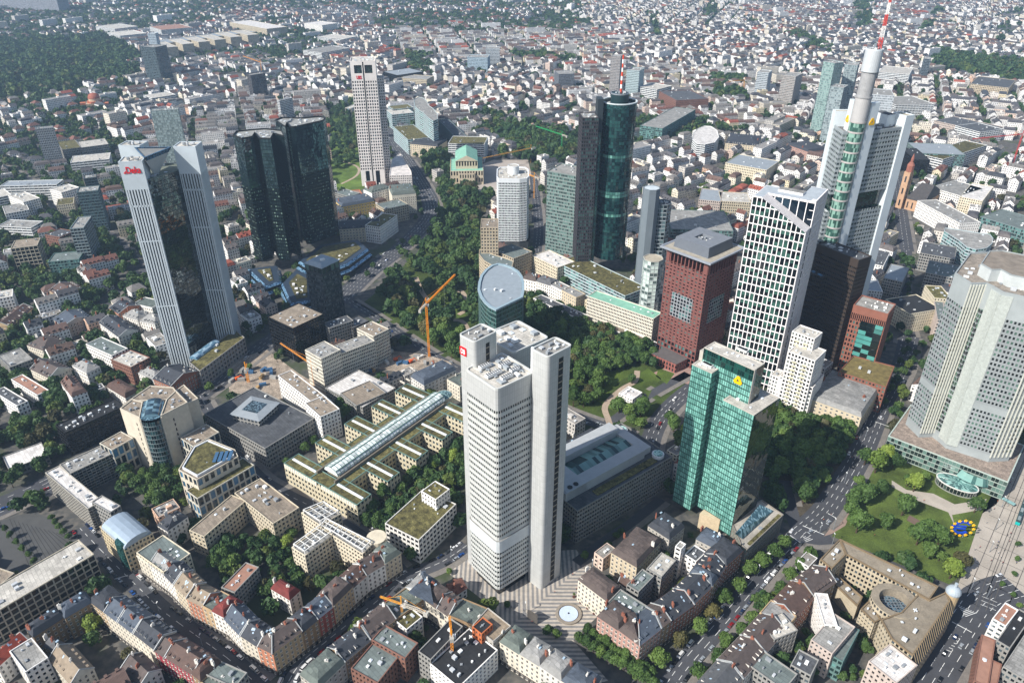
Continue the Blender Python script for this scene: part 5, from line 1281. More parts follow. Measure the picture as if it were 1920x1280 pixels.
# ============================================================ blocks traced from the photograph
DG = GL('#12171b', '#4a555a', .25); BG = GL('#182833', '#45708f', .4); TG = GL('#1d3433', '#5f8a85', .4); BK = GL('#0a0c0e', '#1a1e22', .3)
ST = {'white': ('#dddad4', DG, 3.3, 2.8, 1.4, 1.6), 'cream': ('#cfc4ac', DG, 3.4, 2.6, 1.3, 1.7), 'beige': ('#bdb19a', DG, 3.4, 2.8, 1.2, 1.6), 'stone': ('#b3a58e', DG, 3.6, 3.2, 1.4, 1.7),
      'grey': ('#8d8b86', DG, 3.3, 2.4, .8, 1.5), 'dark': ('#4b4a48', DG, 3.3, 2.4, .7, 1.4), 'band': ('#d5d6d4', DG, 3.4, 6, .3, 1.6), 'bband': ('#a9b6b8', TG, 3.6, 4, .3, 1.5), 'glass': ('#71807f', TG, 3.6, 1.8, .25, .9),
      'blue': ('#b9b4a6', BG, 7.0, 4.2, 1.0, 1.4), 'black': ('#17181a', BK, 3.4, 3, .2, .5), 'brick': ('#7d5a4d', DG, 3.5, 2.6, 1.3, 1.7), 'pink': ('#b5a79d', DG, 3.4, 2.6, 1.3, 1.7), 'frame': ('#aca391', BK, 4.0, 4.0, .7, .8),
      'yellow': ('#c2a672', DG, 3.6, 2.6, 1.3, 1.7), 'orange': ('#b9683e', DG, 3.4, 2.4, 1.2, 1.6), 'fine': ('#cfc8b8', DG, 3.4, 1.7, .6, 1.5), 'scaf': ('#a19c92', DG, 2.2, 2.6, .25, .4), 'wframe': ('#cbc8c1', BK, 4.0, 3.4, 1.0, 1.5), 'teal': ('#5b7672', TG, 3.4, 3, .6, 1.2)}
RF = {'g': ROOFG, 'l': ROOFL, 'd': ROOFD, 'p': GREENR, 'c': COPPER, 't': MT('#8d8172', .95, .15, .2, fine=.12, name='roof_gravel'), 's': MT('#6a7370', .9, .12, .15, name='roof_felt'), 'w': MT('#cfcac4', .85, .14, .12, name='roof_membrane', fine=.06),
      'k': MT('#2b2c2e', .9, .15, .1, name='roof_bitumen'), 'b': MT('#8b9195', .55, .08, .15, name='sheet_metal'), 'r': MT('#94705f', .9, .12, .2, name='terracotta_terrace'), 'o': MT('#c48a55', .9, .15, .2, name='plywood')}
def T(label, st, rf, h, px, nu=5, z0=0.0, cat='building', **k):
    s = ST[st]; w = k.pop('wall', s[0]); p = [P(x, y, h) for x, y in S(px)]
    if len(p) == 4 and k.pop('sq', True): p = rect3(p[0], p[1], lerp(p[2], p[3], .5))
    return office(label, cat, None, h, w, s[1], s[2], s[3], s[4], s[5], .35, '#888', nu, k.pop('name', 'office_building'), int(p[0][0]*3+h) & 1023, k.pop('par', .8), z0=z0, roofm=RF[rf], poly=p, **k)
for a in [
 ('white apartment house with two dark roof wells, left of the striped tower', 'white', 's', 18, '161,646 210,668 233,651 190,632', 3),
 ('red-brick and white house with light grey stepped roof', 'brick', 'l', 17, '208,675 245,690 277,676 250,652', 5),
 ('white stepped flats with a pinkish roof terrace at the left edge', 'white', 'r', 11, '21,712 70,742 95,733 45,705', 3),
 ('white gabled flats at the far left edge', 'white', 'd', 14, '-12,735 32,762 44,750 6,722', 3),
 ('grey shed-roofed hall at the left edge', 'grey', 'g', 13, '-5,668 18,690 57,660 25,650', 1),
 ('black glass office with a coloured mess of plant on its roof', 'black', 'k', 20, '104,798 122,813 233,765 212,742', 10),
 ('low grey-roofed hall beside the black office', 'grey', 'w', 7, '5,857 17,882 90,842 70,826', 0),
 ('tan-roofed link block with tall blue windows, left of the prow-shaped office', 'blue', 't', 24, '187,832 210,845 246,825 232,807', 3),
 ('tan-roofed link block right of the prow-shaped office', 'blue', 't', 24, '338,822 362,838 417,816 380,790', 3),
 ('low terrace wing with planted ledge and blue windows', 'blue', 'p', 23, '349,920 370,936 470,868 445,852', 0),
 ('scaffolded stone office, long wing along the avenue', 'scaf', 'w', 19, '85,887 165,955 190,940 112,872', 9),
 ('scaffolded stone office, rear wing with metal roof units', 'scaf', 'g', 19.5, '112,872 130,890 212,850 189,833', 7),
 ('small block with a bright white roof beside the scaffolding', 'grey', 'w', 21, '172,942 207,962 224,950 195,929', 1),
 ('grey office with stepped planted courts, right of the prow-shaped office', 'grey', 'd', 18, '383,777 497,842 594,779 480,735', 4),
 ('white slab office with debris on its brown roof', 'white', 't', 21, '521,705 597,765 625,752 545,697', 7),
 ('end block of the white slab, dark tan roof', 'white', 't', 24, '572,757 601,783 627,755 600,740', 3),
 ('pale concrete office with a round white cap on its roof', 'fine', 'g', 32, '572,657 602,674 640,657 610,641', 4),
 ('pale concrete wing joining two office blocks', 'fine', 'g', 27, '640,664 703,640 690,625 632,648', 4),
 ('pale concrete office corner with brown roof beside the avenue', 'fine', 't', 29, '669,617 700,632 734,620 700,604', 4),
 ('bronze-framed dark glass office with tan roof', 'black', 't', 34, '502,595 549,617 610,590 565,572', 7),
 ('grey office with square windows behind the bronze-framed one', 'grey', 'd', 22, '617,617 663,602 652,593 608,605', 4),
 ('dark roofed block under the small dark tower', 'dark', 'd', 17, '662,616 692,602 676,591 650,602', 3),
 ('low hall with stained white roof on the building site', 'grey', 'w', 12, '610,728 680,765 724,722 672,691', 5),
 ('low hall with brown gravel roof below the stained white one', 'grey', 't', 13.5, '638,738 668,762 718,732 690,712', 2),
 ('flat-roofed hotel with white frame and rust-coloured roof planting', 'wframe', 'p', 19, '722,982 785,1014 875,960 815,922', 3),
 ('white box with balconies rising from the hotel roof', 'white', 'p', 27, '790,922 817,938 846,922 820,902', 2),
 ('beige office wing with tan roof, left arm', 'beige', 't', 17, '355,995 383,1007 470,945 440,928', 1),
 ('beige office wing with tan roof and plant deck, middle arm', 'beige', 't', 17.5, '440,925 512,983 560,955 494,898', 7),
 ('long stone office with square window grid at the lower left corner', 'frame', 'l', 21, '177,1040 -30,1162 -55,1130 145,1012', 4),
 ('west wing of the square-gridded office, tan roof', 'frame', 't', 20, '28,1075 -2,1100 -60,1030 -20,1020', 3),
 ('grey-green flat-roofed corner house in the left terrace', 'cream', 's', 19, '256,1037 307,1074 383,1050 300,1005', 2),
 ('pink flat-roofed courtyard house', 'grey', 'r', 15, '415,1102 440,1112 490,1072 465,1050', 3),
 ('grey flat roof at the bottom of the dark terrace', 'grey', 's', 18, '367,1257 440,1290 452,1262 400,1228', 2),
 ('white-walled block with rows of small windows at the lower left', 'white', 'g', 17, '18,1222 60,1196 78,1240 30,1275', 2),
 ('grey-green flat courtyard building with plant deck, upper wing', 'brick', 's', 18, '722,1172 784,1206 762,1236 698,1202', 4),
 ('grey-green flat courtyard building, lower wing by the bottom edge', 'brick', 's', 15.5, '699,1206 748,1232 712,1290 676,1258', 3),
 ('house with black bitumen roof edged by white dots', 'grey', 'k', 18, '784,1222 845,1160 866,1176 804,1243', 1),
 ('black roof under repair with stacks of white bags', 'white', 'k', 15, '806,1245 860,1290 932,1216 900,1196', 8),
 ('orange-netted scaffolded box on the rear building', 'orange', 'k', 22, '885,1176 903,1190 925,1172 905,1157', 1),
 ('rear house with a green roof garden and parasols', 'white', 'p', 16, '724,1150 762,1182 798,1164 762,1130', 4),
 ('grey-green flat roof inside the pink house block', 'grey', 's', 18, '1175,1097 1197,1111 1234,1086 1210,1070', 3),
 ('light grey flat roof inside the pink house block', 'grey', 'l', 18.5, '1212,1067 1240,1083 1272,1054 1247,1040', 4),
 ('flat roof with an open plant pen behind the pink corner', 'grey', 's', 18.5, '1137,1132 1198,1172 1220,1148 1172,1104', 6),
 ('slim white stair block among dark roofs', 'white', 'g', 24, '1266,1025 1277,1031 1288,1022 1277,1016', 0),
 ('white rear building with many small roofs', 'white', 'd', 17, '1283,1040 1305,1054 1325,1035 1302,1024', 2),
 ('light concrete roof in the right-hand row', 'grey', 'l', 20, '1422,1165 1452,1200 1487,1163 1442,1132', 4),
 ('long grey flat roof on a terracotta-sided house', 'pink', 'g', 19, '1520,1200 1560,1227 1594,1170 1562,1150', 1),
 ('narrow terrace house with green glazing', 'teal', 's', 15, '1562,1232 1580,1242 1622,1190 1603,1175', 5),
 ('dark brown-grey flat roof at the bottom edge', 'grey', 'd', 18, '1482,1247 1520,1268 1553,1250 1507,1220', 2),
 ('large slate-grey flat roof at the bottom edge', 'grey', 's', 18, '1400,1245 1470,1295 1490,1262 1440,1225', 3),
 ('white building with a blank end wall behind the dark row', 'white', 'w', 20, '1527,1112 1545,1172 1566,1145 1548,1120', 2),
 ('white roof with rusty stains at the bottom right', 'pink', 'w', 20, '1628,1240 1680,1282 1713,1232 1660,1212', 5),
 ('terracotta-roofed low house by the right crossing, longer one', 'brick', 'r', 13, '1840,1190 1866,1201 1822,1277 1803,1264', 1),
 ('terracotta-roofed low house at the bottom right, shorter one', 'brick', 'r', 12, '1850,1233 1878,1246 1857,1290 1828,1280', 0),
 ('dark flat roof at the right edge above the terracotta houses', 'grey', 'k', 14, '1868,1201 1910,1142 1935,1152 1890,1225', 3),
 ('white house front with a red roof end at the right edge', 'white', 'r', 16, '1860,1160 1884,1130 1908,1141 1890,1174', 3),
 ('grey flat roof at the bottom right corner', 'grey', 'g', 14, '1880,1250 1940,1160 1990,1180 1920,1290', 3),
 ('slab of beige stone beside the park, square windows', 'stone', 't', 58, '901,428 934,428 933,411 900,411', 3),
 ('dark grey roofed stone podium right of the beige slab', 'stone', 's', 27, '925,470 963,486 992,468 950,455', 3),
 ('beige stone bank with white setback roof', 'cream', 'w', 21, '997,480 1045,503 1078,488 1012,465', 4),
 ('white and glass podium around the round green tower', 'bband', 'p', 20.5, '1042,492 1172,556 1186,532 1075,470', 5),
 ('low dark-roofed bank wing at the park edge', 'white', 'd', 10, '1000,560 1087,600 1097,589 1020,556', 6),
 ('beige bank building with long pale green copper roof', 'fine', 'c', 27, '1101,556 1225,599 1238,588 1125,546', 3),
 ('tan low wing in front of the copper-roofed bank', 'white', 't', 6, '1120,606 1225,652 1232,642 1130,600', 1),
 ('dark glass block with a courtyard behind the grey shaft', 'glass', 'g', 26, '1258,430 1375,434 1365,395 1262,396', 6),
 ('pink stone house with blue-grey roof', 'pink', 'b', 18, '1310,375 1351,379 1352,360 1318,352', 1),
 ('long beige terrace beside the pink stone house', 'beige', 'l', 18, '1352,378 1408,381 1406,363 1353,360', 5),
 ('beige stone exchange with tall half columns', 'cream', 'b', 22, '1360,306 1437,320 1441,298 1375,289', 4),
 ('office with pink end walls and green glass', 'teal', 'g', 26, '1200,236 1242,242 1277,206 1232,194', 5),
 ('red brick block with dark mansard in the old town', 'brick', 'd', 24, '1236,172 1268,189 1305,177 1280,160', 4),
 ('pale slab office left of the red brick block', 'band', 'l', 22, '1197,163 1232,169 1240,158 1210,154', 2),
 ('white banded office right of the tallest tower', 'band', 'g', 26, '1680,198 1752,196 1755,180 1690,181', 3),
 ('office with an orange-striped end near the right park', 'band', 'l', 24, '1648,136 1705,141 1707,128 1655,124', 3),
 ('beige stone court building at the park, right', 'stone', 'd', 24, '1819,158 1892,166 1895,149 1832,144', 3),
 ('long pinkish department store with flat roof', 'pink', 'd', 18, '1752,227 1842,247 1846,231 1765,214', 5),
 ('white store with black stripes beside the pinkish one', 'band', 'd', 20, '1838,249 1882,243 1875,226 1836,230', 3),
 ('grey metal roofed mall with a wavy glass hollow', 'glass', 'b', 24, '1702,268 1726,288 1770,266 1742,238', 3),
 ('mall wing with planted roof', 'band', 'p', 22, '1726,290 1768,300 1812,262 1770,258', 2),
 ('dark glass block at the street corner, upper right', 'black', 'k', 26, '1690,278 1715,300 1728,285 1702,268', 2),
 ('white commercial block with grey roofs along the shopping street', 'white', 'g', 21, '1720,377 1800,420 1815,397 1735,372', 8),
 ('dark flat-roofed block with roof sign, right edge', 'glass', 's', 19, '1838,407 1930,435 1935,410 1866,388', 4),
 ('tan building with stepped white roof in the old town, right', 'cream', 'w', 20, '1800,370 1842,378 1865,350 1822,345', 5),
 ('grey-white commercial block near the church', 'white', 'g', 20, '1745,352 1800,368 1812,345 1760,330', 5),
 ('dark-roofed office behind the curved glass store', 'grey', 'd', 20, '1725,475 1790,487 1800,462 1720,455', 4),
 ('teal-roofed office with antennas beside the shaded street', 'grey', 's', 23, '1735,512 1800,525 1806,496 1727,490', 7),
 ('corner house with planted penthouse terrace', 'cream', 'p', 24, '1752,560 1785,562 1788,540 1748,535', 3),
 ('pinkish stone house at the lower end of the shaded street', 'pink', 's', 21, '1757,600 1775,603 1790,570 1755,562', 2),
 ('dark slate-roofed corner house left of the shaded street', 'cream', 'k', 20, '1660,562 1706,590 1714,545 1668,530', 3),
 ('blue-grey roofed house behind the slate corner', 'grey', 'b', 19, '1656,522 1692,530 1690,497 1655,495', 2),
 ('glass-roofed court house behind the red-framed tower', 'white', 'b', 16, '1624,545 1655,548 1657,527 1626,524', 0),
 ('white terrace with dark courtyard, left of the shaded street', 'white', 'd', 18, '1632,495 1656,500 1660,470 1640,468', 3),
 ('beige framed office with a dark glass front, left edge', 'frame', 't', 29, '20,467 70,461 82,450 34,447', 2),
 ('low teal glass wing below the narrow steel tower', 'teal', 's', 17, '90,492 148,487 146,472 94,476', 1),
 ('brown terraced office with balconies', 'brick', 'd', 16, '84,441 112,446 130,434 104,426', 3),
 ('cream block with three rows of small windows', 'cream', 'p', 15, '106,386 138,382 142,372 110,372', 1),
 ('white stepped office with roof terraces', 'white', 'l', 23, '115,362 150,352 158,342 124,342', 3),
 ('white slab office, front one of the left cluster', 'band', 'g', 13, '-5,425 58,428 63,412 -5,414', 3),
 ('grey and white office block, left cluster', 'white', 'g', 18, '10,402 55,394 60,381 22,382', 3),
 ('tall white office block, left cluster', 'white', 'l', 22, '44,380 75,372 86,355 58,352', 3),
 ('white office at the left edge', 'band', 'l', 20, '-12,373 22,366 27,354 -10,354', 2),
 ('long grey-roofed office wing, upper left', 'band', 'b', 21, '0,350 106,347 113,338 5,340', 5),
 ('angular concrete office with planted roof, left wing', 'grey', 'p', 24, '117,282 152,277 150,263 125,262', 2),
 ('angular concrete office with planted roof, rear wing', 'grey', 'l', 24, '152,278 204,271 204,262 165,261', 2),
 ('white banded front wing of the angular office', 'band', 'l', 18, '132,306 205,299 207,289 131,292', 3),
 ('white balcony block at the left edge', 'white', 'l', 21, '-8,562 24,556 30,544 0,545', 3),
 ('grey flats beside the park road', 'grey', 's', 15, '628,362 655,370 661,359 640,352', 2),
 ('orange house below the white punched-window tower', 'orange', 'r', 14, '655,368 680,365 678,356 658,357', 2),
 ('white modern office with glass penthouse and planted roof', 'white', 'p', 21, '712,427 745,404 733,391 700,412', 3),
 ('grey-roofed stone office on the avenue bend', 'stone', 's', 20, '722,394 766,384 764,372 728,376', 3),
 ('banded white office with glass penthouse beside the opera', 'band', 'p', 27, '840,270 908,272 905,257 845,256', 3),
 ('front terrace of the glass complex behind the white tower', 'bband', 'p', 24, '737,238 765,263 803,257 775,234', 4),
 ('middle wing of the glass complex', 'bband', 'l', 26, '735,216 776,212 773,202 736,205', 2),
 ('rear planted wing of the glass complex', 'bband', 'p', 28, '737,206 775,202 772,196 737,198', 1),
 ('long low glass office on the garden street', 'glass', 'd', 24, '822,226 858,262 872,252 838,222', 4)]:
    T(*a)
# curved glass tower of the complex, curved store, curved slab
def curve_blk(label, st, rf, h, px, nu=3, **k):
    s = ST[st]; p = [P(x, y, h) for x, y in S(px)]
    return office(label, 'building', None, h, k.get('wall', s[0]), s[1], s[2], s[3], s[4], s[5], .3, '#888', nu, 'office_building', int(h), .9, roofm=RF[rf], poly=p)
curve_blk('wavy banded glass tower behind the white tower', 'bband', 'g', 56, '776,188 784,183 793,184 800,190 803,198 812,204 820,214 821,224 812,228 803,222 793,212 786,208 778,200')
curve_blk('rounded grey-roofed store with glass bands, right', 'bband', 'g', 24, '1770,434 1772,428 1800,432 1838,438 1856,440 1862,448 1860,458 1850,466 1830,469 1812,464 1798,452')
curve_blk('curved stone office front facing the park', 'stone', 's', 29, '898,478 899,468 925,478 945,484 962,490 960,505 944,507 925,500 908,490')
curve_blk('white stepped rotunda in the old town', 'band', 'w', 26, '1298,262 1300,250 1308,242 1320,237 1334,238 1345,246 1348,258 1340,268 1322,272 1306,270')

# near houses: windows one by one, dormers, chimneys
def window_proto(w, h, fr, gl):
    b = MB(); f = .13
    b.poly([(-w/2+f, -.03, f), (w/2-f, -.03, f), (w/2-f, -.03, h-f), (-w/2+f, -.03, h-f)], 1, [(.1, .1), (.9, .1), (.9, .9), (.1, .9)])
    for x0, x1, z0, z1 in ((-w/2, w/2, 0, f), (-w/2, w/2, h-f, h), (-w/2, -w/2+f, f, h-f), (w/2-f, w/2, f, h-f), (-.05, .05, f, h-f)):
        b.poly([(x0, -.09, z0), (x1, -.09, z0), (x1, -.09, z1), (x0, -.09, z1)], 0)
    b.poly([(-w/2-.15, -.22, -.12), (w/2+.15, -.22, -.12), (w/2+.15, -.22, 0), (-w/2-.15, -.22, 0)], 0); b.poly([(-w/2-.15, -.22, 0), (w/2+.15, -.22, 0), (w/2+.15, 0, 0), (-w/2-.15, 0, 0)], 0)
    o = b.build('window', [fr, gl]); me = o.data; bpy.data.objects.remove(o); return me
WINF = MT('#cfc9bd', .6, .05, name='window_frame')
WP = [window_proto(1.25, 1.9, WINF, DG), window_proto(1.7, 1.6, WINF, DG), window_proto(2.3, 1.7, MT('#55514c', .6, .05), BK)]
def facing(a, b):
    m = lerp(a, b, .5); e = nrm(sub(b, a)); n = (e[1], -e[0]); return (n[0]*(0-m[0])+n[1]*(0-m[1])) > -30
def put_windows(root, a, b, h, fl, bay, wp, mx=36, g=.9):
    L_ = ln(sub(b, a)); n = int((L_-1.0)/bay)
    if n < 1: return 0
    e = nrm(sub(b, a)); an = math.atan2(e[1], e[0]); nf = max(1, round((h-.6)/fl)); f = (h-.6)/nf; c = 0
    for k in range(nf):
        for j in range(n):
            if c >= mx: return c
            p = add(a, mul(e, L_*(j+.5)/n)); o = bpy.data.objects.new('window', wp); COL.objects.link(o); o.parent = root
            o.location = (p[0]-root.location[0], p[1]-root.location[1], k*f+g); o.rotation_euler = (0, 0, an); c += 1
    return c
CHM = MT('#8e5a48', .9, .12, name='chimney_brick'); FLASH = MT('#a7a9a8', .5, .08, name='zinc_flashing'); DRW = MT('#d6d1c8', .7, .06, name='dormer_front')
def house(q, h, kind, wall, roof, label, name='town_house', grp=None, front=(0,), wp=0, bay=2.5, fl=3.5, rise=None, seed=0, dorm=True, gf='#57504a', z0=0, fw=True, chim=2, cat='house', rot=0):
    """q: ccw quad, side 0 = street front; real windows on the sides the photo sees"""
    R = random.Random(int(q[0][0]*11+q[0][1]*7)+seed); c = cen(q); occupy(q, 1, 1)
    root = thing(name, label, cat, c, grp); wm = MT(wall, .85, .1, name='plaster'); rm = TILE(roof)
    b = MB(); b.prism(q, 0, h, top=False); b.build('wall', wm, root)
    if gf:
        b = MB(); p2 = off(q, .06); b.prism(p2, 0, 3.6, top=True); b.build('shop_front', WALLW(gf, '#15181b', 3.2, 3.6, .7, .6), root)
        b = MB(); b.ring(off(q, .3), .35, h-.35, h+.05); b.build('cornice', MT(wall, .8, .05), root)
    tot = 0; n = len(q)
    for i in range(n):
        a, d = q[i], q[(i+1) % n]
        if facing(a, d) and tot < 80: tot += put_windows(root, a, d, h, fl, bay if ln(sub(d, a)) < 32 else 3.6, WP[wp if ln(sub(d, a)) < 32 else 1], min(96-tot, 84), .95+(3.6-fl if gf else 0)*0)
    r = MB(); g = MB(); e0, e1 = ln(sub(q[1], q[0])), ln(sub(q[2], q[1])); dl = []
    if kind == 'm':
        lo, i1 = off(q, .3), off(q, -1.5); r.strip([(x, y, h) for x, y in lo], [(x, y, h+3.4) for x, y in i1]); i2 = off(q, -min(e0, e1)*.40)
        r.strip([(x, y, h+3.4) for x, y in i1], [(x, y, h+4.7) for x, y in i2], 1); r.poly([(x, y, h+4.7) for x, y in i2], 1); sides = [0, 1, 2, 3] if n == 4 else range(n); dz, ins = .5, .9; top = h+4.7
    elif kind == 'f':
        r.poly([(x, y, h+.1) for x, y in off(q, -.3)], 1); g.ring(off(q, .05), .4, h-.1, h+.8); sides = []; dz = 0; top = h
    else:
        rise = rise or R.uniform(4.2, 5.4); a, b2, c2, d = [Vector((*p, h)) for p in off(q, .35)]
        if rot: a, b2, c2, d = b2, c2, d, a
        r0, r1 = (a+d)/2+Vector((0, 0, rise)), (b2+c2)/2+Vector((0, 0, rise))
        if kind == 'h': m = (r1-r0)*.3; r0, r1 = r0+m, r1-m
        for (s, t, u, v) in ((a, b2, r1, r0), (c2, d, r0, r1)):
            L_ = (t-s).length; S_ = (v-s).length; r.poly([s, t, u, v], 0, [(0, 0), (L_, 0), (L_, S_), (0, S_)])
        for tri in ([b2, c2, r1], [d, a, r0]):
            (r if kind == 'h' else g).poly(tri, 0)
        if fw and kind == 'g':
            for (s, t, u) in ((a, r0, d), (b2, r1, c2)):
                for x, y in ((s, t), (t, u)): g.beam(tuple(x+Vector((0, 0, .25))), tuple(y+Vector((0, 0, .25))), .42, 1, .5)
        sides = [0, 2] if not rot else [1, 3]; dz, ins = .5, 1.2; top = h+rise
    rf = r.build('roof', [rm, MT(roof, .9, .2, .2, fine=.1, name='roof_felt')], root)
    if g.v: g.build('gable', [wm, FLASH], root)
    if dorm:
        for i in sides:
            if i >= n: continue
            a, d = q[i], q[(i+1) % n]; e = nrm(sub(d, a)); nn = (-e[1], e[0]); L_ = ln(sub(d, a)); k = int(L_/R.choice([2.9, 3.4, 4.4])); an = math.atan2(e[1], e[0])
            wide = R.random() < .25
            for j in range(k):
                if R.random() < .12: continue
                p = add(add(a, mul(e, L_*(j+.5)/k)), mul(nn, ins+1)); w_ = 1.9 if wide else 1.25; m = MB()
                m.box(p, h+dz, w_, 2.0, 1.75, an, 0, 1); m.wall(add(add(p, mul(e, -w_*.33)), mul(nn, -1.03)), add(add(p, mul(e, w_*.33)), mul(nn, -1.03)), h+dz+.35, h+dz+1.55, 2)
                m.build('dormer', [DRW if R.random() < .5 else MT(roof, .8, .1), MT(roof, .7, .12), DG], rf)
    for j in range(chim):
        a, d = lerp(q[0], q[-1], R.uniform(.3, .7)), lerp(q[1], q[2], R.uniform(.3, .7)); p = lerp(a, d, .03 if j == 0 else R.uniform(.3, .97)); m = MB()
        m.box(p, top-2.2 if kind != 'f' else h, .8, 1.9, 3.4 if kind != 'f' else 1.6, R.uniform(0, 3)); 
        for s in (-.5, 0, .5): m.box(add(p, (0, s)), top+1.2 if kind != 'f' else h+1.6, .3, .3, .5, 0)
        m.build('chimney', CHM if R.random() < .6 else DRW, rf)
    for j in range(R.randint(0, 3)):
        p = lerp(lerp(q[0], q[1], R.random()), lerp(q[3 % n], q[2], R.random()), R.uniform(.25, .75))
        if kind == 'g': continue
        m = MB().box(p, top-.3, 1.0, 1.4, .5, math.atan2(*sub(q[1], q[0])[::-1])); m.build('skylight', MT('#9fb4c2', .2, .02), rf)
    if kind == 'g':
        for j in range(R.randint(1, 4)):
            t, s = R.uniform(.12, .88), R.uniform(.3, .75); i = 0 if not rot else 1; a0, a1, b0, b1 = q[i], q[(i+1) % 4], q[(i+3) % 4], q[(i+2) % 4]
            p = lerp(lerp(a0, a1, t), lerp(b0, b1, t), s*.5); z_ = h+(top-h)*s; e = nrm(sub(a1, a0)); nn = (-e[1], e[0]); D = ln(sub(b0, a0))/2; sl = (top-h)/D; m = MB()
            A = add(p, mul(e, -.45)); B = add(p, mul(e, .45)); m.poly([(*A, z_+.12), (*B, z_+.12), (*add(B, mul(nn, 1.1)), z_+.12+1.1*sl), (*add(A, mul(nn, 1.1)), z_+.12+1.1*sl)]); m.build('skylight', MT('#a9bccb', .15, .02), rf)
    return root
COLW = {'cream': '#cbc3b2', 'white': '#dedad3', 'salmon-pink': '#a98478', 'red': '#8e463d', 'orange': '#b0755a', 'tan': '#b39a78', 'grey': '#a9a49c', 'beige': '#c0b299', 'brown stone': '#8b7458', 'yellow': '#cdb06c', 'brick': '#8e5a45', 'crimson': '#8f3540', 'ochre': '#b98d52', 'pale grey': '#c6c3bd'}
COLR = {'dark slate': '#3c3f45', 'brown-grey': '#574d49', 'slate blue': '#4c545f', 'red tile': '#9c4836', 'brown': '#594740', 'green-grey': '#626a64', 'light grey': '#8d8c89', 'tan': '#8a7c6a', 'grey': '#5b5c5e', 'maroon': '#6e332f'}
def terrace(px, h, depth, side, spec, place, grp, **k):
    """houses side by side along an eaves line; spec = 'width wallcolour roofcolour kind' per house"""
    pl = [P(x, y, h) for x, y in S(px)]; bk = []
    for i, p in enumerate(pl):
        if i == 0: e = nrm(sub(pl[1], p)); o = mul((-e[1], e[0]), side*depth)
        elif i == len(pl)-1: e = nrm(sub(p, pl[i-1])); o = mul((-e[1], e[0]), side*depth)
        else:
            e1, e2 = nrm(sub(p, pl[i-1])), nrm(sub(pl[i+1], p)); n1, n2 = (-e1[1], e1[0]), (-e2[1], e2[0]); kk = max(.45, 1+n1[0]*n2[0]+n1[1]*n2[1]); o = ((n1[0]+n2[0])/kk*side*depth, (n1[1]+n2[1])/kk*side*depth)
        bk.append(add(p, o))
    seg = [ln(sub(pl[i+1], pl[i])) for i in range(len(pl)-1)]; tot = sum(seg); ws = [s.split(',') for s in spec.split()]; sc = tot/sum(float(w[0]) for w in ws)
    cuts = [0]; 
    for w_ in ws: cuts.append(cuts[-1]+float(w_[0])*sc)
    acc = [0]; 
    for s in seg: acc.append(acc[-1]+s)
    for i in range(1, len(cuts)-1):                     # snap house ends to the bends
        for a in acc[1:-1]:
            if abs(cuts[i]-a) < 7: cuts[i] = a
    def at(t):
        for i in range(len(seg)):
            if t <= acc[i+1]+1e-6: f = (t-acc[i])/seg[i]; return lerp(pl[i], pl[i+1], f), lerp(bk[i], bk[i+1], f)
        return pl[-1], bk[-1]
    for i, w_ in enumerate(ws):
        (f0, b0), (f1, b1) = at(cuts[i]), at(cuts[i+1]); q = [f0, f1, b1, b0]
        if area(q) < 0: q = [f1, f0, b0, b1]
        wc, rc, kd = w_[1].replace('_', ' '), w_[2].replace('_', ' '), w_[3]
        kn = {'g': 'gabled', 'm': 'mansard', 'h': 'hipped', 'f': 'flat-roofed'}[kd]
        house(q, h+((i*37) % 7-3)*.25, kd, COLW[wc], COLR[rc], f'{wc} {kn} house with {rc} roof, {ordn(i)} house {place}', grp=grp, seed=i, **k)
terrace('256,1040 307,1077 350,1121 420,1158 450,1190 482,1211 512,1226 537,1207 566,1185 597,1160 625,1137 662,1100 688,1077 722,1057 752,1037', 17.5, 12.5, 1,
        '15,cream,green-grey,f 17,white,light_grey,g 13,white,dark_slate,g 15,beige,tan,g 15,orange,tan,g 9,tan,green-grey,f 15,white,maroon,m 17,white,slate_blue,g 16,cream,dark_slate,g 17,orange,brown-grey,h 12,tan,brown-grey,g 14,brown_stone,dark_slate,m 13,red,slate_blue,g 13,tan,brown-grey,m 16,pale_grey,brown,g 14,white,brown-grey,g 15,beige,green-grey,m',
        'of the white-fronted terrace', 'houses of the white-fronted terrace')
terrace('208,1096 262,1135 330,1185 400,1228 452,1268', 17.5, 13, -1, '15,tan,dark_slate,m 13,cream,slate_blue,g 14,cream,slate_blue,g 13,cream,dark_slate,g 14,crimson,brown-grey,g 14,crimson,brown,g 14,brown_stone,brown,m 15,tan,green-grey,f', 'of the dark row across the street', 'houses of the dark row')
terrace('562,1262 615,1213 665,1173 712,1136 762,1101 788,1073 820,1090 868,1123 915,1142 958,1176', 17.5, 13.5, -1, '17,grey,green-grey,m 14,brown_stone,dark_slate,g 13,tan,tan,g 13,tan,brown-grey,g 14,brown_stone,green-grey,f 15,white,light_grey,g 14,cream,slate_blue,m 15,cream,brown-grey,m 14,cream,brown-grey,g 16,brown_stone,green-grey,f 13,grey,tan,f',
        'round the corner by the striped plaza', 'houses at the plaza corner')
terrace('965,1170 1002,1193 1040,1216 1080,1243 1128,1272', 18, 13, -1, '18,cream,green-grey,m 19,cream,light_grey,m 18,pale_grey,light_grey,m 20,cream,slate_blue,m', 'of the cream block below the fountain', 'cream block below the plaza')
terrace('1120,1153 1160,1180 1200,1210 1257,1165 1302,1132 1335,1100 1362,1060 1393,1032', 18, 14.5, 1, '17,salmon-pink,brown-grey,m 17,salmon-pink,brown-grey,m 16,salmon-pink,slate_blue,g 15,brown_stone,brown-grey,g 14,brick,dark_slate,g 14,orange,dark_slate,g 15,brown_stone,slate_blue,m 16,brick,dark_slate,g 17,brick,dark_slate,m', 'of the pink house row', 'houses of the pink row')
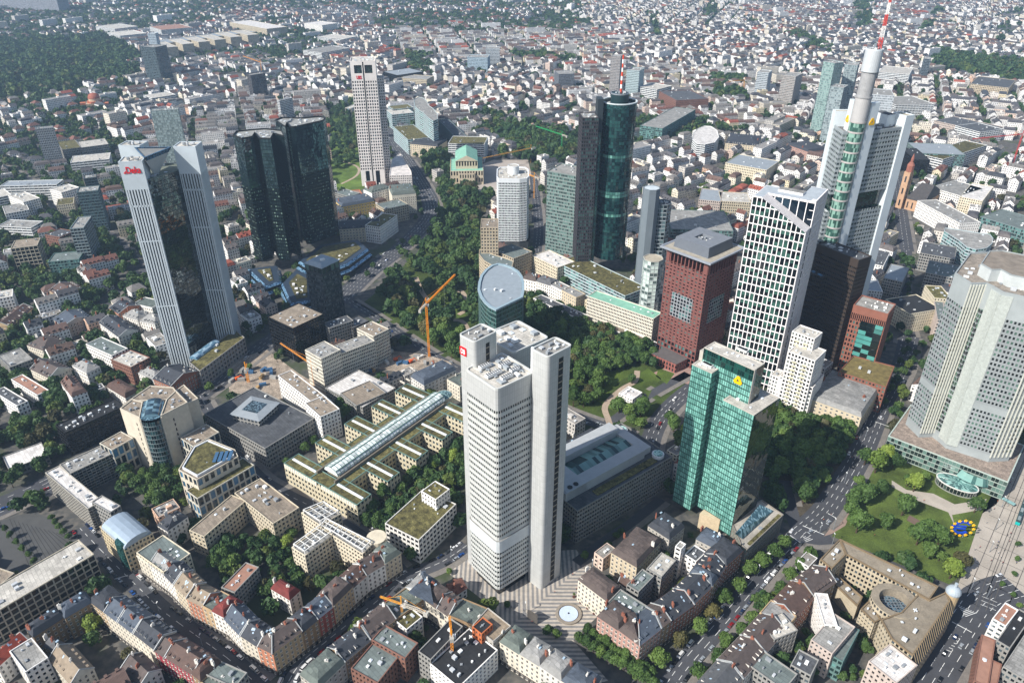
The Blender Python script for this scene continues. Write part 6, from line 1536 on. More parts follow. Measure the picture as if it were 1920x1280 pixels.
terrace('1300,1285 1345,1235 1405,1173 1445,1127 1483,1088 1525,1060', 18, 15, -1, '18,tan,grey,g 17,white,brown-grey,g 16,grey,brown-grey,g 14,tan,light_grey,f 16,brick,brown,g 14,brown_stone,brown-grey,g', 'of the dark-roofed row by the avenue', 'houses of the dark-roofed row')
terrace('980,521 1005,527 1033,536 1080,560', 17, 13, 1, '16,white,brown-grey,m 17,white,grey,m 20,white,light_grey,f 22,beige,light_grey,f', 'of the white row facing the park', 'white row facing the park')
def HQ(label, px, h, kind, wall, roof, **k):
    p = rect3(*[P(x, y, h) for x, y in S(px)][:3]); p = ccw(p); return house(p, h, kind, COLW.get(wall, wall), COLR.get(roof, roof), label, **k)
for a in [
 ('white pavilion house with pale blue hipped roof and red awnings', '135,685 162,699 185,686', 16, 'h', 'white', 'light grey'), ('pink house with blue-grey folded roof', '259,699 290,714 307,700', 13, 'h', 'white', 'light grey'),
 ('dark red house with slate roof along the avenue', '287,710 320,724 368,694', 15, 'g', 'brick', 'dark slate'), ('low white terrace with brown roof and many dormers', '200,725 235,746 262,734', 8, 'm', 'white', 'brown'),
 ('cream villa with brown hipped roof, left', '57,692 92,709 120,684', 15, 'g', 'cream', 'brown-grey'), ('cream corner house with green awning', '50,647 80,657 122,636', 15, 'h', 'cream', 'brown-grey'),
 ('white turreted villa with dark pyramid roof', '295,984 313,995 357,971', 17, 'h', 'white', 'dark slate'), ('small house with red mansard and white walls', '508,1103 543,1124 557,1103', 13, 'm', 'white', 'maroon'),
 ('cream house with plain front and many dormers facing the plaza', '1084,1086 1138,1127 1160,1100', 17, 'm', 'cream', 'brown-grey'), ('stone house with green-topped mansard behind the cream plaza house', '1146,1035 1194,1063 1248,1020', 17, 'm', 'beige', 'brown-grey'),
 ('dark mansard house at the foot of the green tower', '1215,985 1255,1011 1280,985', 17, 'm', 'grey', 'dark slate'), ('rear house with brown roof between plaza and courtyard', '1160,1092 1186,1110 1195,1100', 14, 'g', 'white', 'brown'),
 ('dark steep-roofed house stepping down beside the green tower', '1305,1010 1345,1030 1362,1010', 18, 'm', 'grey', 'slate blue'), ('house with orange side and stained slate roof at the lower left', '92,1236 132,1282 180,1256', 13, 'g', 'cream', 'tan'),
 ('house with bright red tile roof at the left edge', '-5,1250 52,1200 40,1183', 14, 'g', 'white', 'red tile'), ('tan-walled house with dark hipped roof between yards', '82,1210 105,1222 120,1205', 13, 'h', 'tan', 'grey'),
 ('grey-roofed courtyard house at the bottom left', '228,1252 262,1285 320,1272', 14, 'g', 'pale grey', 'brown-grey'), ('dark stone row house with gables, lower left', '48,1178 108,1140 118,1158', 16, 'm', 'brown stone', 'dark slate'),
 ('dark stone corner house with turret, lower left', '108,1140 160,1110 170,1130', 17, 'm', 'brown stone', 'slate blue'), ('yellow stone mansard building below the white tower', '641,388 702,377 697,364', 16, 'm', 'yellow', 'slate blue'),
 ('long beige stone building with slate roof beside the twin towers', '636,430 712,425 706,409', 18, 'g', 'beige', 'dark slate'), ('white corner building with steep gables on the avenue', '697,362 735,352 729,343', 24, 'h', 'white', 'green-grey'),
 ('large cream stone building with green-grey mansard on the avenue', '735,366 780,362 775,347', 27, 'm', 'cream', 'green-grey'), ('old stone bank with dark mansard beside the opera trees', '769,270 821,275 822,262', 20, 'm', 'beige', 'dark slate'),
 ('white hotel with dark slate mansard beside the building site', '770,706 795,722 850,690', 17, 'm', 'pale grey', 'slate blue'), ('pinkish villa hall with green roof beside the silver tower', '838,712 862,726 886,708', 14, 'f', 'cream', 'green-grey'),
 ('dark-roofed stone palace behind the silver tower', '1040,842 1068,862 1106,803', 16, 'm', 'brick', 'dark slate'), ('sandstone palace with pale blue sheet roof', '1517,747 1615,782 1650,728', 17, 'm', 'beige', 'light grey'),
 ('long house with brown tile roof among trees, left', '20,612 62,577 50,562', 11, 'g', 'tan', 'brown'), ('slate-roofed school wing among trees, left', '100,598 118,612 149,578', 13, 'g', 'grey', 'slate blue'),
 ('brown-roofed house with white dormer block, left', '92,545 112,556 135,528', 12, 'g', 'tan', 'brown'), ('white villa with many gables near the striped tower', '186,605 222,632 240,606', 14, 'g', 'white', 'dark slate'),
 ('ochre house with slate roof near the striped tower', '205,578 222,588 240,560', 14, 'g', 'orange', 'dark slate'), ('white villa with pale hipped roof near the striped tower, left of two', '230,592 258,600 272,585', 13, 'h', 'white', 'light grey'),
 ('white villa with pale hipped roof touching the striped tower, right of two', '262,602 290,608 298,590', 13, 'h', 'white', 'light grey'), ('white house with flat green-grey roof near the striped tower', '250,570 285,578 291,562', 14, 'f', 'white', 'green-grey'),
 ('grand stone building with black slate roof in the old town', '1360,268 1421,274 1418,254', 20, 'h', 'beige', 'dark slate'), ('slate-roofed palace with pink front near the far pair of towers', '1515,285 1550,280 1548,262', 16, 'm', 'salmon-pink', 'dark slate')]:
    HQ(*a, gf=None, grp='single traced houses')
# ============================================================ one-off buildings
def prow():
    z = 46.0
    root = thing('office_building', 'pale stone office with a round glass prow between two blank wings', 'building', P(290, 880)); wm = MT('#c2b8a6', .85, .08, name='stone_cladding'); rf = RF['t']
    def blk(px, h, st='x', roof=rf):
        p = ccw([P(x, y, h) for x, y in S(px)]); occupy(p, 1, 1); MB().prism(p, 0, h, top=False).build('wing_wall', wm, root); parapet(root, p, h, wm, roof, .8, .7); units(root, p, h, 3, int(px[:3])+3, 3); return p
    lw = blk('225,767 262,784 268,754 248,749', z); rw = blk('301,781 352,755 330,733 312,750', z); blk('230,760 282,724 325,727 340,745 300,752 262,752', z-1)
    blk('330,733 345,722 372,748 352,757', z-4)
    A, B = P(262, 784, z), P(302, 781, z); c = lerp(A, B, .5); e = nrm(sub(B, A)); n = (e[1], -e[0]); R_ = ln(sub(B, A))/2; pts = []
    for k in range(13):
        t = math.pi*k/12; pts.append(add(add(c, mul(e, -R_*.93*math.cos(t))), mul(n, R_*.55*math.sin(t))))
    p = pts+[P(308, 752, z), P(270, 752, z)]; p = ccw(p)
    grid(root, p, 0, 12, (z-2)/12, 2.2, .15, .55, .35, MT('#6f7b7d', .4, .05), GL('#18282b', '#3f6062', .35), 'glass_row')
    m = GL('#39515e', '#6d8b98', .4, .1, .2); b = MB(); b.poly([(x, y, z+.3) for x, y in p]); b.build('glass_roof', m, root)
    a, b2 = lerp(A, B, .5), lerp(P(308, 752, z), P(270, 752, z), .5); barrel(root, a, b2, R_*.8, z+.2, 2.6, m, 'glass_vault', 7)
    b = MB()
    for q in (A, B):
        b.box(add(q, mul(n, .2)), 0, 1.2, .5, z, math.atan2(e[1], e[0]))
    b.build('corner_pier', wm, root); 
    for (X, Y, hid) in ((lw[0], lw[1], 0),): pass
    # slit windows down the wings
    for a, d in ((P(225, 767, z), P(262, 784, z)), (P(301, 781, z), P(352, 755, z))):
        ee = nrm(sub(d, a)); nn = (ee[1], -ee[0]); 
        for k in range(9):
            q = add(lerp(a, d, .72 if a[0] < c[0] else .38), mul(nn, .06)); m_ = MB().wall(q, add(q, mul(ee, .8 if k else .8)), 4+k*4.2, 6.2+k*4.2); b_ = MB(); b_.wall(q, add(q, mul(ee, .9)), 4+k*4.2, 6.4+k*4.2); b_.build('slit_window', BK, root)
    # polygonal block with planted roof and blue solar rows
    h = 31; px = '335,882 369,901 447,857 441,844 392,824 360,840'
    r = office('polygonal stone office with planted roof and blue solar rows', 'building', px, h, '#c2b8a6', BG, 7, 4.2, 1.6, 2.6, .35, roofm=RF['t'], nu=2)
    p = off(ccw([P(x, y, h) for x, y in S(px)]), -3); b = MB().prism(p, h, h+1.2); b.build('planted_deck', GREENR, r); b = MB(); b.ring(off(p, .8), .7, h, h+2); b.build('rail', MT('#d5d8da', .4), r)
    for i in range(4):
        a, d = P(401+i*9, 866-i*1, h+2), P(408+i*9, 848-i*1, h+2); b = MB().beam((*a, h+2), (*d, h+2.4), 2.2, 0, .3); b.build('solar_row', MT('#4c6f8f', .25, .05, metal=.3), r)
prow()
def arcade():
    z = 17.5; A, B = P(532, 868, z), P(669, 947, z); e = nrm(sub(B, A)); n = (-e[1], e[0]); W_ = ln(sub(B, A)); D = 126
    at = lambda u, v: add(add(A, mul(e, u)), mul(n, v)); root = thing('office_building', 'long sandstone office with planted roofs, open courts and a central glass barrel-vaulted arcade', 'building', at(W_/2, D/2)); occupy([at(0, 0), at(W_, 0), at(W_, D), at(0, D)], 1, 2)
    wm = MT('#bfb59b', .85, .08, name='sandstone'); gr = GREENR; cop = MT('#647f76', .6, .1, name='copper_trim')
    cw = 9.0; mid = W_/2; bars = [(0, 13), (28, 12), (56, 13), (84, 12), (110, 14)]
    for i, (v, t) in enumerate(bars):
        for s in (0, 1):
            u0, u1 = (0, mid-cw) if s == 0 else (mid+cw, W_)
            if i == 0 and s == 0: pass
            q = [at(u0, v), at(u1, v), at(u1, v+t), at(u0, v+t)]; grid(root, q, 0, 4, (z-.3)/4, 3.2, 1.3, 1.9, .4, wm, DG); parapet(root, q, z-.3, cop, gr, .6, .5)
            b = MB(); c0, c1 = at(u0+2, v+t*.5), at(u1-1, v+t*.5); b.box(lerp(c0, c1, .5), z, ln(sub(c1, c0)), 1.6, .8, math.atan2(e[1], e[0])); b.build('skylight_strip', MT('#d4d7d6', .4, .04), root)
    for s in (0, 1):
        u0, u1 = (mid-cw-7, mid-cw) if s == 0 else (mid+cw, mid+cw+7); q = [at(u0, 8), at(u1, 8), at(u1, D-6), at(u0, D-6)]
        MB().prism(q, 0, z-.5, top=False).build('wall', WALLW('#c6b995', bay=3.2, fl=4, wf=.6, hf=.5), root); parapet(root, off(ccw(q), -.02), z-.5, cop, gr, .5, .5)
        q = [at(u1-.3 if s == 0 else u0-.9, 6), at(u1+.9 if s == 0 else u0+.3, 6), at(u1+.9 if s == 0 else u0+.3, D-8), at(u1-.3 if s == 0 else u0-.9, D-8)]; MB().prism(q, z, z+2.2).build('arcade_wall', MT('#6e675b', .8), root)
    # entrance front
    q = [at(mid-cw, 0), at(mid+cw, 0), at(mid+cw, 10), at(mid-cw, 10)]; grid(root, q, 0, 4, (z-.3)/4, 3, 1.3, 1.9, .4, wm, DG); parapet(root, q, z-.3, cop, gr, .6, .5)
    b = MB(); b.prism([at(mid-cw, 10), at(mid+cw, 10), at(mid+cw, D-6), at(mid-cw, D-6)], 0, z-2); b.build('arcade_floor', MT('#8f8978', .8), root)
    vg = GL('#c6cdca', '#dde2df', .5, .2); barrel(root, at(mid, 11), at(mid, D-4), 6.6, z+1.6, 4.6, vg, 'glass_vault', 8)
    b = MB(); L_ = D-15
    for k in range(int(L_/3)+1):
        v = 11+k*3
        for i in range(8):
            t0, t1 = math.pi*i/8, math.pi*(i+1)/8
            g = lambda t: (*at(mid+6.7*math.cos(t), v), z+1.65+4.65*math.sin(t)); b.beam(g(t0), g(t1), .22)
    for t in (.25, .5, .75):
        b.beam((*at(mid+6.8*math.cos(math.pi*t), 11), z+1.6+4.8*math.sin(math.pi*t)), (*at(mid+6.8*math.cos(math.pi*t), D-4), z+1.6+4.8*math.sin(math.pi*t)), .5)
    b.build('vault_ribs', cop, root)
    b = MB()                                              # row of white barrel dormers on the front
    for k in range(int(W_/2.2)):
        u = 1.5+k*2.2; 
        if abs(u-mid) < 3: continue
        b.prism([at(u-.9, -.4), at(u+.9, -.4), at(u+.9, .6), at(u-.9, .6)], z-3.4, z-.5)
    b.build('front_bays', MT('#d8d3c2', .6, .05), root)
    b = MB(); b.prism(circ(at(mid, D+2), 7, 24), 0, z+1); b.build('rotunda', wm, root); b = MB()
    for k in range(5): b.prism(circ(at(mid, D+2), 6-k*1.2, 20), z+1+k*.5, z+1.5+k*.5)
    b.build('glass_dome', GL('#5a7374', '#7e9898', .4), root)
arcade()
def bankblk():
    h = 27; A, B, C = P(1087, 957, h), P(1261, 857, h), P(1145, 804, h); r = rect3(B, A, C); r = ccw(rect3(A, B, C)); e = nrm(sub(B, A)); n = (-e[1], e[0]); L_ = ln(sub(B, A)); D = abs((C[0]-A[0])*n[0]+(C[1]-A[1])*n[1]); at = lambda u, v: add(add(A, mul(e, u)), mul(n, v))
    L_ += 0; root = office('grey stone bank block with a raised glass-roofed hall and round rooftop skylights', 'building', None, h, '#807e78', DG, 3.6, 2.2, .55, 1.5, .35, roofm=RF['d'], nu=2, poly=[at(-2, 0), at(L_, 0), at(L_, D), at(-2, D)])
    up = MT('#a6a8a8', .5, .06, name='pale_metal'); 
    for (u0, u1, v0, v1, z1) in ((-1, L_-16, 11, 20, h+7), (-1, L_-14, D-11, D-1, h+8), (-2, 16, 11, D-1, h+6.6), (L_-16, L_-8, 13, D-3, h+5)):
        q = [at(u0, v0), at(u1, v0), at(u1, v1), at(u0, v1)]; MB().prism(q, h, z1).build('upper_hall', up, root)
    g = MB(); c = 18; u0, u1, v0, v1 = 16, L_-16, 20, D-11; vm = (v0+v1)/2
    for k in range(c):
        a, b_ = u0+(u1-u0)*k/c, u0+(u1-u0)*(k+1)/c
        g.poly([(*at(a, v0), h+2.5), (*at(b_, v0), h+2.5), (*at(b_, vm), h+5), (*at(a, vm), h+5)], 0, [(k+.1, .1), (k+.9, .1), (k+.9, .9), (k+.1, .9)])
        g.poly([(*at(b_, v1), h+2.5), (*at(a, v1), h+2.5), (*at(a, vm), h+5), (*at(b_, vm), h+5)], 0, [(k+.1, 1.1), (k+.9, 1.1), (k+.9, 1.9), (k+.1, 1.9)])
    g.build('glass_roof', GL('#2f4c4a', '#6d8f88', .5, .1), root)
    for (u, v) in ((L_-7, 7), (L_-7, D-7)):
        MB().prism(circ(at(u, v), 4.2, 24), h, h+2.2).build('skylight_ring', MT('#cfd2d3', .5), root); MB().prism(circ(at(u, v), 3.2, 20), h+2.2, h+2.9).build('glass_dome', GL('#6f9a92', '#a9c9be', .5, .1), root)
    for i in range(2): MB().prism(circ(at(4+i*5, 14), 1.7, 16), h+6.6, h+7.4).build('fan', MT('#1b1d1f', .5), root)
    MB().prism([at(18, 3), at(L_-12, 3), at(L_-12, 8), at(18, 8)], h+.2, h+.9).build('planter', GREENR, root)
bankblk()
def beigeU():
    h = 19.5; root = None; wm = '#c9bea8'
    for i, px in enumerate(('547,1027 572,1043 627,1002 604,986', '612,975 600,990 680,1040 700,1020', '565,962 600,986 640,964 608,944')):
        r = office('beige office arms with a white roof pergola around a garden court', 'building', px, h, wm, DG, 3.3, 2.4, .9, 1.5, .35, roofm=RF['g'], nu=7, seed=i, root=root); root = root or r
        p = off(ccw([P(x, y, h) for x, y in S(px)]), -1); b = MB(); c0, c1, c2, c3 = p
        for (a, d, a2, d2) in ((c0, c1, c3, c2), (c1, c2, c0, c3)):
            n_ = max(2, int(ln(sub(d, a))/3.5))
            for k in range(n_+1): b.beam((*lerp(a, d, k/n_), h+3), (*lerp(a2, d2, k/n_), h+3), .35)
            b.beam((*a, h+3.1), (*d, h+3.1), .5); b.beam((*a2, h+3.1), (*d2, h+3.1), .5)
        for c in p: b.beam((*c, h), (*c, h+3.1), .5)
        b.build('pergola', MT('#dcdad4', .6), root)
    r2 = P(706, 1008, h); MB().prism(circ(r2, 6, 20), 0, h+1, mt=0).build('round_stair', MT(wm, .8), root)
beigeU()
def barrelbldg():
    h = 20; px = '187,988 232,1028 287,1001 245,966'; r = office('cream corner office under a silver barrel roof with a green glass corner', 'building', px, h, '#c4b596', DG, 3.4, 2.2, .9, 1.5, .35, roofm=RF['b'], nu=0)
    p = [P(x, y, h) for x, y in S(px)]; m = MT('#99a7b3', .4, .06, name='sheet_metal', metal=.2)
    barrel(r, lerp(p[0], p[3], .5), lerp(p[1], p[2], .5), ln(sub(p[3], p[0]))/2.05, h+.3, 4.5, m, 'barrel_roof', 8)
    MB().prism(circ(P(232, 1018, h), 4.5, 18), 3, h+2.6).build('glass_corner', GL('#1d3f3b', '#2c504b', .4), r)
barrelbldg()
def skyroof():
    h = 19; c = P(485, 765, h+6); root = thing('skylight_hall', 'pale blue-grey pyramid skylight roof over the grey courtyard office', 'building', P(485, 765, h)); q = ccw(rect3(P(435, 775, h+5), P(485, 787, h+5), P(527, 757, h+5))); b = MB()
    MB().prism(q, 0, h+4.6).build('wall', WALLW('#8d8b86', wf=.7, hf=.6), root)
    i1 = off(q, -5); b.strip([(x, y, h+4.8) for x, y in off(q, 1.5)], [(x, y, h+6.3) for x, y in i1]); b.build('roof', RF['b'], root); g = MB(); g.poly([(x, y, h+6.4) for x, y in i1]); g.build('glazing', GL('#34424b', '#5a6d77', .4), root)
skyroof()
def roundcourt():
    h = 22; root = thing('office_building', 'sandstone office with ribbed brown roof, an open court and a round glazed courtyard', 'building', P(1680, 1160)); wm = MT('#b0a48d', .85, .08, name='sandstone'); rf = MT('#877d6d', .9, .14, .2, fine=.1, name='ribbed_roof')
    def blk(px, top=h, fac=True):
        p = ccw([P(x, y, top) for x, y in S(px)]); occupy(p, 1, 1); grid(root, p, 0, 6, (top-1)/6, 2.2, .9, 1.5, .35, wm, DG); parapet(root, p, top-1, MT('#7b6a52', .8), rf, 1.0, .7); units(root, p, top, 3, int(px[:4]), 3, [MT('#c9cdd0', .5)]); return p
    blk('1575,1009 1760,1098 1743,1123 1587,1038'); blk('1575,1009 1587,1038 1560,1065 1538,1047')
    blk('1722,1112 1743,1123 1775,1108 1782,1125 1712,1228 1672,1196 1652,1160 1690,1146'); blk('1632,1122 1652,1160 1640,1166 1614,1140', h-5)
    lo = blk('1556,1085 1562,1070 1618,1118 1608,1135', 12)
    b = MB()                                               # slate-ribbed outer slope towards the wide street
    a, d = P(1782, 1125, h), P(1712, 1228, h); e = nrm(sub(d, a)); n = (-e[1], e[0]); L_ = ln(sub(d, a)); sgn = 1 if (n[0] > 0) else -1; n = mul(n, sgn)
    o = add(a, mul(n, 3.5)); o2 = add(d, mul(n, 3.5)); MB().prism([a, d, o2, o] if area([a, d, o2, o]) > 0 else [d, a, o, o2], 0, h-7, mt=0).build('wall', WALLW('#b9a384', wf=.5, hf=.5), root)
    b.poly([(*o, h-7), (*o2, h-7), (*d, h), (*a, h)]); b.build('slate_slope', MT('#3f4245', .6, .1), root); r_ = MB()
    for k in range(int(L_/2.2)): r_.beam((*lerp(o, o2, (k+.5)/int(L_/2.2)), h-6.7), (*lerp(a, d, (k+.5)/int(L_/2.2)), h+.3), .3)
    r_.build('rib', MT('#8d7c60', .6), root)
    c = P(1680, 1122, h+.6); h += .6; R1, R2 = 8.2, 12.2; b = MB(); po, pi_ = circ(c, R2, 36), circ(c, R1, 36)
    MB().prism(po, 0, h-1.2, top=False).build('wall', WALLW('#b0a48d', bay=2.2, fl=3.6, wf=.6, hf=.5), root); b.strip([(x, y, h-1.2) for x, y in po], [(x, y, h-1.2) for x, y in pi_]); b.strip([(x, y, h-1.2) for x, y in pi_], [(x, y, h-9) for x, y in pi_]); b.build('ring_roof', rf, root); occupy(po, 1, 1)
    MB().prism(pi_, 0, h-7).build('glass_floor', GL('#24343f', '#4b6470', .4, .08), root); w = MB()
    for k in range(9):
        t = -R1+(k+.5)*R1*2/9; s = math.sqrt(max(0, R1*R1-t*t)); w.beam((c[0]+t, c[1]-s, h-6.8), (c[0]+t, c[1]+s, h-6.8), .22); w.beam((c[0]-s, c[1]+t, h-6.8), (c[0]+s, c[1]+t, h-6.8), .22)
    w.build('glazing_bars', STEEL, root)
    t = P(1787, 1110, h); MB().prism(circ(t, 3.6, 16), 0, h, top=False).build('corner_turret', MT('#b7a07c', .8), root); d_ = MB(); prev = circ(t, 3.9, 16); pz = h
    for k in range(1, 7):
        a_ = math.pi/2*k/6.5; q = circ(t, 3.9*math.cos(a_)+.2, 16); z_ = h+4.5*math.sin(a_); d_.strip([(x, y, pz) for x, y in prev], [(x, y, z_) for x, y in q]); prev, pz = q, z_
    d_.prism(circ(t, .9, 8), pz, pz+2.5); d_.build('turret_dome', MT('#9fa9b0', .5, .06), root)
roundcourt()
def opera():
    f = P(876, 349, 0); e = nrm(sub(P(907, 349, 0), P(846, 350, 0))); n = (-e[1], e[0]); at = lambda u, v: add(add(f, mul(e, u)), mul(n, v)); root = thing('opera_house', 'old sandstone opera house with arcaded front and green copper roofs', 'theatre', at(0, 40)); wm = MT('#bdb199', .85, .08, name='sandstone')
    def bx(u0, u1, v0, v1, z0, z1, nf, roof=COPPER):
        q = [at(u0, v0), at(u1, v0), at(u1, v1), at(u0, v1)]; occupy(q, 1, 3); grid(root, q, z0, nf, (z1-z0)/nf, 4.0, 1.9, (z1-z0)/nf*.38, .8, wm, GL('#15130f', '#3a332a', .3)); parapet(root, q, z1, wm, roof, .9, .6)
    bx(-24, 24, 6, 78, 0, 20, 2); bx(-11, 11, 0, 8, 0, 17, 2, RF['t']); bx(-16, 16, 18, 74, 19.9, 31, 1); 
    b = MB(); a, b_, c, d = [(*p, 31.8) for p in (at(-16.5, 17), at(16.5, 17), at(16.5, 75), at(-16.5, 75))]; r0, r1 = (*at(0, 17), 40), (*at(0, 75), 40)
    b.poly([b_, c, r1, r0]); b.poly([d, a, r0, r1]); b.build('copper_roof', COPPER, root); g = MB(); g.poly([a, b_, r0]); g.poly([c, d, r1]); g.build('pediment', wm, root)
opera()
def church():
    root = thing('church', 'old church of reddish sandstone with square tower and steep slate roof', 'church', P(1720, 385)); wm = MT('#b39072', .85, .1, name='red_sandstone')
    q = rect3(P(1700, 372, 15), P(1733, 380, 15), P(1750, 356, 15)); occupy(q, 1, 2); MB().prism(q, 0, 15, top=False).build('wall', WALLW('#b39072', bay=6, fl=14, wf=.28, hf=.6), root); r = MB(); a, b, c, d = [(*p, 15) for p in off(ccw(q), .6)]; m0, m1 = (*lerp(a[:2], d[:2], .5), 31), (*lerp(b[:2], c[:2], .5), 31); m0, m1 = (*lerp(m0[:2], m1[:2], .15), 31), (*lerp(m0[:2], m1[:2], .85), 31)
    r.poly([a, b, m1, m0]); r.poly([c, d, m0, m1]); r.poly([b, c, m1]); r.poly([d, a, m0]); r.build('roof', TILE('#4a4746'), root)
    t = add(q[0], (-3, 6)); MB().box(t, 0, 8.5, 8.5, 50, .6, 0).build('tower', WALLW('#b39072', bay=8.5, fl=16, wf=.25, hf=.5), root); s = MB(); k = circ(t, 4.6, 8)
    s.prism(k, 50, 58); s.strip([(x, y, 58) for x, y in circ(t, 4.9, 8)], [(x, y, 63) for x, y in circ(t, 2.2, 8)]); s.prism(circ(t, 1.9, 8), 63, 67); s.strip([(x, y, 67) for x, y in circ(t, 2.0, 8)], [(x, y, 74) for x, y in circ(t, .1, 8)]); s.build('spire', MT('#8f5b4c', .7, .08), root)
church()
MB().build if 0 else None
def kiosk():
    T('small white flat-roofed park pavilion among the trees', 'white', 'w', 5, '1160,738 1186,750 1206,738 1180,725', 3, name='park_kiosk', cat='pavilion')
kiosk()
def fountain():
    c = P(1066, 1151, 0); root = thing('plaza_fountain', 'round plaza basin with a pale blue disc and a raised stone rim', 'fountain', c); R_ = ln(sub(P(1042, 1152, 0), P(1091, 1152, 0)))/2
    b = MB(); b.ring(circ(c, R_, 40), 1.6, 0, 1.0); b.build('stone_rim', MT('#8b8276', .8), root); MB().prism(circ(c, R_*.72, 40), .06, .9).build('disc', MT('#b9c6d8', .25, .03), root); MB().prism(circ(c, R_-1.6, 36), .05, .5).build('basin', MT('#6e675c', .8), root); MB().prism(circ(c, .5, 10), .9, 1.2).build('jet', MT('#1c1e20', .5), root); occupy(circ(c, R_, 12), 1, 1)
fountain()
def eurosign():
    c = P(1797, 1006, 0); root = thing('euro_sculpture', 'large blue euro sign ringed by yellow stars on a metal stand by the lawn', 'sculpture', c); blue = MT('#0b3fae', .35, .03); e = nrm((1, -.12)); n = (e[1], -e[0])
    H0 = 8.2; f = lambda u, v, d=0: (c[0]+e[0]*u+n[0]*d, c[1]+e[1]*u+n[1]*d, H0+v)
    b = MB(); a0, a1 = rad(42), rad(318); N_ = 22
    for k in range(N_):
        t0, t1 = a0+(a1-a0)*k/N_, a0+(a1-a0)*(k+1)/N_
        for (ra, rb, d0, d1) in ((4.0, 5.3, .5, .5),):
            P1, P2, P3, P4 = [f(r*math.cos(t), r*math.sin(t), .5) for r, t in ((ra, t0), (rb, t0), (rb, t1), (ra, t1))]; b.poly([P1, P2, P3, P4]); Q = [f(r*math.cos(t), r*math.sin(t), -.5) for r, t in ((ra, t0), (rb, t0), (rb, t1), (ra, t1))]; b.poly(Q[::-1]); b.poly([P2, Q[1], Q[2], P3]); b.poly([P4, Q[3], Q[0], P1])
    b.build('ring', blue, root)
    for v in (1.0, -1.0): MB().beam(f(-6.6, v), f(2.2, v), 0.8, 0, .8).build('bar', blue, root)
    for k in range(12):
        t = 2*math.pi*k/12; cx, cy = 6.9*math.cos(t)*.95, 6.3*math.sin(t); s = MB(); pts = []
        for j in range(10):
            r = 1.15 if j % 2 == 0 else .5; a = math.pi/2+j*math.pi/5; pts.append((cx+r*math.cos(a), cy+r*math.sin(a)))
        A, B = [f(x, y, 1.0) for x, y in pts], [f(x, y, .4) for x, y in pts]; s.poly(A); s.strip(B, A); s.build('star', MT('#f0b81c', .4, .03), root)
    for u in (-2.4, 2.4): MB().beam((*f(u, 0)[:2], 0), f(u, -4.4), .45).build('stand_leg', STEEL, root)
eurosign()
def vaults(): pass
# cranes
def crane(label, base, z, jib_to, back, col, jz=None, w=1.5, name='tower_crane', luff=0.0, th=1.0):
    c = P(*base, 0) if isinstance(base[0], (int, float)) else base; root = thing(name, label, 'crane', c); m = MT(col, .5, .05, name='crane_paint')
    def lat(b, A, B, w, n):
        A, B = Vector(A), Vector(B); d = (B-A).normalized(); x = d.cross(Vector((0, 0, 1))) if abs(d.z) < .9 else Vector((1, 0, 0)); x.normalize(); y = d.cross(x)
        c4 = [(x*i+y*j)*w/2 for i, j in ((-1, -1), (1, -1), (1, 1), (-1, 1))]
        for k in c4: b.beam(A+k, B+k, .24*th)
        for s in range(n):
            p, q = A.lerp(B, s/n), A.lerp(B, (s+1)/n)
            for i in range(4): b.beam(p+c4[i], q+c4[(i+1) % 4], .13*th); b.beam(p+c4[i], p+c4[(i+1) % 4], .13*th)
    b = MB(); lat(b, (*c, 0), (*c, z), w, int(z/2.4)); b.build('mast', m, root)
    t = P(*jib_to, z+luff); u = nrm(sub(t, c)); Lj = ln(sub(t, c)); b = MB(); lat(b, (*c, z+1), (*t, z+luff+1), w*.75, int(Lj/2.4)); b.build('jib', m, root)
    k = add(c, mul(u, -back)); b = MB(); lat(b, (*c, z+1), (*k, z+1), 1.3, int(back/2.4)); b.build('counter_jib', MT('#c9bfae', .6), root)
    MB().box(k, z-1.4, 2.6, 2.2, 2.6, math.atan2(u[1], u[0])).build('counterweight', CONC, root); MB().box(add(c, (1.4, 0)), z-1.5, 1.6, 1.6, 2.2).build('cab', MT('#d8d8d6', .5), root)
    b = MB(); ap = (*c, z+7); b.beam((*c, z+1), ap, .7); b.beam(ap, (*lerp(c, t, .7), z+luff*.7+1.6), .14); b.beam(ap, (*k, z+1.6), .14); b.build('tie', m, root)
    hk = lerp(c, t, .6); MB().beam((*hk, z+luff*.6), (*hk, z*.55), .12).build('hoist_rope', MT('#333', .6) if 0 else STEEL, root)
crane('tall yellow tower crane over the park edge and the building site', (805, 668), 52, (853, 517), 12, '#e08a10', th=1.5)
crane('slim orange tower crane with a long low jib on the building site', (590, 722), 20, (526, 645), 8, '#d08a3c', w=1.0, th=.8)
crane('short yellow crane mast at the left end of the building site', (466, 716), 13, (462, 684), 4, '#dd8f1c')
crane('yellow crane with a low jib over the houses left of the plaza', (758, 1185), 22, (713, 1120), 15, '#cf9238', w=.9, th=.8)
crane('orange crane mast in the courtyard below the silver tower', (850, 1255), 27, (843, 1158), 2, '#d98a1c', w=1.2)
crane('green tower crane beyond the round green tower', (1052, 298), 38, (1005, 238), 12, '#2f9a55')
crane('yellow crane between towers, low jib', (1001, 372), 30, (975, 322), 10, '#d9952c')
crane('yellow crane behind the opera square, long flat jib', (995, 305), 22, (905, 298), 8, '#cf9a3f')
crane('yellow tower crane in the old town near the stone gate tower', (1392, 178), 30, (1366, 154), 18, '#cf9230')
crane('red tower crane at the right edge', (1897, 312), 50, (1823, 262), 22, '#c2403c')
crane('small orange crane among the villas', (289, 152), 12, (272, 138), 5, '#d0763a')
crane('orange crane near the far gardens', (492, 142), 30, (456, 106), 12, '#cf8a30')
